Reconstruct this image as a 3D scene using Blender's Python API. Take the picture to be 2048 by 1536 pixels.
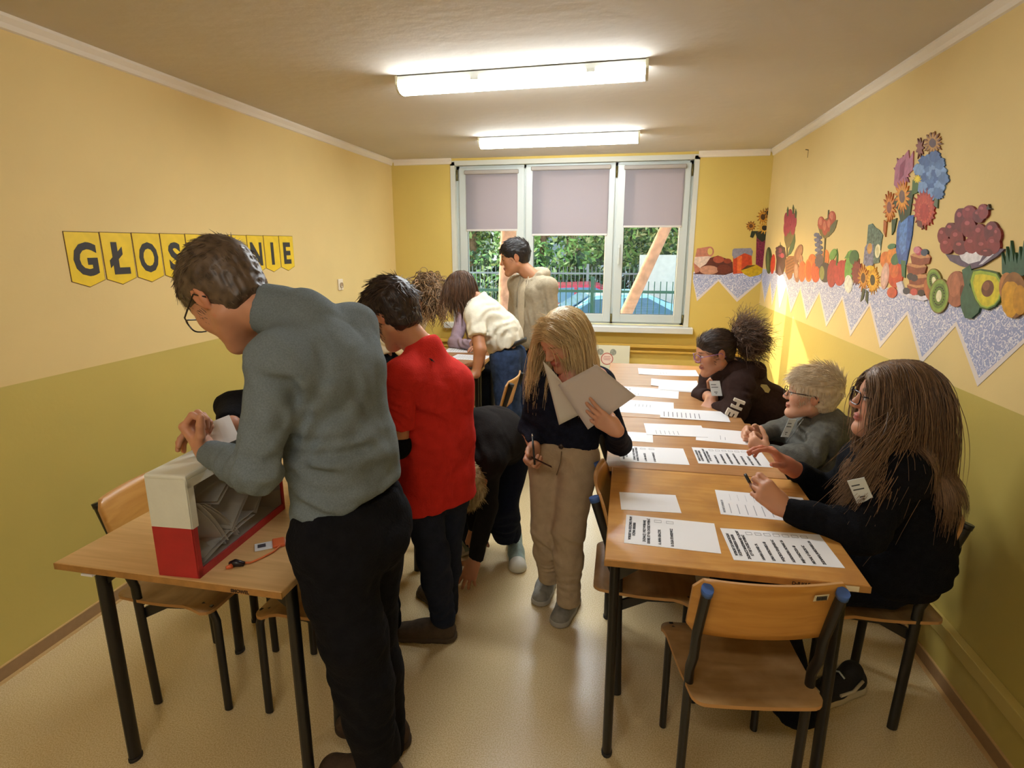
import bpy, bmesh, math, random
import numpy as np
from mathutils import Vector, Matrix, Euler
R=math.radians; PI=math.pi
sc=bpy.context.scene
for o in list(bpy.data.objects): bpy.data.objects.remove(o)
# ---------------------------------------------------------------- camera (2048 x 1536 frame)
F,YAW,PIT,CAMH=1152.3,-.18621,-.23283,1.6
fw=Vector((math.sin(YAW)*math.cos(PIT),math.cos(YAW)*math.cos(PIT),math.sin(PIT)))
rt=fw.cross(Vector((0,0,1))).normalized(); up=rt.cross(fw)
cd=bpy.data.cameras.new('camera'); cam=bpy.data.objects.new('camera',cd); sc.collection.objects.link(cam)
cam.matrix_world=Matrix(((rt.x,up.x,-fw.x,0),(rt.y,up.y,-fw.y,0),(rt.z,up.z,-fw.z,CAMH),(0,0,0,1)))
cd.sensor_width=36; cd.lens=F/2048*36; cd.clip_start=.05; cd.clip_end=300
sc.camera=cam
# ---------------------------------------------------------------- sky, sun, exposure
w=bpy.data.worlds.new('sky'); sc.world=w; w.use_nodes=True
nt=w.node_tree; bg=nt.nodes['Background']; sk=nt.nodes.new('ShaderNodeTexSky')
SUN_AZ=Vector((1.0,-.80,-.42)).normalized()       # direction the sunlight travels
sk.sky_type='NISHITA'; sk.sun_disc=False; sk.sun_elevation=math.asin(-SUN_AZ.z)
sk.sun_rotation=math.atan2(-SUN_AZ.x,-SUN_AZ.y)
sk.air_density=1.4; sk.dust_density=2.5
nt.links.new(sk.outputs[0],bg.inputs[0]); bg.inputs[1].default_value=.48
sl=bpy.data.lights.new('sun','SUN'); sl.energy=2.8; sl.angle=R(.6); sl.color=(1,.86,.66)
so=bpy.data.objects.new('sun',sl); sc.collection.objects.link(so)
so.rotation_euler=SUN_AZ.to_track_quat('-Z','Y').to_euler(); so.location=(-8,14,9)
sc.view_settings.view_transform='Standard'; sc.view_settings.look='None'
sc.view_settings.gamma=1; sc.view_settings.use_curve_mapping=False
sc.view_settings.exposure=1.36
LAMP_STRENGTH=25.0
# ---------------------------------------------------------------- pixel -> place helpers
CAM=Vector((0,0,CAMH))
def ray(x,y): return (x-1024)/F*rt+(768-y)/F*up+fw
def onz(x,y,z): d=ray(x,y); return CAM+d*((z-CAMH)/d.z)
def onx(x,y,X): d=ray(x,y); return CAM+d*(X/d.x)
def ony(x,y,Y): d=ray(x,y); return CAM+d*(Y/d.y)
# ---------------------------------------------------------------- materials
def lin(c):
    if isinstance(c,str):
        c=c.lstrip('#'); c=[int(c[i:i+2],16)/255 for i in (0,2,4)]
    return tuple(x/12.92 if x<=.04045 else ((x+.055)/1.055)**2.4 for x in c[:3])
MC={}
def mat(name,col,rough=.6,metal=0,var=.0,scale=8,bump=0,bscale=60,spec=.5,stretch=None,col2=None,sheen=0,detail=4,sss=0):
    if name in MC: return MC[name]
    m=bpy.data.materials.new(name); m.use_nodes=True; n=m.node_tree.nodes; L=m.node_tree.links
    b=n['Principled BSDF']; c=lin(col)
    b.inputs['Base Color'].default_value=(*c,1); b.inputs['Roughness'].default_value=rough
    b.inputs['Metallic'].default_value=metal; b.inputs['Specular IOR Level'].default_value=spec
    if sheen: b.inputs['Sheen Weight'].default_value=sheen
    if sss:
        b.inputs['Subsurface Weight'].default_value=sss; b.inputs['Subsurface Radius'].default_value=(.012,.005,.003)
    if var or col2 or bump:
        tc=n.new('ShaderNodeTexCoord'); mp=n.new('ShaderNodeMapping'); L.new(tc.outputs['Object'],mp.inputs[0])
        if stretch: mp.inputs['Scale'].default_value=stretch
    if var or col2:
        t=n.new('ShaderNodeTexNoise'); t.inputs['Scale'].default_value=scale; t.inputs['Detail'].default_value=detail
        L.new(mp.outputs[0],t.inputs[0])
        r=n.new('ShaderNodeValToRGB'); r.color_ramp.elements[0].position=.32; r.color_ramp.elements[1].position=.68
        c2=lin(col2) if col2 else tuple(min(1,x*(1+var)) for x in c)
        c1=c if col2 else tuple(x*(1-var) for x in c)
        r.color_ramp.elements[0].color=(*c1,1); r.color_ramp.elements[1].color=(*c2,1)
        L.new(t.outputs[0],r.inputs[0]); L.new(r.outputs[0],b.inputs['Base Color'])
    if bump:
        t2=n.new('ShaderNodeTexNoise'); t2.inputs['Scale'].default_value=bscale; t2.inputs['Detail'].default_value=3
        L.new(mp.outputs[0],t2.inputs[0]); bp=n.new('ShaderNodeBump'); bp.inputs['Strength'].default_value=bump
        bp.inputs['Distance'].default_value=.01; L.new(t2.outputs[0],bp.inputs['Height']); L.new(bp.outputs[0],b.inputs['Normal'])
    MC[name]=m; return m
def wood(name,c1,c2,rough=.35,stretch=(2,30,30),scale=1.6,spec=.5,wear=None):
    if name in MC: return MC[name]
    m=bpy.data.materials.new(name); m.use_nodes=True; n=m.node_tree.nodes; L=m.node_tree.links; b=n['Principled BSDF']
    tc=n.new('ShaderNodeTexCoord'); mp=n.new('ShaderNodeMapping'); mp.inputs['Scale'].default_value=stretch
    L.new(tc.outputs['Object'],mp.inputs[0])
    t=n.new('ShaderNodeTexNoise'); t.inputs['Scale'].default_value=scale; t.inputs['Detail'].default_value=8; t.inputs['Distortion'].default_value=.6
    L.new(mp.outputs[0],t.inputs[0])
    r=n.new('ShaderNodeValToRGB'); e=r.color_ramp.elements; e[0].position=.3; e[0].color=(*lin(c1),1); e[1].position=.7; e[1].color=(*lin(c2),1)
    L.new(t.outputs[0],r.inputs[0]); out=r.outputs[0]
    if wear:
        t3=n.new('ShaderNodeTexNoise'); t3.inputs['Scale'].default_value=7; t3.inputs['Detail'].default_value=6
        L.new(tc.outputs['Object'],t3.inputs[0]); r3=n.new('ShaderNodeValToRGB'); r3.color_ramp.elements[0].position=.45; r3.color_ramp.elements[1].position=.75
        L.new(t3.outputs[0],r3.inputs[0]); mx=n.new('ShaderNodeMixRGB'); mx.inputs[2].default_value=(*lin(wear),1)
        L.new(r3.outputs[0],mx.inputs[0]); L.new(out,mx.inputs[1]); out=mx.outputs[0]
    L.new(out,b.inputs['Base Color']); b.inputs['Roughness'].default_value=rough; b.inputs['Specular IOR Level'].default_value=spec
    bp=n.new('ShaderNodeBump'); bp.inputs['Strength'].default_value=.12; bp.inputs['Distance'].default_value=.004
    L.new(t.outputs[0],bp.inputs['Height']); L.new(bp.outputs[0],b.inputs['Normal'])
    MC[name]=m; return m
def emis(name,col,s):
    m=bpy.data.materials.new(name); m.use_nodes=True; n=m.node_tree.nodes
    b=n['Principled BSDF']; b.inputs['Base Color'].default_value=(.9,.9,.9,1)
    b.inputs['Emission Color'].default_value=(*lin(col),1); b.inputs['Emission Strength'].default_value=s
    return m
# ---------------------------------------------------------------- object helpers
COL=sc.collection
def link(o,parent=None):
    COL.objects.link(o)
    if parent is not None: o.parent=parent
    return o
def meta(o,label=None,cat=None,group=None,kind=None):
    if label: o['label']=label
    if cat: o['category']=cat
    if group: o['group']=group
    if kind: o['kind']=kind
    return o
def root(name,label,cat,loc=(0,0,0),rz=0,group=None):
    o=bpy.data.objects.new(name,None); o.empty_display_size=.05; COL.objects.link(o)
    o.location=loc; o.rotation_euler=(0,0,rz); return meta(o,label,cat,group)
class B:
    """collects shapes into one bmesh"""
    def __init__(s): s.bm=bmesh.new(); s.mi=0
    def _new(s,vs,fs):
        v=[s.bm.verts.new(p) for p in vs]
        for f in fs:
            try: fc=s.bm.faces.new([v[i] for i in f]); fc.material_index=s.mi
            except ValueError: pass
        return v
    def box(s,lo,hi,bev=0,rot=None,seg=2):
        x0,y0,z0=lo; x1,y1,z1=hi
        vs=[Vector(p) for p in ((x0,y0,z0),(x1,y0,z0),(x1,y1,z0),(x0,y1,z0),(x0,y0,z1),(x1,y0,z1),(x1,y1,z1),(x0,y1,z1))]
        if rot is not None: vs=[rot@p for p in vs]
        v=s._new(vs,[(0,3,2,1),(4,5,6,7),(0,1,5,4),(1,2,6,5),(2,3,7,6),(3,0,4,7)])
        if bev:
            es=list({e for q in v for e in q.link_edges})
            bmesh.ops.bevel(s.bm,geom=es,offset=bev,segments=seg,affect='EDGES',profile=.5,material=-1)
        return s
    def tube(s,pts,r,n=10,sx=1,cap=True,up=None):
        """swept tube; r number or list; sx flattens across"""
        pts=[Vector(p) for p in pts]; rs=r if hasattr(r,'__len__') else [r]*len(pts)
        rings=[]; pu=None
        for i,p in enumerate(pts):
            d=(pts[min(i+1,len(pts)-1)]-pts[max(i-1,0)]).normalized()
            if up is not None: u=Vector(up)
            else: u=pu if pu is not None else (Vector((0,0,1)) if abs(d.z)<.9 else Vector((0,1,0)))
            a=d.cross(u); 
            if a.length<1e-5: a=d.cross(Vector((1,0,0)))
            a.normalize(); b=a.cross(d).normalized()
            if up is None: pu=b
            rings.append([s.bm.verts.new(p+(a*math.cos(t)*sx+b*math.sin(t))*rs[i]) for t in [2*PI*k/n for k in range(n)]])
        for i in range(len(rings)-1):
            for k in range(n):
                f=s.bm.faces.new((rings[i][k],rings[i][(k+1)%n],rings[i+1][(k+1)%n],rings[i+1][k])); f.material_index=s.mi; f.smooth=True
        if cap:
            f=s.bm.faces.new(rings[0][::-1]); f.material_index=s.mi
            f=s.bm.faces.new(rings[-1]); f.material_index=s.mi
        return s
    def lathe(s,prof,c=(0,0,0),n=24,rot=None):
        rings=[]
        for r,z in prof:
            ring=[]
            for k in range(n):
                p=Vector((r*math.cos(2*PI*k/n),r*math.sin(2*PI*k/n),z))
                if rot is not None: p=rot@p
                ring.append(s.bm.verts.new(p+Vector(c)))
            rings.append(ring)
        for i in range(len(rings)-1):
            for k in range(n):
                f=s.bm.faces.new((rings[i][k],rings[i][(k+1)%n],rings[i+1][(k+1)%n],rings[i+1][k])); f.material_index=s.mi; f.smooth=True
        for rg,fl in ((rings[0],1),(rings[-1],0)):
            try: f=s.bm.faces.new(rg[::-1] if fl else rg); f.material_index=s.mi
            except ValueError: pass
        return s
    def prism(s,pts,th,nrm):
        """polygon extruded by th along nrm"""
        nrm=Vector(nrm)*th; a=[s.bm.verts.new(Vector(p)) for p in pts]; b=[s.bm.verts.new(Vector(p)+nrm) for p in pts]
        n=len(pts)
        for ring in (a[::-1],b):
            f=s.bm.faces.new(ring); f.material_index=s.mi
        for i in range(n):
            f=s.bm.faces.new((a[i],a[(i+1)%n],b[(i+1)%n],b[i])); f.material_index=s.mi
        return s
    def obj(s,name,mats,parent=None,smooth=False,angle=35,fixn=True):
        if fixn: bmesh.ops.recalc_face_normals(s.bm,faces=s.bm.faces)
        me=bpy.data.meshes.new(name); s.bm.to_mesh(me); s.bm.free()
        for m in (mats if isinstance(mats,(list,tuple)) else [mats]): me.materials.append(m)
        if smooth: me.shade_smooth(); me.set_sharp_from_angle(angle=R(angle))
        return link(bpy.data.objects.new(name,me),parent)
def text_mesh(s,size,loc_m,extr=.0004,offset=0,align='LEFT',spacing=1):
    """text turned into bmesh-ready verts/faces, transformed by the 4x4 loc_m"""
    c=bpy.data.curves.new('t','FONT'); c.body=s; c.size=size; c.extrude=extr; c.offset=offset; c.align_x=align; c.space_character=spacing
    c.resolution_u=3
    o=bpy.data.objects.new('t',c); COL.objects.link(o)
    dg=bpy.context.evaluated_depsgraph_get(); me=bpy.data.meshes.new_from_object(o.evaluated_get(dg))
    vs=[loc_m@v.co for v in me.vertices]; fs=[tuple(p.vertices) for p in me.polygons]
    bpy.data.objects.remove(o); bpy.data.curves.remove(c); bpy.data.meshes.remove(me)
    return vs,fs
def frame_m(o,x,y):
    x=Vector(x).normalized(); y=Vector(y).normalized(); z=x.cross(y)
    return Matrix(((x.x,y.x,z.x,o[0]),(x.y,y.y,z.y,o[1]),(x.z,y.z,z.z,o[2]),(0,0,0,1)))
def copy_tree(o,parent=None):
    c=o.copy(); COL.objects.link(c)
    if parent is not None: c.parent=parent
    for ch in [k for k in o.children]: copy_tree(ch,c)
    return c
# ================================================================ the room
XL,XR,YB,YF,ZC=-2.245,1.235,5.6,-1.6,2.42
def wallmat(name,upper,lower,zsplit=1.095):
    m=bpy.data.materials.new(name); m.use_nodes=True; n=m.node_tree.nodes; L=m.node_tree.links; b=n['Principled BSDF']
    tc=n.new('ShaderNodeTexCoord'); sp=n.new('ShaderNodeSeparateXYZ'); L.new(tc.outputs['Object'],sp.inputs[0])
    gt=n.new('ShaderNodeMath'); gt.operation='GREATER_THAN'; gt.inputs[1].default_value=zsplit; L.new(sp.outputs[2],gt.inputs[0])
    mx=n.new('ShaderNodeMixRGB'); mx.inputs[1].default_value=(*lin(lower),1); mx.inputs[2].default_value=(*lin(upper),1); L.new(gt.outputs[0],mx.inputs[0])
    t=n.new('ShaderNodeTexNoise'); t.inputs['Scale'].default_value=3; t.inputs['Detail'].default_value=5; L.new(tc.outputs['Object'],t.inputs[0])
    m2=n.new('ShaderNodeMixRGB'); m2.blend_type='MULTIPLY'; m2.inputs[0].default_value=.10; L.new(mx.outputs[0],m2.inputs[1]); L.new(t.outputs[0],m2.inputs[2])
    L.new(m2.outputs[0],b.inputs['Base Color'])
    rg=n.new('ShaderNodeMath'); rg.operation='MULTIPLY_ADD'; rg.inputs[1].default_value=.35; rg.inputs[2].default_value=.42; L.new(gt.outputs[0],rg.inputs[0]); L.new(rg.outputs[0],b.inputs['Roughness'])
    t2=n.new('ShaderNodeTexNoise'); t2.inputs['Scale'].default_value=55; t2.inputs['Detail'].default_value=4; L.new(tc.outputs['Object'],t2.inputs[0])
    bp=n.new('ShaderNodeBump'); bp.inputs['Strength'].default_value=.12; bp.inputs['Distance'].default_value=.004; L.new(t2.outputs[0],bp.inputs['Height']); L.new(bp.outputs[0],b.inputs['Normal'])
    return m
M_side=wallmat('side wall paint','#e6cb8a','#c9b45f')
M_back=wallmat('back wall paint','#dabf66','#dabf66')
M_ceil=mat('ceiling paint','#cec6b9',rough=.9,var=.03,scale=1.5,bump=.25,bscale=14)
M_mould=mat('cornice paint','#e6dccb',rough=.7)
M_white=mat('white pvc','#c3c9c3',rough=.3)
M_sill=mat('sill white','#d6d7d3',rough=.25)
# floor: speckled beige vinyl
def floor_mat():
    m=bpy.data.materials.new('speckled vinyl'); m.use_nodes=True; n=m.node_tree.nodes; L=m.node_tree.links; b=n['Principled BSDF']
    tc=n.new('ShaderNodeTexCoord')
    t=n.new('ShaderNodeTexNoise'); t.inputs['Scale'].default_value=230; t.inputs['Detail'].default_value=3; L.new(tc.outputs['Object'],t.inputs[0])
    r=n.new('ShaderNodeValToRGB'); e=r.color_ramp.elements; e[0].position=.36; e[0].color=(*lin('#d6b984'),1); e[1].position=.62; e[1].color=(*lin('#f4dfb0'),1)
    L.new(t.outputs[0],r.inputs[0])
    t1=n.new('ShaderNodeTexNoise'); t1.inputs['Scale'].default_value=2; L.new(tc.outputs['Object'],t1.inputs[0])
    mx=n.new('ShaderNodeMixRGB'); mx.blend_type='MULTIPLY'; mx.inputs[0].default_value=.2; L.new(r.outputs[0],mx.inputs[1]); L.new(t1.outputs[0],mx.inputs[2])
    L.new(mx.outputs[0],b.inputs['Base Color']); b.inputs['Roughness'].default_value=.26; b.inputs['Specular IOR Level'].default_value=.7
    bp=n.new('ShaderNodeBump'); bp.inputs['Strength'].default_value=.02; L.new(t1.outputs[0],bp.inputs['Height']); L.new(bp.outputs[0],b.inputs['Normal'])
    return m
b=B(); b.box((XL-.2,YF-.2,-.12),(XR+.2,YB+.25,0)); meta(b.obj('floor',floor_mat()),kind='structure')
b=B(); b.box((XL-.2,YF-.2,ZC),(XR+.2,YB+.25,ZC+.12)); meta(b.obj('ceiling',M_ceil),kind='structure')
b=B(); b.box((XL-.2,YF-.2,-.05),(XL,YB+.25,ZC+.05)); meta(b.obj('wall_left',M_side),kind='structure')
b=B(); b.box((XR,YF-.2,-.05),(XR+.2,YB+.25,ZC+.05)); meta(b.obj('wall_right',M_side),kind='structure')
b=B(); b.box((XL,YF-.2,-.05),(XR,YF,ZC+.05)); meta(b.obj('wall_rear',mat('rear wall white','#e6e0d0',rough=.7)),kind='structure')
WX0,WX1,WZ0,WZ1=-1.64,.615,.87,2.385
b=B(); b.box((XL,YB,-.05),(WX0,YB+.22,ZC+.05)); b.box((WX1,YB,-.05),(XR,YB+.22,ZC+.05))
b.box((WX0,YB,-.05),(WX1,YB+.22,WZ0)); b.box((WX0,YB,WZ1),(WX1,YB+.22,ZC+.05))
meta(b.obj('wall_back',M_back),kind='structure')
# cornice
def cornice(name,p0,p1,inw):
    b=B(); p0=Vector(p0); p1=Vector(p1); inw=Vector(inw)
    pr=[(0,0),(.028,0),(.028,-.012),(.014,-.03),(.010,-.048),(0,-.052)]
    a=[b.bm.verts.new(p0+inw*u+Vector((0,0,v))) for u,v in pr]; c=[b.bm.verts.new(p1+inw*u+Vector((0,0,v))) for u,v in pr]
    n=len(pr)
    for i in range(n): b.bm.faces.new((a[i],a[(i+1)%n],c[(i+1)%n],c[i]))
    b.bm.faces.new(a); b.bm.faces.new(c[::-1])
    meta(b.obj(name,M_mould),kind='structure')
cornice('trim_1',(XL,YF,ZC),(XL,YB,ZC),(1,0,0)); cornice('trim_2',(XR,YF,ZC),(XR,YB,ZC),(-1,0,0))
cornice('trim_3',(XL+.03,YB,ZC),(WX0,YB,ZC),(0,-1,0)); cornice('trim_4',(WX1,YB,ZC),(XR-.03,YB,ZC),(0,-1,0))
# coved vinyl skirting
M_skirt=mat('skirting vinyl','#9c7b55',rough=.45,var=.06,scale=40)
M_lip=mat('skirting lip','#d2ae74',rough=.4)
for nm,x,s in (('baseboard_left',XL,1),('baseboard_right',XR,-1)):
    b=B(); b.box(*[tuple(sorted((x,x+s*.004))[k] if i==0 else v for i,v in enumerate(t)) for k,t in ((0,(0,YF,0)),(1,(0,YB,.056)))])
    b.mi=1; q=sorted((x,x+s*.007)); b.box((q[0],YF,.056),(q[1],YB,.061))
    q=sorted((x+s*.004,x+s*.02)); b.box((q[0],YF,0),(q[1],YB,.004))
    meta(b.obj(nm,[M_skirt,M_lip]),kind='structure')
b=B(); b.box((XL+.02,YB-.004,0),(XR-.02,YB,.056)); meta(b.obj('baseboard_back',M_skirt),kind='structure')
# painted pipe boxing low on the right wall, ledge on back wall
M_pipe=mat('painted trunking','#cbb566',rough=.4)
b=B(); b.box((XR-.035,YF,.21),(XR,YB,.262),bev=.004); meta(b.obj('trim_5',M_pipe),kind='structure')
b=B(); b.box((XL+.01,YB-.05,.67),(WX0-.03,YB,.70),bev=.003); b.box((WX0-.03,YB-.05,.67),(XR-.01,YB,.70),bev=.003)
meta(b.obj('trim_6',mat('ledge paint','#d3ab4c',rough=.5)),kind='structure')
b=B(); b.box((XL+.01,YB-.035,.62),(XR-.01,YB,.64),bev=.003); meta(b.obj('trim_7',MC['ledge paint']),kind='structure')
# ---- window
win=bpy.data.objects.new('window_1',None); COL.objects.link(win); win['kind']='structure'; win.location=(0,0,0)
b=B() # white plaster reveals and sill
b.box((WX0-.012,YB-.006,WZ0),(WX0+.03,YB+.10,WZ1)); b.box((WX1-.03,YB-.006,WZ0),(WX1+.012,YB+.10,WZ1)); b.box((WX0-.012,YB-.006,WZ1-.03),(WX1+.012,YB+.10,WZ1+.012))
b.obj('reveal',mat('reveal white','#cfcfc2',rough=.6),win)
b=B(); b.box((-1.735,YB-.09,.815),(.665,YB+.10,.872),bev=.006); b.obj('window_sill',M_sill,win)
FY0,FY1=YB+.055,YB+.115
x0,x1,z0,z1=-1.61,.585,.88,2.355
b=B(); t=.035
for lo,hi in (((x0,z0),(x1,z0+t)),((x0,z1-t),(x1,z1)),((x0,z0),(x0+t,z1)),((x1-t,z0),(x1,z1)),((-.95,z0),(-.925,z1)),((-.105,z0),(-.075,z1))):
    b.box((lo[0],FY0,lo[1]),(hi[0],FY1,hi[1]),bev=.003)
b.obj('window_frame',M_white,win)
M_gl=bpy.data.materials.new('window glass'); M_gl.use_nodes=True; n=M_gl.node_tree.nodes; L=M_gl.node_tree.links
for k in list(n): n.remove(k)
o_=n.new('ShaderNodeOutputMaterial'); mx=n.new('ShaderNodeMixShader'); tr=n.new('ShaderNodeBsdfTransparent'); gs=n.new('ShaderNodeBsdfGlossy'); gs.inputs['Roughness'].default_value=.02
tr.inputs[0].default_value=(.96,.98,.97,1); fr=n.new('ShaderNodeFresnel'); gm=n.new('ShaderNodeNewGeometry'); ir=n.new('ShaderNodeMath'); ir.operation='MULTIPLY_ADD'; ir.inputs[1].default_value=1/1.45-1.45; ir.inputs[2].default_value=1.45; L.new(gm.outputs['Backfacing'],ir.inputs[0]); L.new(ir.outputs[0],fr.inputs[0])
L.new(fr.outputs[0],mx.inputs[0]); L.new(tr.outputs[0],mx.inputs[1]); L.new(gs.outputs[0],mx.inputs[2]); L.new(mx.outputs[0],o_.inputs[0])
M_gask=mat('gasket','#3c3d3b',rough=.5)
for (a,c) in ((-1.58,-.945),(-.93,-.10),(-.08,.565)):
    g=.075; b=B(); Y0,Y1=YB+.035,YB+.10
    for lo,hi in (((a+g-.001,.90),(c-g+.001,.90+g)),((a+g-.001,2.335-g+.02),(c-g+.001,2.335)),((a,.90),(a+g,2.335)),((c-g,.90),(c,2.335))):
        b.box((lo[0],Y0,lo[1]),(hi[0],Y1,hi[1]),bev=.004)
    sa=b.obj('sash',M_white,win)
    b=B(); b.box((a+g-.004,YB+.06,.90+g-.004),(c-g+.004,YB+.066,2.335-g+.024)); b.obj('pane',M_gl,sa)
    b=B()
    for lo,hi in (((a+g,.90+g),(c-g,.90+g+.004)),((a+g,.90+g),(a+g+.004,2.28)),((c-g-.004,.90+g),(c-g,2.28))): b.box((lo[0],YB+.045,lo[1]),(hi[0],YB+.059,hi[1]))
    b.obj('gasket',M_gask,sa)
b=B() # handle and hinges
b.box((-.055,YB+.012,1.56),(-.03,YB+.035,1.63),bev=.004); b.box((-.052,YB-.012,1.44),(-.034,YB+.006,1.60),bev=.006); b.box((-.05,YB-.01,1.585),(-.036,YB+.03,1.60))
b.obj('window_handle',M_white,win)
M_hng=mat('hinge metal','#6d6238',rough=.35,metal=.7)
for hx in (-1.597,-.09,.575):
    b=B(); b.tube([(hx,YB+.03,2.22),(hx,YB+.03,2.32)],.009,8); b.tube([(hx,YB+.03,.90),(hx,YB+.03,.98)],.009,8); b.obj('hinge',M_hng,win)
# roller blinds
def blind(x0,x1,zt,zb,label,patch=None):
    r=root('roller_blind',label,'blind',((x0+x1)/2,YB+.02,zb),group='roller blinds on the three sashes')
    cx=(x0+x1)/2
    b=B(); b.box((x0-.012-cx,-.012,zt-zb-.01),(x1+.012-cx,.018,zt-zb+.028),bev=.008); b.obj('cassette',mat('blind cassette','#a39a90',rough=.5),r)
    b=B(); N=12
    for i in range(N):
        xa=x0+(x1-x0)*i/N-cx; xb=x0+(x1-x0)*(i+1)/N-cx
        b.box((xa,.008,0),(xb,.0095,zt-zb))
    b.obj('blind_fabric',M_bl,r)
    b=B(); b.box((x0-cx,.003,-.012),(x1-cx,.015,.006),bev=.003); b.obj('bottom_bar',mat('blind bar','#cfc8c0',rough=.5),r)
M_bl=bpy.data.materials.new('blind fabric'); M_bl.use_nodes=True; n=M_bl.node_tree.nodes; L=M_bl.node_tree.links; bb=n['Principled BSDF']
bb.inputs['Base Color'].default_value=(*lin('#aaa3a6'),1); bb.inputs['Roughness'].default_value=.9
tl=n.new('ShaderNodeBsdfTranslucent'); tl.inputs[0].default_value=(*lin('#b4adb5'),1); mx=n.new('ShaderNodeMixShader'); mx.inputs[0].default_value=.42
L.new(bb.outputs[0],mx.inputs[1]); L.new(tl.outputs[0],mx.inputs[2]); L.new(mx.outputs[0],n['Material Output'].inputs[0])
tc=n.new('ShaderNodeTexCoord'); wv=n.new('ShaderNodeTexNoise'); wv.inputs['Scale'].default_value=260; L.new(tc.outputs['Object'],wv.inputs[0])
bp=n.new('ShaderNodeBump'); bp.inputs['Strength'].default_value=.3; L.new(wv.outputs[0],bp.inputs['Height']); L.new(bp.outputs[0],bb.inputs['Normal'])
blind(-1.51,-1.008,2.285,1.765,'pale pink roller blind half lowered over the left window sash')
blind(-.865,-.155,2.305,1.72,'wide pale lilac roller blind half lowered over the middle window sash')
blind(-.012,.51,2.295,1.79,'pinkish sunlit roller blind half lowered over the right window sash')
# ---- ceiling lamps
M_lamp=emis('lit diffuser','#f4fbff',LAMP_STRENGTH); M_lampfill=emis('added fill diffuser','#fdf6ea',LAMP_STRENGTH*.55)
M_cap=mat('lamp end cap','#c9c4a8',rough=.4); M_base=mat('lamp base white','#cfd2ce',rough=.5)
def lamp(cx,cy,rz,label,ln=1.21,ml=None):
    r=root('ceiling_lamp',label,'ceiling lamp',(cx,cy,ZC),rz,'fluorescent lamps on the ceiling')
    h=ln/2; b=B(); b.box((-h+.01,-.058,-.032),(h-.01,.058,-.006),bev=.002); b.box((-h+.06,-.03,-.006),(h-.06,.03,0)); b.obj('lamp_base',M_base,r)
    b=B(); pr=[(-.060,-.032),(-.061,-.045),(-.054,-.060),(-.038,-.072),(-.013,-.077),(.013,-.077),(.038,-.072),(.054,-.060),(.061,-.045),(.060,-.032)]
    def sweep(b,x0,x1,k=1):
        a=[b.bm.verts.new((x0,u*k,-.032+(v+.032)*k)) for u,v in pr]; c=[b.bm.verts.new((x1,u*k,-.032+(v+.032)*k)) for u,v in pr]; n=len(pr)
        for i in range(n): f=b.bm.faces.new((a[i],a[(i+1)%n],c[(i+1)%n],c[i]))
        b.bm.faces.new(a); b.bm.faces.new(c[::-1])
    sweep(b,-h+.012,h-.012); b.obj('diffuser',ml or M_lamp,r,smooth=True)
    for s in (-1,1):
        b=B(); sweep(b,s*h,s*(h-.012),1.05); b.box((min(s*h,s*(h-.012)),-.062,-.034),(max(s*h,s*(h-.012)),.062,-.004)); b.obj('end_cap',M_cap,r)
    for x in (-.2,.35):
        b=B(); b.box((x-.02,-.066,-.045),(x+.02,-.058,-.028)); b.obj('clip',M_base,r)
lamp(-.528,2.965,R(-2.4),'lit fluorescent ceiling lamp nearer the camera, larger in view')
lamp(-.522,4.62,R(-1.6),'lit fluorescent ceiling lamp farther away near the window')
lamp(-.53,-.42,0,'added unseen fill lamp on the ceiling behind the viewer',ml=M_lampfill)  # added fill lamp, out of view, brightens sides of people facing the viewer
# ---- wall switch
r=root('wall_socket','small white wall socket on the left wall above the painted line','socket',(XL,4.386,1.302))
b=B(); b.box((0,-.04,-.04),(.012,.04,.05),bev=.006); b.obj('cover_plate',mat('socket plastic','#eadcc2',rough=.4),r)
b=B(); b.lathe([(.022,.012),(.024,.02),(.018,.02),(.016,.013)],n=20,rot=Matrix.Rotation(PI/2,3,'Y')@Matrix.Identity(3)); b.obj('socket_ring',mat('socket shade','#b49a78',rough=.5),r)
b=B(); b.box((.012,-.006,-.036),(.02,.006,-.008),bev=.002); b.obj('rocker',MC['socket plastic'],r)
# small nail on right wall
b=B(); p=onx(1617,300,XR); b.tube([p,(p.x-.02,p.y,p.z+.004)],.003,6); b.tube([p,p+Vector((0,0,-.05))],.0025,6); meta(b.obj('wall_hook',mat('old metal','#6a5a40',rough=.5,metal=.5)),'thin dark metal hook high on the right wall near the window','hook')
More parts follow.
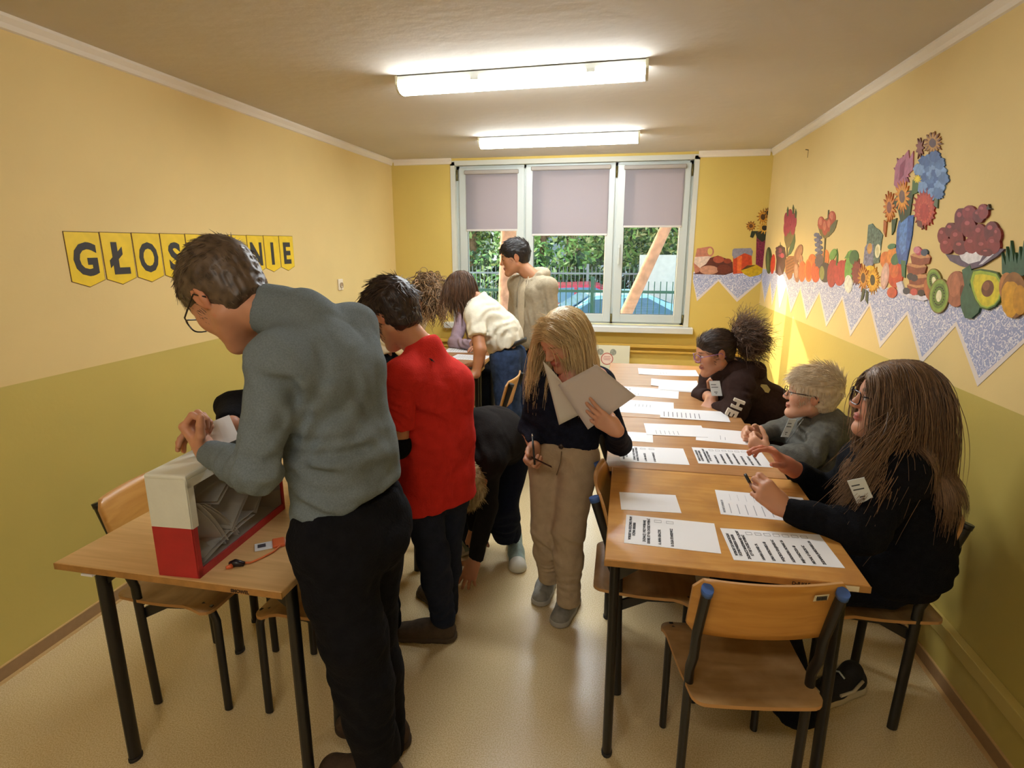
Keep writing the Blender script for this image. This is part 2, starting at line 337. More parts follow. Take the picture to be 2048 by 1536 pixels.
# ---- pennant letters
M_pen=mat('yellow card','#ecc80c',rough=.5,var=.05,scale=20); M_edge=mat('card edge brown','#6b4a10',rough=.7); M_blk=mat('black letter card','#2c2926',rough=.6)
for i,ch in enumerate('GŁOSOWANIE'):
    y0=2.041+i*.1704; y1=y0+.168; zt=1.665+.0012*i; x=XL
    r=root('letter_pennant','yellow pennant card with black letter %s on the left wall'%ch+(', third card' if i==2 else ', fifth card' if i==4 else ''),'pennant',(x,(y0+y1)/2,zt),0,'pennants spelling a word on the left wall')
    w_=(y1-y0)/2; b=B(); b.prism([(0,-w_,0),(0,w_,0),(0,w_-.002,-.205),(0,0,-.232),(0,-w_+.002,-.205)],.0015,(1,0,0)); b.obj('card_border',M_edge,r)
    b=B(); e=.003; b.prism([(.0015,-w_+e,-e),(.0015,w_-e,-e),(.0015,w_-.002-e,-.203),(.0015,0,-.232+e),(.0015,-w_+.002+e,-.203)],.001,(1,0,0)); b.obj('card_face',M_pen,r)
    # reads along +y seen from inside the room
    m=frame_m((.0030,0,-.180),(0,1,0),(0,0,1)); vs,fs=text_mesh(ch,.175,m,.0006,.0062,'CENTER'); b=B()
    zmax=max(v.z for v in vs); zmin=min(v.z for v in vs); ym=(max(v.y for v in vs)+min(v.y for v in vs))/2
    kz=.142/(zmax-zmin); yr=max(v.y for v in vs)-min(v.y for v in vs); ky=min(1.05,.115/max(yr,.01))
    vs=[Vector((v.x,(v.y-ym)*ky,-.185+(v.z-zmin)*kz)) for v in vs]; b._new(vs,fs); b.obj('letter',M_blk,r,fixn=False)
# ================================================================ outside the window
GZ=-.8
M_asph=mat('asphalt','#a9a6a3',rough=.9,var=.12,scale=2); M_grass=mat('grass','#5d6f3c',rough=.95,var=.3,scale=4)
b=B(); b.box((-26,YB+.22,GZ-.2),(26,46,GZ)); meta(b.obj('yard_ground',M_asph),'grey paved ground outside the window','ground',kind='structure')
b=B(); b.box((-26,18.9,GZ-.02),(2.8,30,GZ+.02)); meta(b.obj('grass_verge',M_grass),'green verge beyond the parked cars','grass',kind='stuff')
rng=random.Random(5)
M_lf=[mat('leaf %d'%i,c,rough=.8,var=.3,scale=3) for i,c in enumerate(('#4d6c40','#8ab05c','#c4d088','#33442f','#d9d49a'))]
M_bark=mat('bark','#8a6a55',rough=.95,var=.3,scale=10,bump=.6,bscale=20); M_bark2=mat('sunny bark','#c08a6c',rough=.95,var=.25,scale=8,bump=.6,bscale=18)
def leaves(bm_,c,rad,n,size,rng,mis):
    for _ in range(n):
        while 1:
            u=Vector((rng.uniform(-1,1),rng.uniform(-1,1),rng.uniform(-1,1)))
            if u.length<1: break
        p=Vector(c)+Vector((u.x*rad[0],u.y*rad[1],u.z*rad[2]))
        a=Vector((rng.gauss(0,1),rng.gauss(0,1),rng.gauss(0,1))).normalized(); q=a.orthogonal().normalized(); s=size*rng.uniform(.6,1.4)
        bm_.mi=rng.choice(mis)
        bm_._new([p-a*s,p+q*s*.45,p+a*s,p-q*s*.45],[(0,1,2,3)])
def tree(name,label,x,y,h,cr,trunk_r,n,size,mis,lean=(0,0),bark=None,low=0):
    r=root(name,label,'tree',(x,y+2,GZ),group='trees outside the window')
    top=Vector((lean[0],lean[1],h))
    b=B(); b.tube([(0,0,0),top*.3+Vector((rng.uniform(-.1,.1),0,0)),top*.65,top],[trunk_r*1.2,trunk_r,trunk_r*.75,trunk_r*.3],9); b.obj('trunk',bark or M_bark,r)
    b=B()
    for k in range(6):
        a=rng.uniform(0,2*PI); d=Vector((math.cos(a)*cr*.7,math.sin(a)*cr*.5,cr*rng.uniform(-.3,.5))); s=top*rng.uniform(.55,.85)
        b.tube([s,s+d*.5+Vector((0,0,.1)),s+d],[trunk_r*.4,trunk_r*.25,trunk_r*.1],6)
    b.obj('branch',bark or M_bark,r)
    b=B()
    for k in range(14):
        c=top*.85+Vector((rng.uniform(-1,1)*cr,rng.uniform(-1,1)*cr*.7,rng.uniform(-1+low*-.6,.8)*cr*.8)); leaves(b,c,(cr*.45,)*3,n//14,size,rng,mis)
    b.obj('foliage',M_lf,r,fixn=False)
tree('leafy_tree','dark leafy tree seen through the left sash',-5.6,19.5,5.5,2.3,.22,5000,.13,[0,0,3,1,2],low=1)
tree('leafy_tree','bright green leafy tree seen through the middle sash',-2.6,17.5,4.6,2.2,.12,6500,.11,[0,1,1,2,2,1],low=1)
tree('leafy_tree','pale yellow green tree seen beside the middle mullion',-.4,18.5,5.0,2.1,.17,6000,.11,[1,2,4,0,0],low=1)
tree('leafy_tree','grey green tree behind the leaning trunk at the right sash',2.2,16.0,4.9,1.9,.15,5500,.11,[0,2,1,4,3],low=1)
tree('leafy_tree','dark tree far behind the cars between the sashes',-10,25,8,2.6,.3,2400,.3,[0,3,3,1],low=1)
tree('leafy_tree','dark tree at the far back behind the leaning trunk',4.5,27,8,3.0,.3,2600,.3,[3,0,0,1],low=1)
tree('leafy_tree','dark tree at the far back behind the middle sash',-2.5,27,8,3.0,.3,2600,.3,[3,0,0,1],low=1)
# tall tree close to the window whose crown shades the left sashes
tree('leafy_tree','pink barked tree close outside the left sash',-2.0,8.4,5.4,1.4,.17,3000,.11,[0,1,3,2],bark=M_bark2)
# leaning trunk
r=root('leaning_tree','sunlit leaning tree trunk crossing the right sash','tree',(-.42,9.6,GZ),group=None)
b=B(); b.tube([(.0,0,0),(.46,0,1.24),(1.05,0,2.69),(1.45,0,3.7),(1.9,.1,5.0)],[.13,.10,.085,.08,.07],12); b.obj('trunk',M_bark2,r,smooth=True)
b=B()
for k in range(9): leaves(b,(2.0+rng.uniform(-1.0,1.4),rng.uniform(-.8,.8),5.0+rng.uniform(-1.0,1.0)),(.7,.6,.6),160,.10,rng,[0,1,2])
b.obj('foliage',M_lf,r,fixn=False)
# hedge
b=B()
for k in range(38):
    leaves(b,(-9+k*.3,18.6+rng.uniform(-.3,.3),GZ+1.0+rng.uniform(-.2,.9)),(.5,.4,.75),90,.13,rng,[0,3,3,0])
meta(b.obj('hedge',M_lf,fixn=False),'dark clipped hedge behind the parked cars','hedge',kind='stuff')
# building behind
b=B(); b.box((3.0,17.5,GZ),(9,21,GZ+3.0)); wb=b; o_=wb.obj('garage_building',mat('pale render','#d9cfc0',rough=.9,var=.05)); meta(o_,'pale low building with a flat roof at the far right of the window','building')
b=B(); b.box((2.9,17.3,GZ+3.0),(9.1,21,GZ+3.25)); b.obj('roof',mat('blue roof edge','#8fb6d6',rough=.6),o_)
b=B(); b.box((.45,16.6,GZ),(3.2,16.75,GZ+2.2)); meta(b.obj('concrete_wall',mat('concrete screen','#cfc5ba',rough=.9,var=.06)),'pale concrete screen wall behind the fence at the right','wall')
b=B(); b.box((-16,32,GZ),(-7.2,34,GZ+9)); meta(b.obj('apartment_block',mat('white render','#e8eaee',rough=.9)),'tall white apartment block far behind the left tree','building')
b=B(); b.box((-5,34,GZ),(8,36,GZ+8)); meta(b.obj('apartment_block',mat('greyblue render','#c7d2e2',rough=.9)),'pale blue apartment block glimpsed between the far trees','building')
# fences
M_fg=mat('green fence paint','#2e5a4c',rough=.5); M_fs=mat('galvanised bars','#8d9294',rough=.5,metal=.3)
def fence(y,x0,x1,z0,z1,step,M,posts,label):
    r=root('metal_fence',label,'fence',((x0+x1)/2,y,GZ)); cx=(x0+x1)/2
    b=B(); b.box((x0-cx,-.02,z1-GZ-.22),(x1-cx,.02,z1-GZ-.17)); b.box((x0-cx,-.02,z0-GZ+.1),(x1-cx,.02,z0-GZ+.15)); b.obj('rail',M,r)
    b=B(); x=x0
    while x<x1: b.box((x-cx-.008,-.008,z0-GZ),(x-cx+.008,.008,z1-GZ)); x+=step
    b.obj('bars',M,r)['kind']='stuff'
    for px_ in posts:
        b=B(); b.box((px_-cx-.035,-.035,0),(px_-cx+.035,.035,z1-GZ+.08)); b.obj('post',M,r)
fence(11.2,-6,5,GZ+.05,.98,.11,M_fg,(-5.2,-2.9,-.55,1.75,4.0),'dark green upright bar fence in front of the parked cars')
fence(17.3,-7,2.6,GZ+.05,1.05,.12,M_fs,(-6,-3.5,-1,1.5),'grey picket fence behind the parked cars')
# cars
def car(x,y,rz,col,label,s=1.0):
    r=root('parked_car',label,'car',(x,y,GZ),rz,'cars parked outside'); r.scale=(s,s,s)
    M=mat('car paint '+col,col,rough=.25,spec=.6); G=mat('car glass','#5d7f9c',rough=.1,spec=.8); K=mat('tyre','#1c1c1e',rough=.8)
    prof=[(-2.05,.35),(-2.1,.7),(-1.95,.9),(-1.1,.98),(-.45,1.42),(.7,1.46),(1.45,1.12),(2.0,1.02),(2.1,.6),(2.05,.32)]
    b=B(); 
    for i in range(len(prof)): pass
    b.prism([(u,-.82,v) for u,v in prof],1.64,(0,1,0)); bmesh.ops.bevel(b.bm,geom=list(b.bm.edges),offset=.07,segments=3,affect='EDGES'); b.obj('bodywork',M,r,smooth=True)
    wp=[(-1.02,.98),(-.42,1.35),(.12,1.38),(.12,.98)]; wq=[(.2,.98),(.2,1.38),(.68,1.38),(1.3,1.06),(1.25,.98)]
    for sd in (-1,1):
        for w_ in (wp,wq):
            b=B(); b.prism([(u,sd*.80,v) for u,v in w_],.035*sd,(0,1,0)); b.obj('side_window',G,r)
    b=B(); b.prism([(-1.16,-.68,.985),(-1.16,.68,.985),(-.5,.6,1.415),(-.5,-.6,1.415)],.02,Vector((-.55,0,.83)).normalized()); b.obj('windscreen',G,r)
    for wx in (-1.35,1.3):
        for sd in (-1,1):
            b=B(); b.lathe([(.2,-.1),(.31,-.1),(.33,-.06),(.33,.06),(.31,.1),(.2,.1)],(wx,sd*.76,.33),20,Matrix.Rotation(PI/2,3,'X')); wh=b.obj('wheel',K,r)
            b=B(); b.lathe([(.02,-.11),(.2,-.105),(.2,.105),(.02,.11)],(wx,sd*.76,.33),14,Matrix.Rotation(PI/2,3,'X')); b.obj('hubcap',M_fs,wh)
car(-.3,13.0,R(12),'#a9d4e4','pale turquoise car parked beyond the green fence')
car(-1.3,16.0-.1*0,R(5),'#c23a4c','red car parked farthest back behind the pale car',.95) if False else car(-1.4,16.1,R(4),'#c03a50','red car parked behind the pale turquoise car',1.0)
car(3.0,15.0,R(2),'#86c4e2','light blue car behind the leaning trunk',1.0)
car(-5.2,13.0,R(5),'#3f4a52','dark grey car at the left behind the fence',1.0)
# green bench-like container
r=root('slatted_screen','green slatted planter screen beyond the sill outside the middle sash','screen',(-.62,8.6,GZ))
for k in range(9):
    b=B(); b.box((-.75,-.12+k*.001,.42+k*.11),(.75,-.08,.50+k*.11),bev=.01); b.obj('slat',mat('bench green','#2f9a63',rough=.5),r)
for sx in (-.6,.6):
    b=B(); b.box((sx-.03,-.08,0),(sx+.03,-.02,1.38)); b.obj('leg',mat('bench green','#2f9a63'),r)
# distant passer-by
# ================================================================ desks, chairs
M_steel=mat('black tube steel','#1b1a19',rough=.38,spec=.5,bump=.05,bscale=200)
M_edge2=mat('worn board edge','#a8793f',rough=.6,var=.15,scale=30)
M_topA=wood('light oak laminate','#c39a64','#d6ae78',rough=.36,stretch=(2.2,34,34))
M_topB=wood('orange oak laminate','#bd8440','#d09a52',rough=.27,stretch=(2.2,22,22),wear='#a87440')
M_topC=wood('brown oak laminate','#a8774a','#b98758',rough=.27,stretch=(2.2,24,24))
def desk(x,y,rz,top,label,w=.68,d=.715,h=.75,legx=.31,group='school desks pushed together',tilt=0):
    """x,y = middle of the near edge"""
    r=root('school_desk',label,'desk',(x,y,0),rz,group)
    b=B(); b.box((-w/2,.0012,h-.022),(w/2,d-.0012,h),bev=.003); b.mi=1
    b.box((-w/2-.0008,.0004,h-.020),(w/2+.0008,.003,h-.002))
    b.obj('table_top',[top,M_edge2],r)
    b=B(); b.box((-legx,.085,h-.058),(legx,.11,h-.023),bev=.002); b.box((-legx,d-.11,h-.058),(legx,d-.085,h-.023),bev=.002)
    b.box((-legx-.0,.09,h-.058),(-legx+.03,d-.09,h-.023),bev=.002); b.box((legx-.03,.09,h-.058),(legx,d-.09,h-.023),bev=.002); b.obj('under_frame',M_steel,r)
    for sx in (-1,1):
        for yy,sy in ((.10,1),(d-.10,-1)):
            b=B(); b.tube([(sx*legx,yy,h-.024),(sx*legx,yy,.004)],.021,12,sx=.72,up=(0,1,0)); lg=b.obj('leg',M_steel,r,smooth=True)
            b=B(); b.prism([(sx*legx,yy-.002,h-.03),(sx*(legx-.10),yy-.002,h-.03),(sx*(legx-.10),yy-.002,h-.055),(sx*legx,yy-.002,h-.13)],.004,(0,1,0)); b.obj('corner_brace',M_steel,lg)
            b=B(); b.tube([(sx*legx,yy,.0),(sx*legx,yy,.012)],.023,12,sx=.75,up=(0,1,0)); b.obj('foot_cap',mat('rubber foot','#2a2725',rough=.7),lg)
    return r
RT=[]
for i,(t,lb) in enumerate(((M_topB,'nearest orange oak school desk of the right row, three printed lists near its front edge'),(M_topC,'second school desk of the right row, beside the blond boy'),(M_topC,'third school desk of the right row, in front of the girl in the brown hoodie'),(M_topC,'farthest school desk of the right row, below the window'))):
    RT.append(desk(.325-.018*i,1.475+i*.718,R(-.6),t,lb))
for i,(t,lb) in enumerate(((M_topA,'light oak school desk at the front left carrying the ballot box'),(M_topA,'school desk behind the ballot box desk, mostly hidden by the boy in the turtleneck'),(M_topB,'third desk of the left row, hidden behind the boy in red'),(M_topC,'desk of the left row on which the person in the white shirt leans'),(M_topC,'farthest desk of the left row, in front of the lilac sweatshirt'))):
    desk(-1.165-.045*i,1.172+i*.722,R(1.6 if i else -1.0),t,lb,w=.70)
# pencilled scrawl on the desk edges
def scrawl(txt,p,size,label,parent,xdir=(1,0,0)):
    vs,fs=text_mesh(txt,size,frame_m(p,xdir,(0,0,1)),.0002,.0006); b=B(); b._new(vs,fs); return b.obj('handwriting',mat('felt pen','#3a2413',rough=.8),parent,fixn=False)
M_ply=wood('chair beech','#bf843a','#d39a4e',rough=.33,stretch=(2,26,26))
M_ply2=wood('chair beech worn','#8f6c40','#a98453',rough=.5,stretch=(2,18,18),wear='#c0a075')
M_plyedge=mat('ply edge','#c09058',rough=.6)
M_blue=mat('blue plastic cap','#3f63a8',rough=.45)
def curved_panel(b,w,z0,z1,sag,th,y0,lean,rc=.03,n=18):
    """backrest: plywood bent in plan, rounded corners"""
    rows=8
    def P(u,v,off):
        # u in -1..1, v 0..1
        z=z0+(z1-z0)*v; y=y0+sag*(u*u-1)*-1 - lean*v
        return Vector((u*w/2,y-off,z))
    grid=[[],[]]
    for s,off in ((0,0),(1,th)):
        for j in range(rows+1):
            row=[]
            v=j/rows
            for i in range(n+1):
                u=-1+2*i/n
                # rounding of corners: pull v range in near the ends
                e=max(0,abs(u)*w/2-(w/2-rc))/rc; k=(1-math.sqrt(max(0,1-e*e)))*rc/(z1-z0)
                vv=k+(1-2*k)*v
                row.append(b.bm.verts.new(P(u,vv,off)))
            grid[s].append(row)
    for j in range(rows):
        for i in range(n):
            f=b.bm.faces.new((grid[0][j][i],grid[0][j][i+1],grid[0][j+1][i+1],grid[0][j+1][i])); f.smooth=True
            f=b.bm.faces.new((grid[1][j][i],grid[1][j+1][i],grid[1][j+1][i+1],grid[1][j][i+1])); f.smooth=True
    per=[(0,i) for i in range(n)]+[(j,n) for j in range(rows)]+[(rows,i) for i in range(n,0,-1)]+[(j,0) for j in range(rows,0,-1)]
    for k in range(len(per)):
        a,c=per[k],per[(k+1)%len(per)]
        f=b.bm.faces.new((grid[0][a[0]][a[1]],grid[1][a[0]][a[1]],grid[1][c[0]][c[1]],grid[0][c[0]][c[1]])); f.material_index=1
def make_chair(label,loc,rz,group='beech and black steel school chairs',seatmat=None,blue=True):
    r=root('school_chair',label,'chair',(loc[0],loc[1],0),rz,group)
    sh=.425; hw=.165
    for s in (-1,1):
        # rear leg running up into the back post, bent above the seat
        b=B(); b.tube([(s*hw,.03,.004),(s*hw,.02,.30),(s*hw,.015,.47),(s*hw,-.012,.53),(s*hw,-.02,.60),(s*hw,-.075,.765)],.0165,12,sx=.75,up=(0,1,0))
        lg=b.obj('back_post',M_steel,r,smooth=True)
        b=B(); b.tube([(s*hw,-.072,.757),(s*hw,-.0775,.774)],.0185,12,sx=.8,up=(0,1,0)); b.obj('end_cap',M_blue if blue else M_steel,lg)
        b=B(); b.tube([(s*(hw-.012),.300,.004),(s*(hw-.012),.298,.36),(s*(hw-.012),.284,.40),(s*(hw-.012),.25,.412)],.0145,12,sx=.8,up=(0,1,0) if 0 else None)
        b.obj('leg',M_steel,r,smooth=True)
        b=B(); b.prism([(s*(hw-.006),.03,.345),(s*(hw-.006),.03,.385),(s*(hw-.006),.10,.412),(s*(hw-.006),.29,.416),(s*(hw-.006),.29,.404),(s*(hw-.006),.12,.392)],.012,(-s,0,0)); b.obj('side_rail',M_steel,r)
    b=B(); b.tube([(-hw,.02,.40),(hw,.02,.40)],.011,8); b.obj('cross_bar',M_steel,r)
    # seat
    b=B(); N=22
    pts=[]
    def seatpt(u,v):
        w=.172+.018*v; x=u*w; y=-.07+.37*v
        return x,y
    top=[];bot=[]
    for j in range(11):
        v=j/10; rt_=[];rb=[]
        for i in range(N+1):
            u=math.sin(-PI/2+PI*i/N); e=max(0,abs(u)-.80)/.20; k=(1-math.sqrt(max(0,1-e*e)))*.095
            vv=k+(1-2*k)*v; x,y=seatpt(u,vv); z=sh+.006*(u*u)-.012*math.sin(PI*min(1,v*1.2))*(1-u*u*.5)-(.02*max(0,v-.85)/.15 if v>.85 else 0)
            rt_.append(b.bm.verts.new((x,y,z))); rb.append(b.bm.verts.new((x,y,z-.011)))
        top.append(rt_);bot.append(rb)
    for j in range(10):
        for i in range(N):
            f=b.bm.faces.new((top[j][i],top[j][i+1],top[j+1][i+1],top[j+1][i])); f.smooth=True
            f=b.bm.faces.new((bot[j][i],bot[j+1][i],bot[j+1][i+1],bot[j][i+1])); f.smooth=True
    per=[(0,i) for i in range(N)]+[(j,N) for j in range(10)]+[(10,i) for i in range(N,0,-1)]+[(j,0) for j in range(10,0,-1)]
    for k in range(len(per)):
        a,c=per[k],per[(k+1)%len(per)]
        f=b.bm.faces.new((top[a[0]][a[1]],bot[a[0]][a[1]],bot[c[0]][c[1]],top[c[0]][c[1]])); f.material_index=1
    b.obj('seat',[seatmat or M_ply2,M_plyedge],r)
    b=B(); curved_panel(b,.385,.60,.79,-.03,.009,.004,.052); b.obj('backrest',[M_ply,M_plyedge],r)
    for s in (-1,1):
        for z,y in ((.63,-.036),(.735,-.068)):
            pass
    return r
ch1=make_chair('empty school chair at the near end of the right row, small sticker on its back',(.395,1.445),R(8))
b=B(); m=frame_m((-.005,0,0),(1,0,0),(0,0,1))
b.prism([(.095,-.0755,.745),(.132,-.070,.747),(.132,-.076,.767),(.095,-.0815,.765)],.0008,(0,-1,0)); b.mi=1
for k in range(7): b.box((.101+k*.004,-.0805+k*.0006,.750),(.1035+k*.004,-.0785+k*.0006,.762))
b.obj('barcode_sticker',[mat('sticker paper','#ddd2b4',rough=.6),mat('sticker ink','#33302c',rough=.7)],ch1)
make_chair('school chair pushed under the near desk from the aisle side, beside the blonde girl',(.015,2.005),R(-90))
make_chair('school chair pushed under the second desk from the aisle, hidden behind the blonde girl',(.01,2.73),R(-92),blue=False)
make_chair('school chair against the right wall under the seated girl with long brown hair',(1.0,2.02),R(90),blue=False)
make_chair('school chair against the right wall under the blond boy in the grey hoodie',(.97,2.74),R(90),blue=False)
make_chair('school chair with pale back against the right wall under the girl in the brown hoodie',(.98,3.42),R(86),blue=False)
make_chair('school chair between the left wall and the ballot box desk',(-1.615,1.655),R(-88),blue=False)
make_chair('school chair tucked under the ballot box desk from the aisle',(-.86,1.68),R(90),blue=False)
make_chair('school chair in the aisle between the boy in the turtleneck and the boy in red',(-.93,2.33),R(90),blue=False)
make_chair('school chair with orange back beyond the person bending down in the aisle',(-.72,3.60),R(88),blue=False)
# ================================================================ papers
M_pap=mat('paper white','#e9e8ea',rough=.55); M_ink=mat('print ink','#3b3b40',rough=.7); M_ink2=mat('faint print','#8f9298',rough=.7)
ZT=.7502
class Paper:
    def __init__(s,name,label,c,rz,w=.27,h=.19,z=ZT,group='ballot papers on the right row of desks',parentM=None,curl=0.0,cat='paper'):
        # local x along long side
        s.o=root(name,label,cat,(c[0],c[1],z),rz,group); s.w,s.h=w,h
        b=B(); n=10
        top=[[b.bm.verts.new((-w/2+w*i/n,-h/2+h*j/4,.0007+curl*abs((i/n-.5)*2)**3)) for i in range(n+1)] for j in range(5)]
        bot=[[b.bm.verts.new((-w/2+w*i/n,-h/2+h*j/4,.0+curl*abs((i/n-.5)*2)**3)) for i in range(n+1)] for j in range(5)]
        for j in range(4):
            for i in range(n):
                b.bm.faces.new((top[j][i],top[j][i+1],top[j+1][i+1],top[j+1][i])); b.bm.faces.new((bot[j][i],bot[j+1][i],bot[j+1][i+1],bot[j][i+1]))
        for j in range(4):
            for i in (0,n): b.bm.faces.new((top[j][i],top[j+1][i],bot[j+1][i],bot[j][i]))
        for i in range(n):
            for j in (0,4): b.bm.faces.new((top[j][i],top[j][i+1],bot[j][i+1],bot[j][i]))
        b.obj('sheet',M_pap,s.o); s.tb=B(); s.lb=B()
    def line(s,txt,x,y,size,off=.0006,faint=False):
        """text reads along +y (towards the window), successive lines step along +x"""
        vs,fs=text_mesh(txt,size,frame_m((x,y,.0012),(0,1,0),(-1,0,0)),.0001,off); (s.lb if faint else s.tb)._new(vs,fs)
    def sq(s,x,y,a=.011,bb=.008,t=.0007):
        for lo,hi in (((x-a,y-bb),(x+a,y-bb+t)),((x-a,y+bb-t),(x+a,y+bb)),((x-a,y-bb),(x-a+t,y+bb)),((x+a-t,y-bb),(x+a,y+bb))): s.tb.box((lo[0],lo[1],.001),(hi[0],hi[1],.0013))
    def bar(s,x,y0,y1,t=.0022,faint=True): (s.lb if faint else s.tb).box((x-t/2,y0,.001),(x+t/2,y1,.0013))
    def done(s):
        for b_,m_ in ((s.tb,M_ink),(s.lb,M_ink2)):
            if len(b_.bm.verts): b_.obj('printed_text' if m_ is M_ink else 'faint_print',m_,s.o,fixn=False)
        return s.o
def short(p,full=True):
    p.line('WYBORY NA RZECZNIKA PRAW',-.118,-.072,.0105); p.line('UCZNIA 2025/2026',-.106,-.045,.0105)
    p.line('ZAZNACZ 1 PRZY WYBRANEJ',-.075,-.075,.0105); p.line('OSOBIE, KTÓRĄ CHCESZ WYBRAĆ',-.062,-.085,.0105)
    p.line('A. ANNA GRACZYK',-.030,-.082,.0105); p.sq(-.037,.068); p.line('B. OLGA STANKIEWICZ',.006,-.085,.0105); p.sq(0.0,.068)
def longl(p):
    p.line('WYBORY DO SAMORZĄDU',-.128,-.07,.0105); p.line('UCZNIOWSKIEGO 2025/26',-.116,-.07,.0105)
    p.line('ZAZNACZ MAKSYMALNIE 3 OSOBY',-.096,-.085,.0105); p.line('KTÓRE CHCESZ WYBRAĆ',-.084,-.065,.0105)
    for k,n_ in enumerate(('HANNA DAWID 7A','LENA WITKOWSKA 6B','WOJCIECH KRAJEWSKI 6C','ALEKSANDRA NOWAK 5A','MAJA ZARZYCKA 4B','MICHAŁ GÓRECKI 4C','ZUZANNA JANKOWSKA 3A')):
        p.line(n_,-.058+k*.0265,-.085,.0105); p.sq(-.066+k*.0265,.07,.009,.008)
def mids(pts,z=.75):
    q=[onz(x,y,z) for x,y in pts]; c=sum(q,Vector())/4; d=(q[1]-q[0]+q[2]-q[3]); return (c.x,c.y),math.atan2(d.y,d.x)
c,a=mids([(1252,1030),(1425,1047),(1445,1108),(1250,1086)]); p=Paper('ballot_paper','printed sheet with two tick boxes at the near left corner of the nearest right desk',c,a,.273,.189); short(p); p.done()
c,a=mids([(1441,1057),(1640,1069),(1683,1137),(1472,1120)]); p=Paper('ballot_paper','printed list with seven tick boxes at the near right corner of the nearest right desk',c,a,.29,.19); longl(p); p.done()
c,a=mids([(1239,984),(1350,991),(1363,1026),(1243,1020)]); p=Paper('paper_slip','small cream slip lying face down on the nearest right desk',c,a,.195,.142); p.done()
p=Paper('ballot_paper','faintly printed list under the pen hand of the girl with long brown hair',(.50,1.925),R(-3),.29,.20); 
for k in range(7): p.bar(-.11+k*.026,-.085,-.01); 
p.line('PROTOKÓŁ WYBORÓW',-.128,-.085,.009,faint=True)
for k in range(5): p.bar(-.10+k*.026,.02,.022+.05,.0006)
p.done()
c,a=mids([(1238,891),(1365,897),(1381,931),(1241,923)]); p=Paper('ballot_paper','printed sheet with two tick boxes at the left edge of the second right desk',c,a,.273,.195); short(p); p.done()
c,a=mids([(1385,894),(1500,900),(1543,936),(1399,928)]); p=Paper('ballot_paper','printed list with a row of tick boxes before the blond boy, second right desk',(c[0]+.01,c[1]),a,.285,.195); longl(p); p.done()
c,a=mids([(1287,847),(1400,852),(1415,875),(1297,870)]); p=Paper('ballot_paper','printed sheet near the middle of the second right desk, left of two overlapping',c,a,.275,.18,z=.7514)
for k in range(6): p.bar(-.09+k*.02,-.075,-.02)
p.done()
c,a=mids([(1400,856),(1480,862),(1500,892),(1385,880)]); p=Paper('ballot_paper','nearly blank sheet before the clasped hands of the blond boy',(c[0]+.03,c[1]),a,.275,.2); p.bar(-.03,-.06,.0,.002); p.bar(-.01,-.06,-.02,.002); p.done()
c,a=mids([(1215,862),(1305,866),(1304,886),(1218,878)]); p=Paper('paper_slip','small blank slip at the aisle edge of the second right desk',c,a,.205,.135); p.done()
c,a=mids([(1290,815),(1430,823),(1435,843),(1240,832)]); p=Paper('ballot_paper','list with tall column bars near the front edge of the third right desk',(c[0]+.10,c[1]),a-R(2),.34,.19,z=.7514)
for k in range(9): p.bar(-.15+k*.022,-.07,.02,.003,False)
p.done()
p=Paper('ballot_paper','sheet partly under the column table sheet on the third right desk',(.12,3.12),R(-4),.37,.27)
for k in range(5): p.bar(-.02+k*.02,.0,.05,.003)
p.bar(-.09,-.11,.1,.001); p.done()
c,a=mids([(1250,772),(1360,783),(1368,801),(1265,790)]); p=Paper('ballot_paper','sheet with a short heading on the left half of the third right desk',(.18,3.46),R(-6),.36,.22,z=.7506)
for k in range(6): p.bar(-.14+k*.018,-.09,-.05,.003)
for k in range(3): p.bar(-.15+k*.02,.03,.06,.004,False)
p.done()
p=Paper('ballot_paper','sheet with a dark ruled line beside the hand of the girl in the brown hoodie',(.40,3.58),R(-5),.30,.15,z=.7516); p.tb.box((-.14,-.06,.001),(.12,-.057,.0013)); p.bar(.135,-.05,.02,.003,False); p.done()
c,a=mids([(1302,758),(1396,763),(1395,777),(1303,772)]); p=Paper('ballot_paper','sheet at the near side of the farthest right desk',c,a,.29,.2,curl=.004)
for k in range(3): p.bar(-.12+k*.015,-.06,.02,.003)
p.done()
c,a=mids([(1276,737),(1392,741),(1399,754),(1276,749)]); p=Paper('ballot_paper','long sheet across the far end of the farthest right desk',c,a,.40,.2,curl=.003)
for k in range(3): p.bar(-.18+k*.02,-.06,-.01,.003); p.bar(-.05+k*.02,-.06,-.01,.003)
p.done()
p=Paper('ballot_paper','printed sheet on the far left desk under the leaning arm',(-1.16,4.36),R(-5),.29,.21,group='sheets on the left row of desks')
for k in range(8): p.bar(-.1+k*.022,-.08,.05,.003)
p.done()
p=Paper('ballot_paper','white sheet before the lilac sweatshirt on the farthest left desk',(-1.30,4.66),R(4),.29,.21,group='sheets on the left row of desks')
for k in range(6): p.bar(-.1+k*.022,-.06,.05,.003)
p.done()
p=Paper('ballot_paper','brown card folder under the palm of the person in the white shirt',(-1.14,3.62),R(3),.40,.5,group=None,cat='folder')
p.o.children[0].data.materials[0]=mat('brown card','#b98a66',rough=.6); p.o.name='card_folder'; p.done()
p=Paper('ballot_paper','white sheet seen between ballot box and grey sweater, on the second left desk',(-1.06,2.12),R(2),.22,.2,group='sheets on the left row of desks'); p.done()
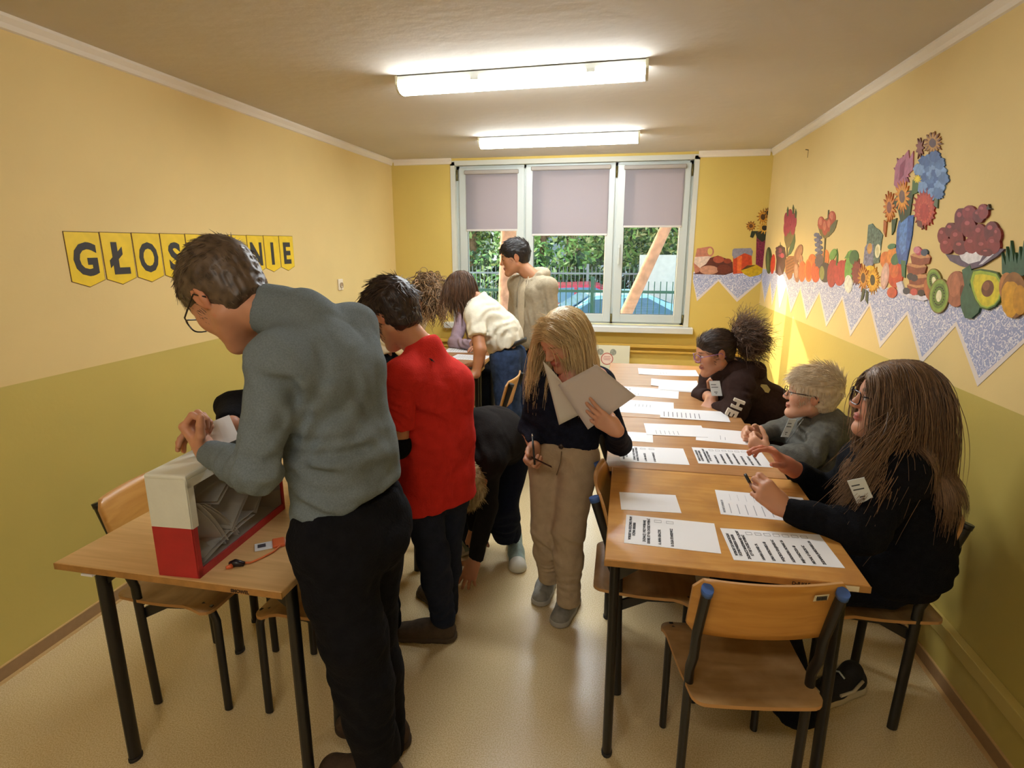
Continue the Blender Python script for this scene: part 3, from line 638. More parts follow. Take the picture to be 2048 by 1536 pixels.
# ================================================================ poster leaning by the window wall
r=root('poster_board','cream poster with two grey medallions leaning on the back wall below the sill','poster',(-.13,5.47,.385),0)
th=R(-6); rm=Matrix.Rotation(th,3,'X')
b=B(); b.box((-.23,-.004,0),(.23,.004,.31),rot=rm); b.obj('board',mat('poster cream','#d9d6bd',rough=.6),r)
def disc(cx,cz,r1,r0,y,mm,name='medallion'):
    b=B(); n=32
    a=[b.bm.verts.new(rm@Vector((cx+r1*math.cos(2*PI*k/n),y,cz+r1*math.sin(2*PI*k/n)))) for k in range(n)]
    if r0: 
        c_=[b.bm.verts.new(rm@Vector((cx+r0*math.cos(2*PI*k/n),y,cz+r0*math.sin(2*PI*k/n)))) for k in range(n)]
        for k in range(n): b.bm.faces.new((a[k],a[(k+1)%n],c_[(k+1)%n],c_[k]))
    else: b.bm.faces.new(a)
    b.obj(name,mm,r)
M_med=mat('medallion grey','#8f9080',rough=.7,var=.3,scale=60)
for cx in (-.045,.075): disc(cx,.245,.03,0,-.0045,M_med)
disc(.02,.18,.058,0,-.0046,mat('poster pink','#e7cfc0',rough=.6),'pink_disc'); disc(.02,.18,.058,.05,-.0050,mat('poster red ring','#b5544a',rough=.6),'red_ring')
b=B()
for z,w_ in ((.20,.03),(.185,.036),(.17,.03)): b.box((.02-w_,-.0056,z),(.02+w_,-.0052,z+.004),rot=rm)
b.obj('caption_lines',MC['poster red ring'],r)
b=B(); b.box((-.23,5.44-5.47,-.385),(.23,.10,-.01)); 
# low cabinet carrying it
bpy_tmp=b.bm; b.bm.free()
b=B(); b.box((-.38,5.40,0),(.13,5.545,.383),bev=.004); meta(b.obj('low_shelf',mat('cabinet beige','#b9a273',rough=.6)),'low beige shelf below the window behind the far right desk, carrying the poster','shelf')
# ================================================================ ballot box
M_bw=mat('white painted card','#dcdccf',rough=.45,var=.04,scale=12,bump=.15,bscale=30); M_br=mat('red painted card','#b0262a',rough=.42,var=.1,scale=14,bump=.12,bscale=40)
A0=onz(327,1151,.75); A1=onz(395,1161,.75); A2=onz(570,1022,.75)
bx=root('ballot_box','white and red ballot box with clear side full of folded papers','ballot box',(A1.x-.118,A1.y+.004,.7502),R(2))
W,D,Hh=.118,.425,.285; hz=.142; t=.007
b=B()
b.box((0,0,0),(t,D,Hh-.002)); b.box((0,0,0),(W,t,Hh)); b.box((0,D-t,0),(W,D,Hh)); b.box((0,0,Hh-t),(W,D,Hh))
b.bm.free(); b=B()
# walls as upper white and lower red panels
def pan(x0,y0,z0,x1,y1,z1,mi): b.mi=mi; b.box((x0,y0,z0),(x1,y1,z1))
for z0_,z1_,mi in ((0,hz,1),(hz,Hh,0)):
    pan(0,0,z0_,t,D,z1_,mi); pan(t,0,z0_,W-.0,t,z1_,mi); pan(t,D-t,z0_,W,D,z1_,mi)
b.obj('box_wall',[M_bw,M_br],bx)
b=B(); b.box((-.0008,-.0008,Hh-.012),(W+.0008,D+.0008,Hh+.004),bev=.006); b.obj('box_top',M_bw,bx)
b=B(); b.box((.035,.15,Hh+.0035),(.07,.30,Hh+.0048)); b.obj('slot',mat('slot dark','#3a3430',rough=.9),bx)
b=B(); b.mi=0; b.box((W-.004,.0,hz),(W+.001,.022,Hh-.02)); b.box((W-.004,.0,Hh-.032),(W+.001,D,Hh-.01)); b.box((W-.004,D-.012,hz),(W+.001,D,Hh-.02))
b.mi=1; b.box((W-.004,0,0),(W+.001,.016,hz)); b.box((W-.004,D-.012,0),(W+.001,D,hz)); b.box((W-.004,0,0),(W+.001,D,.022)); b.obj('window_rim',[M_bw,M_br],bx)
b=B(); b.box((W-.003,.014,.018),(W-.0015,D-.010,Hh-.03)); b.obj('clear_window',M_gl,bx)
b=B(); b.box((.003,.003,.002),(W-.004,D-.003,.006)); b.obj('box_floor',mat('box inner grey','#b9aea6',rough=.8),bx)
b=B(); b.box((t,t,.006),(t+.002,D-t,Hh-.012)); b.box((t,t,.006),(W-.006,t+.002,Hh-.012)); b.box((t,D-t-.002,.006),(W-.006,D-t,Hh-.012)); b.obj('inner_lining',MC['box inner grey'],bx)
# folded ballots in the box: each one a thing of its own
rg=random.Random(11)
M_pap2=mat('ballot paper grey','#cfc8c4',rough=.6)
lb=['steep folded sheet at the near end inside the ballot box','flat folded sheet at the bottom inside the ballot box','large folded sheet slanting up to the far end of the ballot box','sheet folded in half near the top of the ballot box','folded sheet with a creased corner in the middle of the ballot box','sheet standing against the far wall inside the ballot box']
spec=[((.058,.085,.105),R(-58),.095,.19),((.055,.16,.035),R(6),.10,.24),((.062,.27,.135),R(36),.095,.27),((.060,.22,.205),R(28),.095,.22),((.085,.13,.10),R(-50),.04,.20),((.055,.35,.09),R(40),.09,.14)]
def fold_sheet(w_,l_,op):
    b=B()
    for s_,a_ in ((0,0),(1,op)):
        n=6
        for i in range(n):
            y0_,y1_=-l_/2+l_*i/n,-l_/2+l_*(i+1)/n; bow=lambda y:.008*math.cos(y/l_*PI)
            z0_=a_*0+s_*.002; v=[Vector((-w_/2,y0_,z0_+bow(y0_))),Vector((w_/2,y0_,z0_+bow(y0_)+a_*w_)),Vector((w_/2,y1_,z0_+bow(y1_)+a_*w_)),Vector((-w_/2,y1_,z0_+bow(y1_)))]
            b.prism(v,.0008,(0,0,1))
    return b
for (c_,ang,w_,l_),l in zip(spec,lb):
    b=fold_sheet(w_,l_,.12); o=b.obj('folded_ballot',M_pap2); meta(o,l,'paper',group='folded ballots inside the ballot box')
    o.matrix_world=Matrix.Translation(bx.location)@Matrix.Rotation(R(2),4,'Z')@Matrix.Translation(c_)@Matrix.Rotation(ang,4,'X')@Matrix.Rotation(R(rg.uniform(-8,8)),4,'Y')
# lanyard with badge
ly=root('lanyard','orange lanyard with a clear badge holder beside the ballot box','lanyard',tuple(onz(545,1090,.7505)),R(35))
b=B(); b.box((-.048,-.022,0),(.0,.022,.003),bev=.001); b.obj('badge_card',mat('badge white','#d9d9dd',rough=.3),ly)
b=B(); b.box((-.040,-.008,.0031),(-.018,.012,.0036)); b.obj('photo_print',mat('badge print','#45414a',rough=.5),ly)
b=B(); b.box((.0,-.024,0),(.034,.024,.009),bev=.003); b.obj('orange_clip',mat('orange plastic','#dd6a3c',rough=.35),ly)
b=B(); b.box((.03,-.018,0),(.12,.018,.003),bev=.001); b.obj('pink_strap',mat('pink strap','#d9a59a',rough=.6,var=.25,scale=90),ly)
b=B(); b.tube([(.02,-.024,.005),(.0,-.05,.004),(-.03,-.07,.003),(-.06,-.085,.003),(-.085,-.075,.004)],.0028,6); b.obj('cord',mat('orange cord','#d4703a',rough=.7),ly)
b=B(); b.tube([(-.075,-.088,.004),(-.098,-.082,.010),(-.11,-.07,.005)],[.007,.011,.006],8); b.obj('dark_clasp',mat('dark clasp','#221417',rough=.4),ly)
b=B(); b.tube([(-.105,-.085,.004),(-.12,-.09,.005)],[.008,.004],8); b.obj('orange_clip',MC['orange plastic'],ly)

d_=[o for o in bpy.data.objects if o.name.startswith('school_desk')]
def edge_text(deskobj,txt,lx,size):
    vs,fs=text_mesh(txt,size,frame_m((lx,-.0004,.733),(1,0,0),(0,0,1)),.0003,.0005); b=B(); b._new(vs,fs); b.obj('handwriting',mat('felt pen','#3a2413',rough=.8),deskobj,fixn=False)
edge_text(bpy.data.objects['school_desk.004'],'SMOWEL',.205,.013); edge_text(RT[0],'D-IU/A5',.15,.013)
b=B(); b.box((.278,-.0008,.731),(.312,.0004,.746)); b.obj('edge_sticker',mat('sticker paper','#ddd2b4'),RT[0])
b=B(); b.box((-.262,-.0012,.722),(-.225,.09,.7275)); b.obj('paper_wedge',mat('paper white','#e9e8ea'),bpy.data.objects['school_desk.004'])
# ================================================================ wall decals (flat stickers)
def lace_mat():
    m=bpy.data.materials.new('blue lace print'); m.use_nodes=True; n=m.node_tree.nodes; L=m.node_tree.links; b=n['Principled BSDF']
    tc=n.new('ShaderNodeTexCoord'); nz=n.new('ShaderNodeTexNoise'); nz.inputs['Scale'].default_value=40; L.new(tc.outputs['Object'],nz.inputs[0])
    ad=n.new('ShaderNodeMixRGB'); ad.blend_type='ADD'; ad.inputs[0].default_value=.05; L.new(tc.outputs['Object'],ad.inputs[1]); L.new(nz.outputs[1],ad.inputs[2])
    vo=n.new('ShaderNodeTexVoronoi'); vo.inputs['Scale'].default_value=34; L.new(ad.outputs[0],vo.inputs[0])
    mu=n.new('ShaderNodeMath'); mu.operation='MULTIPLY'; mu.inputs[1].default_value=18; L.new(vo.outputs[0],mu.inputs[0])
    si=n.new('ShaderNodeMath'); si.operation='SINE'; L.new(mu.outputs[0],si.inputs[0])
    r=n.new('ShaderNodeValToRGB'); e=r.color_ramp.elements; e[0].position=.35; e[0].color=(*lin('#9aa2c8'),1); e[1].position=.75; e[1].color=(*lin('#e2e1e8'),1)
    L.new(si.outputs[0],r.inputs[0]); L.new(r.outputs[0],b.inputs['Base Color']); b.inputs['Roughness'].default_value=.5
    return m
M_lace=lace_mat(); M_rim=mat('sticker rim','#ded4cf',rough=.5)
DM={}
def dm(c,var=.18,sc_=40):
    k=(c,var,sc_)
    if k not in DM: DM[k]=mat('print %s %d'%(c,sc_),c,rough=.5,var=var,scale=sc_)
    return DM[k]
class Decal:
    """flat printed sticker on a wall; points come as wall coordinates (along wall, height)"""
    def __init__(s,label,cat,wall='R',base=0,name=None):
        s.b=B(); s.m=[]; s.l=base; s.wall=wall; s.label=label; s.cat=cat; s.name=name or (cat.replace(' ','_')+'_sticker')
    def pt(s,u,v,d): return Vector((XR-d,u,v)) if s.wall=='R' else Vector((u,YB-d,v))
    def add(s,pts,col):
        m=col if not isinstance(col,str) else dm(col)
        if m not in s.m: s.m.append(m)
        s.b.mi=s.m.index(m); d=.0012+s.l*.00002; s.l+=1
        nrm=(-1,0,0) if s.wall=='R' else (0,-1,0)
        s.b.prism([s.pt(u,v,0.0004) for u,v in pts],d,nrm); return s
    def px(s,pts,col):
        q=[(onx(x,y,XR).y,onx(x,y,XR).z) if s.wall=='R' else (ony(x,y,YB).x,ony(x,y,YB).z) for x,y in pts]; return s.add(q,col)
    def ell(s,x,y,rx,ry,col,rot=0,n=26,jag=0,seed=0):
        """ellipse given by pixel centre and pixel radii"""
        rr=random.Random(seed); P=[]
        for k in range(n):
            t=2*PI*k/n; j=1+(rr.uniform(-jag,jag) if jag else 0)
            a=rx*math.cos(t)*j; c=ry*math.sin(t)*j; P.append((x+a*math.cos(rot)-c*math.sin(rot),y+a*math.sin(rot)+c*math.cos(rot)))
        return s.px(P,col)
    def flower(s,x,y,rx,ry,col,cc,n=16,inner=.36,seed=0,depth=.55):
        rr=random.Random(seed)
        for lay,(c_,k) in enumerate(((col[1],1.0),(col[0],.86))):
            P=[]; off=rr.uniform(0,1)
            for i in range(n):
                t=2*PI*(i+off)/n; m=1+rr.uniform(-.12,.12)
                for dt,rd in ((-.38,depth),(-.16,.85),(0,1.0*m),(.16,.85),(.38,depth)):
                    tt=t+dt*2*PI/n; P.append((x+rx*k*rd*math.cos(tt),y+ry*k*rd*math.sin(tt)))
            s.px(P,c_)
        if cc: s.ell(x,y,rx*inner,ry*inner,cc,jag=.06,seed=seed)
        return s
    def done(s,group='fruit and flower stickers on the wall'):
        o=s.b.obj(s.name,s.m); return meta(o,s.label,s.cat,group)
# lace border, right wall: one strip with hanging points
tips=[5.40,5.135,4.889,4.569,4.188,3.79,3.40,3.02,2.62,2.22,1.84,1.46]
not_=[5.59,5.27,5.03,4.76,4.40,3.99,3.587,3.206,2.804,2.418,2.03,1.65,1.28]
def lace_strip(wall,us_n,us_t,ztop,znot,ztip,label,e=.014):
    d=Decal(label,'border',wall,0,'lace_border')
    P=[(us_n[0],ztop)]
    for k in range(len(us_t)): P+= [(us_n[k],znot),(us_t[k],ztip)]
    P+=[(us_n[-1],znot),(us_n[-1],ztop)]
    d.add(P,M_rim); sgn=1 if us_n[1]>us_n[0] else -1
    P=[(us_n[0],ztop-.004)]
    for k in range(len(us_t)): P+= [(us_n[k],znot+e*1.3),(us_t[k],ztip+e*2.2)]
    P+=[(us_n[-1],znot+e*1.3),(us_n[-1],ztop-.004)]
    d.add(P,M_lace)
    return d.done(None)
lace_strip('R',not_,tips,1.415,1.313,1.128,'white and blue lace paper border with points along the right wall')
lace_strip('B',[.640,.866,1.232],[.69,1.042],1.382,1.30,1.114,'white and blue lace paper border with points on the back wall right of the window')
BR='#7a3b28'
# --- back wall
d=Decal('terracotta and cream pitcher sticker beside the window','pitcher','B',3)
d.px([(1394,497),(1419,493),(1427,498),(1421,510),(1426,528),(1424,545),(1390,548),(1387,528),(1391,512)],'#b9765e'); d.px([(1389,514),(1422,512),(1424,530),(1404,540),(1388,526)],'#dcc3b0')
d.ell(1420,503,8,10,'#b9765e'); d.ell(1420,503,5,7,M_back); d.done()
d=Decal('brown bread rolls sticker between pitcher and jam jar','bread','B',6)
d.px([(1385,548),(1398,544),(1402,534),(1412,528),(1420,516),(1436,511),(1452,517),(1465,524),(1466,545),(1450,550)],'#5a2619'); d.ell(1437,519,11,7,'#a84f35'); d.ell(1455,522,8,5,'#8c3b25'); d.ell(1418,540,19,9,'#c08a70'); d.ell(1448,538,14,9,'#6c2d1c'); d.done()
d=Decal('orange jam jar sticker with grey cloth lid','jar','B',12)
d.px([(1466,508),(1503,506),(1505,545),(1466,548)],'#c8441c'); d.px([(1474,512),(1484,512),(1482,546),(1474,546)],'#e46a2c'); d.px([(1465,500),(1468,497),(1502,496),(1506,503),(1504,512),(1489,506),(1478,512),(1468,518),(1464,510)],'#8d8a98'); d.done()
d=Decal('tall dark vase of sunflowers sticker in the corner of the back wall','flower vase','B',16)
d.px([(1513,472),(1537,468),(1536,540),(1511,545)],dm('#7c2142',.5,90)); d.px([(1509,462),(1540,462),(1534,478),(1524,484),(1514,476)],'#262a1c')
d.flower(1526,434,13,17,('#c98a22','#8a5a14'),'#4a2f14',n=12,seed=1); d.flower(1535,426,7,12,('#a87018','#4c2c10'),'#2b1a0c',n=9,seed=2); d.flower(1502,452,11,11,('#c08428','#7c4a14'),'#5a3414',n=11,seed=3)
d.flower(1529,456,16,14,('#d9a640','#a06c1c'),'#20160e',n=13,seed=4); d.px([(1503,462),(1513,462),(1506,476),(1500,474)],'#24301c'); d.done()
d=Decal('yellow pepper sticker lying at the foot of the vase','pepper','B',30)
d.px([(1481,541),(1494,531),(1512,529),(1526,537),(1529,542),(1518,550),(1500,554),(1489,549)],'#c9a40c'); d.px([(1481,541),(1494,531),(1512,530),(1494,537)],'#5a3a10'); d.done()
# --- right wall, far to near
d=Decal('dark green cucumber sticker nearest the corner','cucumber','R',2); d.ell(1538,521,6.5,27,'#3c4a26'); d.ell(1536,521,2.5,22,'#6a7a44'); d.done()
d=Decal('red chilli sticker beside the cucumber','chilli','R',4); d.ell(1546,528,4.5,20,'#c43a22',.08); d.done()
d=Decal('dark chocolate cake sticker with berries','cake','R',6); d.px([(1551,545),(1553,520),(1551,503),(1557,492),(1563,490),(1570,497),(1573,515),(1570,535),(1567,548),(1559,552)],'#4c2b28'); 
for k in range(9): d.ell(1555+(k%3)*6,497+(k//3)*6+(k%2)*2,3.4,3.4,['#5e3340','#8a3f50','#3e2530'][k%3])
d.ell(1565,511,4,5,'#b8465a'); d.px([(1561,484),(1562,493),(1560,493)],'#3a3a22'); d.done()
d=Decal('slim bouquet of dark pink tulips sticker','bouquet','R',20); d.px([(1569,460),(1578,450),(1590,456),(1589,475),(1580,492),(1574,500),(1569,480)],'#7c6a44')
for x_,y_ in ((1573,440),(1581,433),(1589,441),(1577,452),(1586,455),(1572,458)): d.ell(x_,y_,4.5,15,'#a8364e',seed=x_); 
for x_,y_ in ((1576,418),(1587,414),(1592,422)): d.px([(x_-1.5,y_+14),(x_-2,y_+2),(x_,y_-5),(x_+2,y_+3),(x_+1,y_+14)],'#4c5a3a')
d.px([(1573,495),(1576,495),(1576,514),(1573,514)],'#5a4a2c'); d.done()
d=Decal('green leaf spray sticker below the tulips','leaf','R',34); d.px([(1576,512),(1580,494),(1586,480),(1590,468),(1591,482),(1588,497),(1582,508)],'#3c5a3c'); d.done()
d=Decal('pair of brown croissants sticker','croissant','R',36); d.px([(1571,520),(1578,512),(1588,512),(1590,530),(1584,556),(1578,560),(1571,545)],'#96582a'); 
for k in range(5): d.px([(1573,522+k*6),(1588,514+k*6),(1588,517+k*6),(1573,526+k*6)],'#7a421c')
d.done()
d=Decal('pale brown bread rolls sticker, one upright and one leaning','bread','R',44); d.ell(1597,508,7.5,20,'#8a5236',.3); d.ell(1599,506,4.5,15,'#a66c4c',.3); d.ell(1602,522,4,12,'#b07a5a',.1); d.ell(1594,545,6,20,'#9a5e40',-.05); d.ell(1593,542,3.5,14,'#c08a70',-.05); d.done()
d=Decal('cluster of halved oranges sticker','oranges','R',52); d.ell(1605,543,7,21,'#d9622c',.03); d.ell(1625,522,8,14,'#d96a2c'); d.ell(1652,515,7,16,'#d87838'); d.ell(1618,541,8,23,'#e87830'); d.ell(1618,541,5.8,19,'#e2561c'); d.ell(1632,545,9,20,'#d0502c'); d.done()
d=Decal('grey purple hyacinth stem sticker','hyacinth','R',62)
for k in range(12): d.ell(1634+(k%2)*5+(k/3.0),470+k*5,5.5,4,['#6c7088','#565a74'][k%2],jag=.15,seed=k)
d.ell(1640,522,9,14,'#5c4a54',jag=.15,seed=3); d.done()
d=Decal('large open tulip bouquet sticker on a thin stalk','bouquet','R',80); d.px([(1650,474),(1652.5,474),(1650,530),(1647,530)],'#4c4428')
d.px([(1636,450),(1640,434),(1648,440),(1655,436),(1666,440),(1676,440),(1672,456),(1662,470),(1650,478),(1641,468)],'#7c6a3c')
for x_,y_,rx,ry in ((1643,446,6.5,13),(1651,455,6,16),(1665,435,7,13),(1660,450,6,14)): d.ell(x_,y_,rx,ry,'#b4503e'); d.ell(x_-1,y_-3,rx*.5,ry*.6,'#cc7a62')
d.px([(1662,452),(1671,442),(1676,440),(1669,462),(1658,474)],'#6c6c4c'); d.px([(1657,420),(1659,420),(1658,438),(1656,438)],'#3c3c24'); d.done()
d=Decal('dark figs and melon slice sticker','figs','R',96); d.ell(1651,545,12,20,'#3a3036'); d.ell(1645,546,5,14,'#8a8a4c'); d.done()
d=Decal('large red peppers sticker with green leaf','pepper','R',100); d.ell(1667,509,6,12,'#6c9c4c',.35); d.ell(1665,547,9.5,28,'#a82c34',.06); d.ell(1682,546,12,26,'#b8343c',.14); d.px([(1669,536),(1674,512),(1677,536),(1692,519),(1690,548),(1672,552)],'#b8343c'); d.px([(1673,530),(1675,497),(1677,510),(1676,532)],'#3c6c34'); d.done()
d=Decal('green apple and round leaf sticker behind the zinnia','apple','R',108); d.ell(1700,535,9,35,'#6ca24c',.1); d.px([(1690,517),(1698,503),(1700,516)],'#5c8c44'); d.ell(1709,515,9,15,'#3c6c44',.1); d.ell(1698,568,8,18,'#dcdccc'); d.done()
d=Decal('dark red zinnia sticker','zinnia','R',114); d.flower(1715,545,12,28,('#8a2c34','#742430'),None,n=15,seed=8,depth=.78); d.flower(1714,546,7,17,('#7a2830','#922f3a'),None,n=12,seed=7,depth=.7); d.done()
d=Decal('decorated tins of pasta and leaves sticker','jars','R',120); d.px([(1728,527),(1731,495),(1736,487),(1751,487),(1748,530),(1738,536)],dm('#7c7c94',.5,60)); d.px([(1738,450),(1746,447),(1752,455),(1760,460),(1767,470),(1764,487),(1760,525),(1748,528),(1749,488),(1735,488)],dm('#5c7264',.6,60)); d.ell(1741,497,5,11,'#c89452',.1); d.ell(1757,502,5.5,14,'#e4dcb4',.08); d.ell(1757,502,3.2,9,'#d4cc94',.08); d.done()
d=Decal('orange and brown sunflowers sticker over the lace','sunflower','R',130); d.flower(1728,556,12,28,('#d08a2c','#b4641c'),'#5c3424',n=15,seed=10); d.px([(1727,575),(1732,580),(1728,598),(1722,604)],'#2c3c2c'); d.px([(1734,580),(1738,584),(1737,608),(1732,600)],'#2c3c2c'); d.flower(1747,560,14,30,('#e2a82c','#c4841c'),'#34302c',n=16,seed=11); d.ell(1742,536,8,5,'#e4b414'); d.done()
d=Decal('orange peaches with leaves sticker','peaches','R',146); d.ell(1773,520,11,17,'#d97838'); d.ell(1789,512,14,16,'#e08a3c'); d.ell(1792,548,16,27,'#c8442c'); d.ell(1790,540,9,16,'#d4643c'); d.ell(1785,493,8,5.5,'#4c7c54',-.3); d.ell(1794,518,9,13,'#3c6c4c',.5); d.ell(1772,552,8,27,'#cc9c8c',.12); d.ell(1771,552,5,20,'#dcb4a8',.12); d.ell(1786,585,10,11,'#c8503c'); d.done()
d=Decal('tall blue ribbed vase sticker','flower vase','R',170); d.px([(1800,442),(1812,432),(1830,430),(1826,470),(1814,530),(1800,528),(1794,500),(1796,460)],dm('#3c62a4',.35,50)); d.px([(1802,445),(1818,436),(1814,500),(1806,510),(1800,490)],dm('#5a86c2',.3,60)); d.px([(1804,520),(1814,522),(1812,556),(1806,552)],'#3c6c4c')
d.done()
d=Decal('large mixed bouquet sticker of sunflowers and blue hydrangea','bouquet','R',178)
d.px([(1787,405),(1800,385),(1830,380),(1822,430),(1804,446),(1798,420)],'#3f4f33')
d.flower(1806,345,17,32,('#b4677c','#8c4c64'),None,n=9,seed=20,depth=.6); d.px([(1793,332),(1800,318),(1810,312),(1819,300),(1821,318),(1829,302),(1828,340),(1815,352),(1800,380),(1790,370)],'#b06a80'); d.px([(1803,330),(1814,318),(1810,350),(1800,362)],'#8f3c58')
d.flower(1868,286,20,25,('#b8842c','#7c4c14'),'#5a3a34',n=13,seed=21); d.flower(1842,296,9,22,('#8c4c3c','#6c3424'),None,n=9,seed=22)
for k in range(26):
    a=k*2.4; q=math.sqrt(k/26); d.ell(1866+27*q*math.cos(a),352+42*q*math.sin(a),11,12,['#5878a8','#7c9cc8','#46649a'][k%3],jag=.18,seed=k)
d.px([(1873,395),(1879,400),(1878,417),(1870,410)],'#5c6c54')
d.px([(1828,360),(1842,352),(1838,385),(1826,390)],'#4c6c2c'); d.flower(1838,358,9,10,('#e4cc24','#c4a414'),None,n=9,seed=23)
d.flower(1781,415,13,32,('#d98a34','#b8642c'),'#8a5248',n=15,seed=24); d.px([(1770,440),(1776,446),(1773,474),(1769,462)],'#b8642c'); d.px([(1786,440),(1796,436),(1791,462),(1786,470)],'#3c5434')
d.flower(1807,393,16,36,('#e09c34','#d0782c'),'#7a5c50',n=16,seed=25)
d.flower(1852,418,24,40,('#c04a3a','#a83a30'),None,n=20,seed=26,depth=.8); d.flower(1852,424,15,26,('#b03c34','#cc5c48'),None,n=16,seed=27,depth=.75); d.px([(1836,440),(1846,442),(1850,458),(1838,452)],'#6c3a34')
d.done()
d=Decal('stack of pancakes sticker with berries on a white plate','pancakes','R',240)
d.px([(1795,566),(1806,562),(1812,582),(1836,590),(1862,592),(1872,594),(1850,602),(1820,596),(1800,585)],'#d4d0dc')
for k,(y_,w_,x_) in enumerate(((579,19,1836),(560,20,1839),(539,20,1836),(520,20,1844))): d.px([(x_-w_,y_-9),(x_-w_+5,y_-13),(x_+w_-4,y_-11),(x_+w_,y_-4),(x_+w_-3,y_+7),(x_,y_+11),(x_-w_+3,y_+8)],'#8c4434'); d.px([(x_-w_,y_-9),(x_-w_+5,y_-13),(x_+w_-4,y_-11),(x_+w_,y_-5),(x_,y_-3)],'#c4885c')
for x_,y_,c_ in ((1824,553,'#34303c'),(1832,556,'#3c3444'),(1816,582,'#34384c'),(1831,584,'#c44c4c'),(1846,586,'#3c2c34'),(1841,504,'#b4445c'),(1852,505,'#3c4c64'),(1837,500,'#c87c8c')): d.ell(x_,y_,7,7,c_,jag=.05,seed=x_)
d.done()
def kiwi(d,x,y,rx,ry,rot):
    d.ell(x,y,rx,ry,'#7c6c34',rot); d.ell(x,y,rx*.93,ry*.94,'#7f9c44',rot); d.ell(x,y,rx*.72,ry*.72,'#5f7c34',rot)
    for k in range(18):
        t=2*PI*k/18; a=rx*.52*math.cos(t); c=ry*.52*math.sin(t); d.ell(x+a*math.cos(rot)-c*math.sin(rot),y+a*math.sin(rot)+c*math.cos(rot),1.1,1.8,'#2c2c1c',t)
    d.ell(x,y,rx*.28,ry*.34,'#e0dcb4',rot)
d=Decal('two kiwi halves sticker with a whole kiwi','kiwi','R',262); d.ell(1861,580,9,22,'#b0603c',-.2); kiwi(d,1872,562,15,25,-.15); kiwi(d,1882,592,20,35,.1); d.done()
d=Decal('whole brown kiwi sticker','kiwi','R',262); d.ell(1916,578,21,36,'#a05c44',.05); d.ell(1912,570,12,24,'#b06a50',.05); d.ell(1928,582,4,12,'#6c3424',.1); d.done()
d=Decal('glass bowl heaped with dark red plums sticker','fruit bowl','R',306)
d.px([(1895,508),(1925,512),(1960,505),(2000,497),(2014,498),(2000,512),(1968,532),(1948,538),(1925,532),(1905,522)],'#5c4c64'); d.px([(1922,508),(1950,501),(1972,508),(1965,522),(1942,528),(1928,520)],'#dcd8dc'); d.px([(1982,510),(1996,506),(1970,528),(1962,530)],'#ccc8d4')
for k,(x_,y_,rx,ry) in enumerate(((1890,472,11,17),(1906,460,12,15),(1898,492,14,16),(1918,478,14,20),(1926,440,13,24),(1943,425,14,14),(1942,455,15,20),(1925,495,15,15),(1948,490,15,17),(1964,470,15,22),(1962,432,12,14),(1971,423,11,15),(1970,495,15,16),(1988,465,15,22),(1992,490,14,18),(2000,470,8,15),(1979,505,12,8))):
    d.ell(x_,y_,rx,ry,['#7c2830','#6a2430','#862c34'][k%3],jag=.03,seed=k); d.ell(x_-3,y_-ry*.45,rx*.35,ry*.22,'#a84c54')
d.px([(1978,416),(1982,408),(1984,416),(1988,418),(1980,420)],'#3c3020'); d.done()
d=Decal('green pointed avocado skin sticker behind the cut avocado','avocado','R',350); d.px([(1929,540),(1945,530),(1950,545),(1944,570),(1958,600),(1966,612),(1962,625),(1948,637),(1935,636),(1927,615),(1926,595),(1934,570)],'#35604c'); d.done()
d=Decal('big cut avocado sticker with its brown stone','avocado','R',352)
o_=[(1950,540),(1965,538),(1985,541),(2000,545),(2009,560),(2011,580),(2006,600),(1996,613),(1980,620),(1966,616),(1955,600),(1948,580),(1944,560)]
d.px(o_,'#42602c'); d.px([(1978+(x_-1978)*.93,578+(y_-578)*.92) for x_,y_ in o_],'#9cb43c'); d.px([(1979+(x_-1978)*.82,580+(y_-578)*.8) for x_,y_ in o_],'#d4c42c'); d.ell(1981,577,12.5,17,'#6c3c28',.2); d.ell(1978,572,7,9,'#8a5238',.2); d.done()
d=Decal('pineapple sticker cut by the right picture edge','pineapple','R',362)
for k in range(7): d.px([(2010+k*7,548),(2018+k*6-(3-k)*3,505-(k%3)*12),(2024+k*7,552)],'#2c5c48')
d.px([(2010,533),(2035,528),(2040,552),(2025,556)],'#2c5c48'); d.ell(2020,575,16,30,'#b4743c'); d.ell(2034,590,26,46,'#8c5c2c'); d.ell(2028,598,20,36,'#d49a20',jag=.06,seed=4); d.ell(2046,600,14,30,'#c48a1c'); d.done()
# ================================================================ implicit surfaces for people
_rs=np.random.RandomState(3); _LT=_rs.rand(32,32,32).astype(np.float32)
def vnoise(p,sc_,seed=0):
    q=p*sc_+seed*7.31; i=np.floor(q).astype(int); f=q-i; f=f*f*(3-2*f); i&=31; j=(i+1)&31
    def g(a,b,c): return _LT[a,b,c]
    x0,y0,z0=i[...,0],i[...,1],i[...,2]; x1,y1,z1=j[...,0],j[...,1],j[...,2]; fx,fy,fz=f[...,0],f[...,1],f[...,2]
    a=g(x0,y0,z0)*(1-fx)+g(x1,y0,z0)*fx; b=g(x0,y1,z0)*(1-fx)+g(x1,y1,z0)*fx
    c=g(x0,y0,z1)*(1-fx)+g(x1,y0,z1)*fx; d=g(x0,y1,z1)*(1-fx)+g(x1,y1,z1)*fx
    return (a*(1-fy)+b*fy)*(1-fz)+(c*(1-fy)+d*fy)*fz
A_=lambda v: np.array(v,float)
def nrm(v): v=A_(v); return v/max(1e-9,np.linalg.norm(v))
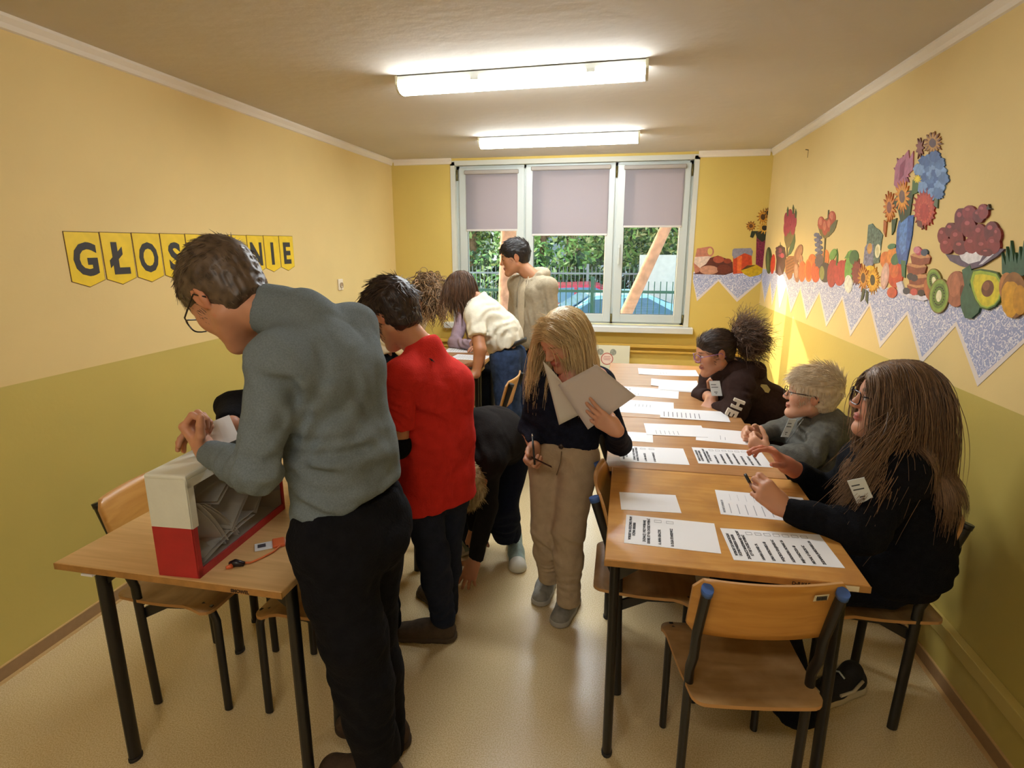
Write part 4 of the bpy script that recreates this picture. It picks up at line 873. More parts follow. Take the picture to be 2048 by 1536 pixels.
class SDF:
    def __init__(s): s.p=[]; s.post=[]
    def cone(s,a,b,ra,rb=None,k=.02,op='+'):
        a=A_(a); b=A_(b); rb=ra if rb is None else rb; m=max(ra,rb)
        def f(P):
            d=b-a; L2=max(1e-9,d@d); t=np.clip(((P-a)@d)/L2,0,1); return np.linalg.norm(P-a-t[...,None]*d,axis=-1)-(ra+(rb-ra)*t)
        s.p.append((f,np.minimum(a,b)-m,np.maximum(a,b)+m,k,op)); return s
    def chain(s,pts,rs,k=.02):
        for i in range(len(pts)-1): s.cone(pts[i],pts[i+1],rs[i],rs[i+1],k)
        return s
    def ell(s,c,r,M=None,k=.02,op='+'):
        c=A_(c); r=A_(r); m=r.max()
        def f(P):
            q=P-c
            if M is not None: q=q@M          # columns of M are the axes
            k0=np.linalg.norm(q/r,axis=-1); k1=np.linalg.norm(q/(r*r),axis=-1); return k0*(k0-1)/np.maximum(k1,1e-6)
        s.p.append((f,c-m,c+m,k,op)); return s
    def cut(s,c,n,Rr=.12,L=.3,k=.004):
        """remove everything past the plane through c with normal n, within radius Rr"""
        c=A_(c); n=nrm(n)
        def f(P):
            q=P-c; h=q@n; r=np.linalg.norm(q-h[...,None]*n,axis=-1); return np.maximum(np.maximum(-h,h-L),r-Rr)
        e=c+n*L; m=Rr; s.p.append((f,np.minimum(c,e)-m,np.maximum(c,e)+m,k,'-')); return s
    def fold(s,c,rad,d,amp,wl,warp=.8,seed=1):
        """soft ridges crossing direction d around c"""
        c=A_(c); d=nrm(d)
        def f(P):
            q=P-c; w=np.exp(-np.sum(q*q,-1)/(rad*rad)); n_=vnoise(P,9,seed)
            return amp*w*np.sin(2*PI*((q@d)/wl+warp*n_*2))
        s.post.append((f,c-rad*2.2,c+rad*2.2)); return s
    def rough(s,amp,sc_,seed=1,ridge=True,st=None):
        def f(P):
            Q=P if st is None else P*A_(st)
            n_=vnoise(Q,sc_,seed)
            if ridge: return amp*(np.abs(2*n_-1)-.4)
            d=amp*(n_-.5)*2
            if amp>=.003:      # cloth: narrow creases between soft swells
                W_=P+.05*np.stack([vnoise(P,7,seed+2),vnoise(P,7,seed+3),vnoise(P,7,seed+4)],-1)
                n2=vnoise(W_*A_((1,1,.55)),sc_*1.15,seed+5); n3=vnoise(W_*A_((.6,.6,1.3)),sc_*1.0,seed+9)
                d=d+amp*.85*np.clip(1-np.abs(2*n2-1)/.22,0,1)+amp*.6*np.clip(1-np.abs(2*n3-1)/.16,0,1)
            return d
        s.post.append((f,None,None)); return s
    def mesh(s,h):
        pl=[p for p in s.p if p[4]=='+']; lo=np.min([p[1] for p in pl],0)-3*h-.012; hi=np.max([p[2] for p in pl],0)+3*h+.012
        n=np.ceil((hi-lo)/h).astype(int)+1
        ax=[lo[i]+h*np.arange(n[i]) for i in range(3)]; D=np.full(n,.25,np.float32)
        def sl_(a,b,mg):
            i0=np.clip(np.floor((a-mg-lo)/h).astype(int),0,n); i1=np.clip(np.ceil((b+mg-lo)/h).astype(int)+1,0,n); return tuple(slice(x,y) for x,y in zip(i0,i1))
        def pts(sl): return np.stack(np.meshgrid(*[ax[i][sl[i]] for i in range(3)],indexing='ij'),-1)
        for f,a,b,k,op in s.p:
            sl=sl_(a,b,k+3*h+.01)
            if any(q.stop<=q.start for q in sl): continue
            d=f(pts(sl)); e=D[sl]
            if op=='+':
                hh=np.maximum(k-np.abs(e-d),0)/max(k,1e-6); D[sl]=np.minimum(e,d)-hh*hh*k*.25
            else:
                hh=np.maximum(k-np.abs(e+d),0)/max(k,1e-6); D[sl]=np.maximum(e,-d)+hh*hh*k*.25
        near=np.abs(D)<.03+2*h
        for f,a,b in s.post:
            if a is None:
                idx=np.nonzero(near); P=np.stack([ax[i][idx[i]] for i in range(3)],-1); D[idx]+=f(P)
            else:
                sl=sl_(a,b,0); D[sl]+=f(pts(sl))
        return nets(D,lo,h)
def nets(D,lo,h):
    ins=D<0; nx,ny,nz=D.shape
    c=np.zeros((nx-1,ny-1,nz-1),np.int8)
    for a in (0,1):
        for b in (0,1):
            for d in (0,1): c+=ins[a:nx-1+a,b:ny-1+b,d:nz-1+d]
    I=np.argwhere((c>0)&(c<8)); idx=-np.ones(c.shape,int); idx[I[:,0],I[:,1],I[:,2]]=np.arange(len(I))
    S=np.zeros((len(I),3)); N=np.zeros(len(I))
    cs=[(a,b,d) for a in (0,1) for b in (0,1) for d in (0,1)]
    for p in cs:
        for q in cs:
            if sum(abs(p[i]-q[i]) for i in range(3))==1 and p<q:
                v0=D[I[:,0]+p[0],I[:,1]+p[1],I[:,2]+p[2]]; v1=D[I[:,0]+q[0],I[:,1]+q[1],I[:,2]+q[2]]
                m=(v0<0)!=(v1<0); t=np.where(m,v0/np.where(v0==v1,1,v0-v1),0)
                S+=np.where(m[:,None],np.array(p)+t[:,None]*(np.array(q)-np.array(p)),0); N+=m
    V=lo+h*(I+S/np.maximum(N,1)[:,None]); Fc=[]
    for ax_ in range(3):
        u=(ax_+1)%3; w_=(ax_+2)%3
        a=[slice(None)]*3; b=[slice(None)]*3; a[ax_]=slice(0,-1); b[ax_]=slice(1,None)
        s0=ins[tuple(a)]; s1=ins[tuple(b)]; E=np.argwhere(s0!=s1)
        E=E[(E[:,u]>0)&(E[:,w_]>0)&(E[:,u]<D.shape[u]-1)&(E[:,w_]<D.shape[w_]-1)]
        if not len(E): continue
        def at(du,dw):
            Q=E.copy(); Q[:,u]-=du; Q[:,w_]-=dw; return idx[Q[:,0],Q[:,1],Q[:,2]]
        q=np.stack([at(1,1),at(0,1),at(0,0),at(1,0)],1); fl=s0[E[:,0],E[:,1],E[:,2]]
        q[~fl]=q[~fl][:,::-1]; Fc.append(q)
    Fc=np.concatenate(Fc) if Fc else np.zeros((0,4),int); return V,Fc[(Fc>=0).all(1)]
def relax(V,Fc,it=2,f=.5):
    V=V.copy()
    for _ in range(it):
        S=np.zeros_like(V); N=np.zeros(len(V))
        for a,b in ((0,1),(1,2),(2,3),(3,0)):
            np.add.at(S,Fc[:,a],V[Fc[:,b]]); np.add.at(S,Fc[:,b],V[Fc[:,a]]); np.add.at(N,Fc[:,a],1); np.add.at(N,Fc[:,b],1)
        V+=f*(S/np.maximum(N,1)[:,None]-V)
    return V
def mkobj(name,V,Fc,mats,parent,L,col=None,midx=None):
    me=bpy.data.meshes.new(name); V=V-A_(L); nv,nf=len(V),len(Fc); k=Fc.shape[1] if nf else 4
    me.vertices.add(nv); me.vertices.foreach_set('co',V.astype(np.float32).ravel())
    me.loops.add(nf*k); me.polygons.add(nf); me.loops.foreach_set('vertex_index',Fc.astype(np.int32).ravel())
    me.polygons.foreach_set('loop_start',np.arange(0,nf*k,k,dtype=np.int32)); me.polygons.foreach_set('loop_total',np.full(nf,k,dtype=np.int32))
    for m in (mats if isinstance(mats,(list,tuple)) else [mats]): me.materials.append(m)
    if midx is not None: me.polygons.foreach_set('material_index',midx.astype(np.int32))
    me.update(calc_edges=True); me.validate(); me.shade_smooth()
    if col is not None and len(me.vertices)==len(col):
        at=me.color_attributes.new('Col','FLOAT_COLOR','POINT'); c4=np.ones((nv,4),np.float32); c4[:,:3]=col; at.data.foreach_set('color',c4.ravel())
    return link(bpy.data.objects.new(name,me),parent)
def skin_mat(name):
    if name in MC: return MC[name]
    m=bpy.data.materials.new(name); m.use_nodes=True; n=m.node_tree.nodes; L=m.node_tree.links; b=n['Principled BSDF']
    a=n.new('ShaderNodeVertexColor'); a.layer_name='Col'; L.new(a.outputs[0],b.inputs['Base Color'])
    b.inputs['Roughness'].default_value=.5; b.inputs['Subsurface Weight'].default_value=.12; b.inputs['Subsurface Radius'].default_value=(.01,.004,.002)
    b.inputs['Subsurface Scale'].default_value=.6; MC[name]=m; return m
def hairmat(name,c1,c2,rough=.42):
    if name in MC: return MC[name]
    m=bpy.data.materials.new(name); m.use_nodes=True; n=m.node_tree.nodes; L=m.node_tree.links; b=n['Principled BSDF']
    a=n.new('ShaderNodeVertexColor'); a.layer_name='Col'; mx=n.new('ShaderNodeMixRGB'); mx.inputs[1].default_value=(*lin(c1),1); mx.inputs[2].default_value=(*lin(c2),1)
    L.new(a.outputs[0],mx.inputs[0]); L.new(mx.outputs[0],b.inputs['Base Color']); b.inputs['Roughness'].default_value=rough; b.inputs['Specular IOR Level'].default_value=.4
    MC[name]=m; return m
def basis(fwd,upv):
    f=nrm(fwd); u=A_(upv); u=nrm(u-f*(u@f)); r=np.cross(f,u); return np.stack([r,f,u],1)   # columns right, forward, up
# ---------------------------------------------------------------- head
class Head:
    def __init__(s,c,fwd,upv,sc_=1.0,skin='#d9a184',brow='#3a2a20',neck=None,closed=False,lip='#b5655a',jaw=1.0,cheek=1.0):
        s.c=A_(c); s.M=basis(fwd,upv); s.s=sc_; s.skin=lin(skin); s.brow=lin(brow); s.neck=neck; s.closed=closed; s.lip=lin(lip); s.jaw=jaw; s.ck=cheek
    def w(s,p): return s.c+s.M@(A_(p)*s.s)
    def loc(s,P): return ((P-s.c)@s.M)/s.s
    def sdf(s):
        S=SDF(); j=s.jaw
        S.ell((0,-.018,.035),(.074,.094,.082)); S.ell((0,.028,.036),(.062,.056,.062),k=.03); S.ell((0,.032,-.028),(.056*j,.05,.074),k=.03)
        for x in (-1,1):
            S.cone((x*.048*j,-.008,-.052),(x*.012,.060,-.098),.024,.02,k=.03); S.ell((x*.034,.052,-.024),(.024*s.ck,.024*s.ck,.026),k=.025)
        S.ell((0,.070,-.099),(.019,.017,.015),k=.02)
        S.cone((-.028,.074,.020),(.028,.074,.020),.011,k=.02)
        S.cone((0,.082,.012),(0,.104,-.026),.0065,.0095,k=.014)
        for x in (-1,1): S.ell((x*.0105,.094,-.031),(.0075,.009,.007),k=.008)
        for x in (-1,1): S.ell((x*.031,.093,.001),(.017,.013,.0105),k=.012,op='-')
        for x in (-1,1): S.ell((x*.030,.0735,.001),(.0145,.0135,.0135),k=.003)
        S.ell((0,.084,-.0575),(.021,.0095,.0055),k=.008); S.ell((0,.083,-.0675),(.018,.0095,.0065),k=.008); S.cone((-.022,.094,-.0625),(.022,.094,-.0625),.0016,k=.005,op='-')
        for x in (-1,1):
            E=basis((0.0,1,0),(x*.12,-.18,1)); S.ell((x*.0765,-.012,.000),(.0075,.0185,.031),M=E,k=.008); S.ell((x*.0865,-.009,.003),(.0075,.0115,.022),M=E,k=.004,op='-'); S.ell((x*.079,-.018,-.008),(.005,.006,.008),k=.004)
        nb=(0,-.035,-.17) if s.neck is None else s.loc(A_(s.neck)[None])[0]
        S.cone((0,-.022,-.045),nb,.050,.054,k=.03)
        return S
    def mesh(s,h=.0035):
        V,Fc=s.sdf().mesh(h); V=relax(V,Fc,1,.4); x,y,z=V[:,0],V[:,1],V[:,2]
        col=np.tile(A_(s.skin),(len(V),1)); 
        def blend(m,c): 
            m=np.clip(m,0,1)[:,None]; col[:]=col*(1-m)+A_(c)*m
        n_=vnoise(V,60,3); col*=(.94+.12*n_)[:,None]
        red=A_(s.skin)*A_((1.05,.78,.72))
        for sx in (-1,1): blend(.45*np.exp(-((x-sx*.04)**2+(z+.025)**2)/.0004)*(y>.03),red)
        blend(.45*np.exp(-(x**2+(z+.03)**2)/.0002)*(y>.09),red)
        blend(.5*(np.abs(x)>.072),red)
        blend(1.6*(y>.07)*np.exp(-((x/.021)**4+((z+.0625)/.0105)**4)),s.lip)
        blend(1.2*(y>.07)*np.exp(-((x/.02)**4+((z+.0625)/.0018)**2)),A_(s.lip)*.35)
        for sx in (-1,1):
            u=x-sx*.030
            if s.closed: blend(1.3*(y>.06)*np.exp(-((u/.014)**4+((z+.005-.15*u*u/.014)/.0020)**2)),A_(s.brow)*.7)
            else:
                op=(y>.07)*np.exp(-((u/.0125)**4+((z-.001)/.0048)**4)); blend(2*op,(.75,.72,.70)); blend(2.2*op*np.exp(-((u/.0058)**4)),(.03,.02,.015))
                blend(1.3*(y>.06)*np.exp(-((u/.0145)**4+((z-.0068)/.0018)**2)),A_(s.brow)*.5)
            blend(1.1*(y>.055)*np.exp(-(((x-sx*.031)/.017)**4+((z-.0245+((x-sx*.026)*8)**2*.06)/.0035)**2)),s.brow)
            blend((y>.088)*np.exp(-(((x-sx*.007)/.0035)**2+((z+.0385)/.003)**2))*1.2,A_(s.skin)*.15)
        return (s.c+(V*s.s)@s.M.T),Fc,col
    def cranium(s,g=.0):
        """ellipsoids approximating the skull, in the world, for keeping hair outside"""
        return [(s.w((0,-.018,.035)),A_((.074+g,.094+g,.082+g))*s.s,s.M),(s.w((0,.028,.0)),A_((.060+g,.056+g,.09+g))*s.s,s.M)]
# ---------------------------------------------------------------- hand
def hand(S,wr,fd,pn,side=1,curl=(25,25,28,30),thumb=25,sc_=1.0,spread=4,forearm=None,tdir=None):
    """adds a hand to S. wr wrist, fd finger direction, pn palm normal (towards what the palm faces), side picks which edge carries the thumb"""
    wr=A_(wr); x=nrm(fd); y=A_(pn); y=nrm(y-x*(y@x)); z=np.cross(x,y)*side; k=.009*sc_
    P=lambda a,b,c: wr+sc_*(a*x+b*y+c*z)
    if forearm is not None: S.cone(wr,forearm,.024*sc_,.030*sc_,k=.02)
    S.cone(P(0,0,.004),P(.03,.0,.0),.0235*sc_,.021*sc_,k=.02)
    zs=(.029,.010,-.0095,-.0275); bx_=(.083,.087,.083,.074); ln=((.040,.026,.021),(.044,.029,.022),(.041,.027,.021),(.032,.021,.018)); rr=(.0092,.0094,.0089,.0080)
    for i in range(4):
        kb=P(bx_[i],-.003,zs[i]); S.cone(P(.015,.0,zs[i]*.62),kb,.0155*sc_,.0118*sc_,k=.014)
        a=0; p=kb; sp=R(spread*(1.5-i)); cu=curl[i] if hasattr(curl,'__len__') else curl
        for jn,(l,m) in enumerate(zip(ln[i],(1.0,1.15,.7))):
            a+=R(cu*m); d=(math.cos(a)*x+math.sin(a)*y); d=nrm(d*math.cos(sp)+z*math.sin(sp)*math.cos(a)); q=p+d*l*sc_
            r0=rr[i]*(1-.07*jn)*sc_; S.cone(p,q,r0,r0*.93,k=.0035 if jn else .007); p=q
    S.ell(P(.032,.010,.022),(.016*sc_,)*3,k=.014)
    t0=P(.022,.006,.024); d=nrm(.62*x+.28*y+.72*z) if tdir is None else nrm(tdir); t1=t0+d*.040*sc_; S.cone(t0,t1,.0145*sc_,.0115*sc_,k=.012)
    a=R(thumb); bz=nrm(x*.9+y*.35); d2=nrm(d*math.cos(a)+bz*math.sin(a)); t2=t1+d2*.031*sc_; S.cone(t1,t2,.0112*sc_,.0105*sc_,k=.005)
    d3=nrm(d2*math.cos(a)+nrm(x*.7+y*.6)*math.sin(a)); S.cone(t2,t2+d3*.024*sc_,.0103*sc_,.0086*sc_,k=.004)
    return S
# ---------------------------------------------------------------- hair
def strands(roots,dirs,length,h,grav,wob=0,curl=0,rad=.0012,coll=(),seed=0,taper=.4,curl_f=30,lens=None,comb=None,drag=.0,nseg=3):
    """roots Nx3, dirs Nx3 start directions -> tube mesh V,F,t"""
    rs=np.random.RandomState(seed); n=len(roots); P=roots.copy(); D=dirs/np.maximum(1e-6,np.linalg.norm(dirs,axis=1,keepdims=True)); K=int(length/h)
    ln=np.clip(1+.2*rs.randn(n),.45,1.5) if lens is None else lens; path=[P.copy()]; g=A_(grav)
    for k in range(K):
        D=D*(1-drag)+g*h+wob*rs.randn(n,3)
        if comb is not None: D=D+comb(P,k/K)*h
        D/=np.linalg.norm(D,axis=1,keepdims=True); P=P+D*h*ln[:,None]
        for c in coll:
            if len(c)==3 and np.ndim(c[1])==1 and np.ndim(c[2])==2:
                q=(P-c[0])@c[2]; m=np.linalg.norm(q/c[1],axis=1); f=np.where(m<1,1/np.maximum(m,1e-3),1); P=c[0]+(q*f[:,None])@c[2].T
            else:
                a,b,r=c; d=b-a; t=np.clip(((P-a)@d)/max(1e-9,d@d),0,1); q=P-a-t[:,None]*d; m=np.linalg.norm(q,axis=1); f=np.where(m<r,r/np.maximum(m,1e-4),1); P=P-q+q*f[:,None]
        path.append(P.copy())
    path=np.stack(path,1)     # n,K+1,3
    T=np.gradient(path,axis=1); T/=np.maximum(1e-9,np.linalg.norm(T,axis=2,keepdims=True))
    ref=np.tile(nrm(rs.randn(3)),(n,K+1,1)); a=np.cross(T,ref); a/=np.maximum(1e-6,np.linalg.norm(a,axis=2,keepdims=True)); b=np.cross(T,a)
    tt=np.linspace(0,1,K+1)[None,:]
    if curl:
        ph=rs.rand(n,1)*2*PI; fr=curl_f*(1+.3*rs.randn(n,1)); amp=curl*np.minimum(1,tt*4); an=ph+tt*fr*length
        path=path+amp[...,None]*(np.cos(an)[...,None]*a+np.sin(an)[...,None]*b)
        T=np.gradient(path,axis=1); T/=np.maximum(1e-9,np.linalg.norm(T,axis=2,keepdims=True)); a=np.cross(T,ref); a/=np.maximum(1e-6,np.linalg.norm(a,axis=2,keepdims=True)); b=np.cross(T,a)
    r=rad*(1-(1-taper)*tt**2); V=[]
    for k in range(nseg):
        an=2*PI*k/nseg; V.append(path+(r[...,None])*(math.cos(an)*a+math.sin(an)*b))
    V=np.stack(V,2).reshape(-1,3); base=(np.arange(n)[:,None]*(K+1)+np.arange(K)[None,:])*nseg; Fs=[]
    for k in range(nseg):
        k2=(k+1)%nseg; Fs.append(np.stack([base+k,base+k2,base+nseg+k2,base+nseg+k],-1).reshape(-1,4))
    c=np.repeat(rs.rand(n)*.8,(K+1)*nseg)+np.tile(np.repeat(np.linspace(0,.2,K+1),nseg),n)
    return V,np.concatenate(Fs),np.repeat(c[:,None],3,1)
def joinm(*ms):
    V=[];Fc=[];Cc=[];o=0
    for v,f,c in ms: V.append(v); Fc.append(f+o); Cc.append(c); o+=len(v)
    return np.concatenate(V),np.concatenate(Fc),np.concatenate(Cc)
def hair_cap(H,grow=.014,face=None,h=.004,nape=True,noise=.004,line=.0,low=-.06,seed=1,top=0):
    """solid hair volume following the skull"""
    S=SDF(); S.ell((0,-.020,.037),(.074+grow,.095+grow,.083+grow+top)); S.ell((0,.024,.050),(.060+grow,.054+grow,.05+grow+top),k=.02)
    if nape: S.ell((0,-.05,-.02),(.058+grow*.6,.05+grow*.5,.05+abs(low)*.5),k=.02)
    S.ell((0,.092,-.045+line),(.075,.068,.095),k=.008,op='-')
    for x in (-1,1): S.ell((x*.085,.030,-.045),(.03,.045,.058),k=.01,op='-'); S.ell((x*.088,-.010,-.018),(.02,.024,.035),k=.006,op='-')
    S.cut((0,0,low),(0,0,-1),.3,.3,k=.02)
    S.rough(noise,85,seed,True,(1,.45,.6))
    V,Fc=S.mesh(h/H.s*1.0); col=np.repeat(np.clip(vnoise(V*A_((1,.4,.5)),160,seed),0,1)[:,None],3,1)*.6
    return (H.c+(V*H.s)@H.M.T),Fc,col,V
def cap_normals(V,Fc):
    N=np.zeros_like(V); a=V[Fc[:,2]]-V[Fc[:,0]]; b=V[Fc[:,3]]-V[Fc[:,1]]; fn=np.cross(a,b)
    for i in range(4): np.add.at(N,Fc[:,i],fn)
    return N/np.maximum(1e-9,np.linalg.norm(N,axis=1,keepdims=True))
def short_hair(H,name,m,parent,L,n=1500,length=.035,grow=.012,rad=.0011,line=.0,low=-.06,seed=1,flow=None,noise=.004,top=0,mess=.15,h=.004,lift=.25,grav=-1.5,side=.45,zs=.045):
    V,Fc,col,Vl=hair_cap(H,grow,h=h,low=low,line=line,noise=noise,seed=seed,top=top); N=cap_normals(V,Fc); rs=np.random.RandomState(seed)
    ok=np.nonzero(Vl[:,2]>low+.012)[0]; idx=rs.choice(ok,n); lp=Vl[idx]; Nn=N[idx]
    if flow is None: flow=lambda p: np.stack([p[:,0]*3,np.where(p[:,2]>.06,.8,-.1)*np.ones(len(p)),np.where(p[:,2]>.06,-.1,-1.0)*np.ones(len(p))],1)
    fl=flow(lp)@H.M.T; fl=fl-Nn*np.sum(fl*Nn,1,keepdims=True); fl/=np.maximum(1e-6,np.linalg.norm(fl,axis=1,keepdims=True))
    D=fl+Nn*lift+mess*rs.randn(n,3)
    sv=strands(V[idx]-Nn*.002,D,length*H.s,length*H.s/6,(0,0,grav),rad=rad,coll=[(c,r*1.0,M) for c,r,M in H.cranium(grow*.6)],seed=seed,taper=.25,lens=np.clip(1+.15*rs.randn(n),.6,1.4)*(side+(1-side)*np.clip((lp[:,2]-zs+.03)/.05,0,1)))
    v,f,c=joinm((V,Fc,col),sv); return mkobj(name,v,f,m,parent,L,c)
# ---------------------------------------------------------------- clothing bits
def torso(S,P,W,Cc,N,lp,lc,rp=.105,rw=.095,rc=.105,rs_=.055,hw=.165,k=.05,belly=0,chestw=.085,pelw=.075,sh=None):
    """P pelvis, W waist, Cc chest, N base of neck (points); lp, lc lateral unit vectors; hw half shoulder width"""
    P,W,Cc,N=map(A_,(P,W,Cc,N)); lp=nrm(lp); lc=nrm(lc); lw=nrm(lp+lc)
    for u in (-1,0,1):
        S.chain([P+lp*u*pelw,W+lw*u*pelw*.85,Cc+lc*u*chestw],[rp,rw,rc],k=k)
    SL,SR=(N-lc*hw+(Cc-N)*.22,N+lc*hw+(Cc-N)*.22) if sh is None else map(A_,sh)
    S.cone(SL,SR,rs_,rs_,k=k); S.cone(Cc-lc*chestw,SL,rc*.8,rs_,k=k); S.cone(Cc+lc*chestw,SR,rc*.8,rs_,k=k); S.cone(N+(Cc-N)*.1,Cc,.06,rc*.9,k=k)
    for Q in (SL,SR): S.cone(N,Q,.045,rs_*.9,k=k)
    return SL,SR
def sleeve(S,a,e,w_,ra=.058,re=.048,rw=.037,k=.025):
    S.cone(a,e,ra,re,k=k); S.cone(e,w_,re,rw,k=k)
def leg(S,hp,kn,an,rh=.095,rk=.068,ra=.055,k=.03):
    S.cone(hp,kn,rh,rk,k=k); m=A_(kn)*.6+A_(an)*.4; S.cone(kn,m,rk,(rk+ra)*.52,k=k); S.cone(m,an,(rk+ra)*.52,ra,k=k)
def shoe(heel,toe,L,parent,mu,ms,wd=.046,ht=.075,low=True,name='shoe',sole_h=.026,lace=None,h=.005,label=None):
    """heel and toe are ground points"""
    heel=A_(heel); toe=A_(toe); heel[2]=0; toe[2]=0; f=nrm(toe-heel); ln=np.linalg.norm(toe-heel); z=np.array([0,0,1.]); r=np.cross(f,z); P=lambda a,b,c: heel+f*a*ln+r*b+z*c
    S=SDF(); S.cone(P(.14,0,sole_h+.012),P(.5,0,sole_h+.006),wd*.82,wd*.86,k=.02); S.cone(P(.5,0,sole_h+.006),P(.84,0,sole_h-.006),wd*.9,wd*.92,k=.02)
    S.cone(P(.16,0,sole_h+.02),P(.2,0,ht),wd*.8,wd*.80,k=.02); S.cone(P(.25,0,ht-.012),P(.6,0,sole_h+.02),wd*.72,wd*.62,k=.02)
    S.cut(P(.4,0,.012),(0,0,-1),.3,.15)
    V,Fc=S.mesh(h); o=mkobj(name,V,Fc,mu,parent,L)
    S=SDF(); S.cone(P(.14,0,.014),P(.5,0,.014),wd*.95,wd*.92,k=.02); S.cone(P(.5,0,.014),P(.84,0,.014),wd*.92,wd*1.0,k=.02)
    S.cut(P(.5,0,sole_h),(0,0,1),.3,.15); S.cut(P(.5,0,.003),(0,0,-1),.3,.15)
    V,Fc=S.mesh(h); so_=mkobj('sole',V,Fc,ms,o,(0,0,0)); so_.data.transform(Matrix.Translation(-Vector(L)))
    if lace:
        b=B()
        for i in range(5):
            a=.42+.07*i; zz=sole_h+.062-.0135*i
            b.tube([Vector(P(a,-.022,zz-.006))-Vector(L),Vector(P(a+.01,0,zz+.008))-Vector(L),Vector(P(a,.022,zz-.006))-Vector(L)],.0035,6)
        lo_=b.obj('laces',lace,o)
        S=SDF(); S.cone(P(.80,0,sole_h-.004),P(.86,0,sole_h-.006),wd*.93,wd*.93,k=.01); S.cut(P(.5,0,.014),(0,0,-1),.3,.15); V,Fc=S.mesh(h); tc_=mkobj('toe_cap',V,Fc,ms,o,(0,0,0)); tc_.data.transform(Matrix.Translation(-Vector(L)))
    return o
def glasses(H,m,parent,L,w_=.024,hh=.018,y=.108,z=.0,rt_=.0018,round_=False,lens=True):
    b=B(); Wt=lambda p: Vector(H.w(p))-Vector(L); n=20
    for sx in (-1,1):
        ring=[]
        for k in range(n+1):
            t=2*PI*k/n; e=.55 if not round_ else 1.0
            cx=math.copysign(abs(math.cos(t))**e,math.cos(t))*w_; cz=math.copysign(abs(math.sin(t))**e,math.sin(t))*hh
            ring.append(Wt((sx*.031+cx,y-.10*abs(sx*.031+cx)**1.0*.25-.012*((abs(sx*.031+cx)/.055)**2),z+cz)))
        b.tube(ring,rt_*H.s,6,cap=False)
        b.tube([Wt((sx*(.031+w_),y-.016,z+.008)),Wt((sx*.070,y-.035,z+.010)),Wt((sx*.080,.02,z+.012)),Wt((sx*.082,-.008,z+.014)),Wt((sx*.079,-.03,z-.012))],rt_*H.s*1.1,6)
    b.tube([Wt((-.008,y-.001,z+.004)),Wt((0,y+.001,z+.007)),Wt((.008,y-.001,z+.004))],rt_*H.s,6)
    g=b.obj('glasses',m,parent,smooth=True)
    return g
def badge(p,nx,ny,L,parent,w_=.075,h_=.05,mark=False):
    """name badge: p top-left corner, nx along, ny down"""
    b=B(); q=[Vector(p),Vector(p)+Vector(nx)*w_,Vector(p)+Vector(nx)*w_+Vector(ny)*h_,Vector(p)+Vector(ny)*h_]; nn=Vector(nx).cross(Vector(ny)).normalized()
    b.prism([v-Vector(L) for v in q],.0025,nn); o=b.obj('name_badge',mat('badge paper','#d6dbda',rough=.35),parent)
    b=B(); 
    for k,(a0,a1,v) in enumerate(((.12,.6,.22),(.12,.75,.40),(.30,.62,.72),(.4,.55,.82))):
        e=Vector(p)+Vector(nx)*w_*a0+Vector(ny)*h_*v+nn*.0026; 
        for s_ in (1,-1):
            e2=e if s_==1 else e-nn*.0032
            b.prism([x_-Vector(L) for x_ in (e2,e2+Vector(nx)*w_*(a1-a0),e2+Vector(nx)*w_*(a1-a0)+Vector(ny)*.0035,e2+Vector(ny)*.0035)],.0004*s_,nn)
    b.obj('badge_print',mat('badge ink','#3f4346',rough=.7),o); return o
def body_core(S_list,h=.012): pass
def arrows(): pass
M_skin=skin_mat('skin')
def add_body(parent,L,parts,name='body'):
    v,f,c=joinm(*parts); return mkobj(name,v,f,M_skin,parent,L,c)
def flat(VF,col,var=.06):
    V,Fc=VF; c=np.tile(A_(lin(col)),(len(V),1)); c*=(1-var+2*var*vnoise(V,45,2))[:,None]; return V,Fc,c
def person(label,base,group=None):
    r=root('person',label,'person',tuple(base),0,group); return r
def px(x,y,Y): return A_(ony(x,y,Y))
def surf(V,x,y,out=.0):
    """point of mesh V seen at a pixel, moved out towards the viewer"""
    Q=V-A_(CAM); c=np.stack([Q@A_(rt),Q@A_(up),Q@A_(fw)],1); u=1024+F*c[:,0]/c[:,2]; v=768-F*c[:,1]/c[:,2]; d=(u-x)**2+(v-y)**2
    i=np.nonzero(d<max(36,d.min()*1.5))[0]; j=i[np.argmin(c[i,2])]; p=V[j]; return p+nrm(A_(CAM)-p)*out
def hood(Q,N,f,rr,rad=.085,tf=.026,tb=.045,drop=.06,back=.02,k=.025):
    f=A_(f); pts=[]
    for i in range(9):
        a=R(-125+250*i/8); w=math.cos(a); pts.append((N-f*(w*rad+back*max(0,w))+rr*math.sin(a)*rad+Z3*(.015+.0*w-drop*max(0,-w)*1.2),tf+(tb-tf)*max(0,w)))
    for (a,ra),(b_,rb) in zip(pts[:-1],pts[1:]): Q.cone(a,b_,ra,rb,k=k)
# ================================================================ people
def knit(name,col,var=.12,scale=60,bump=.5,bs=160,rough=.95,sheen=0): return mat(name,col,rough=rough,var=var,scale=scale,bump=bump,bscale=bs,sheen=sheen,spec=.15)
Z3=np.array([0,0,1.])
def unit_right(f): return nrm(np.cross(A_(f),Z3))
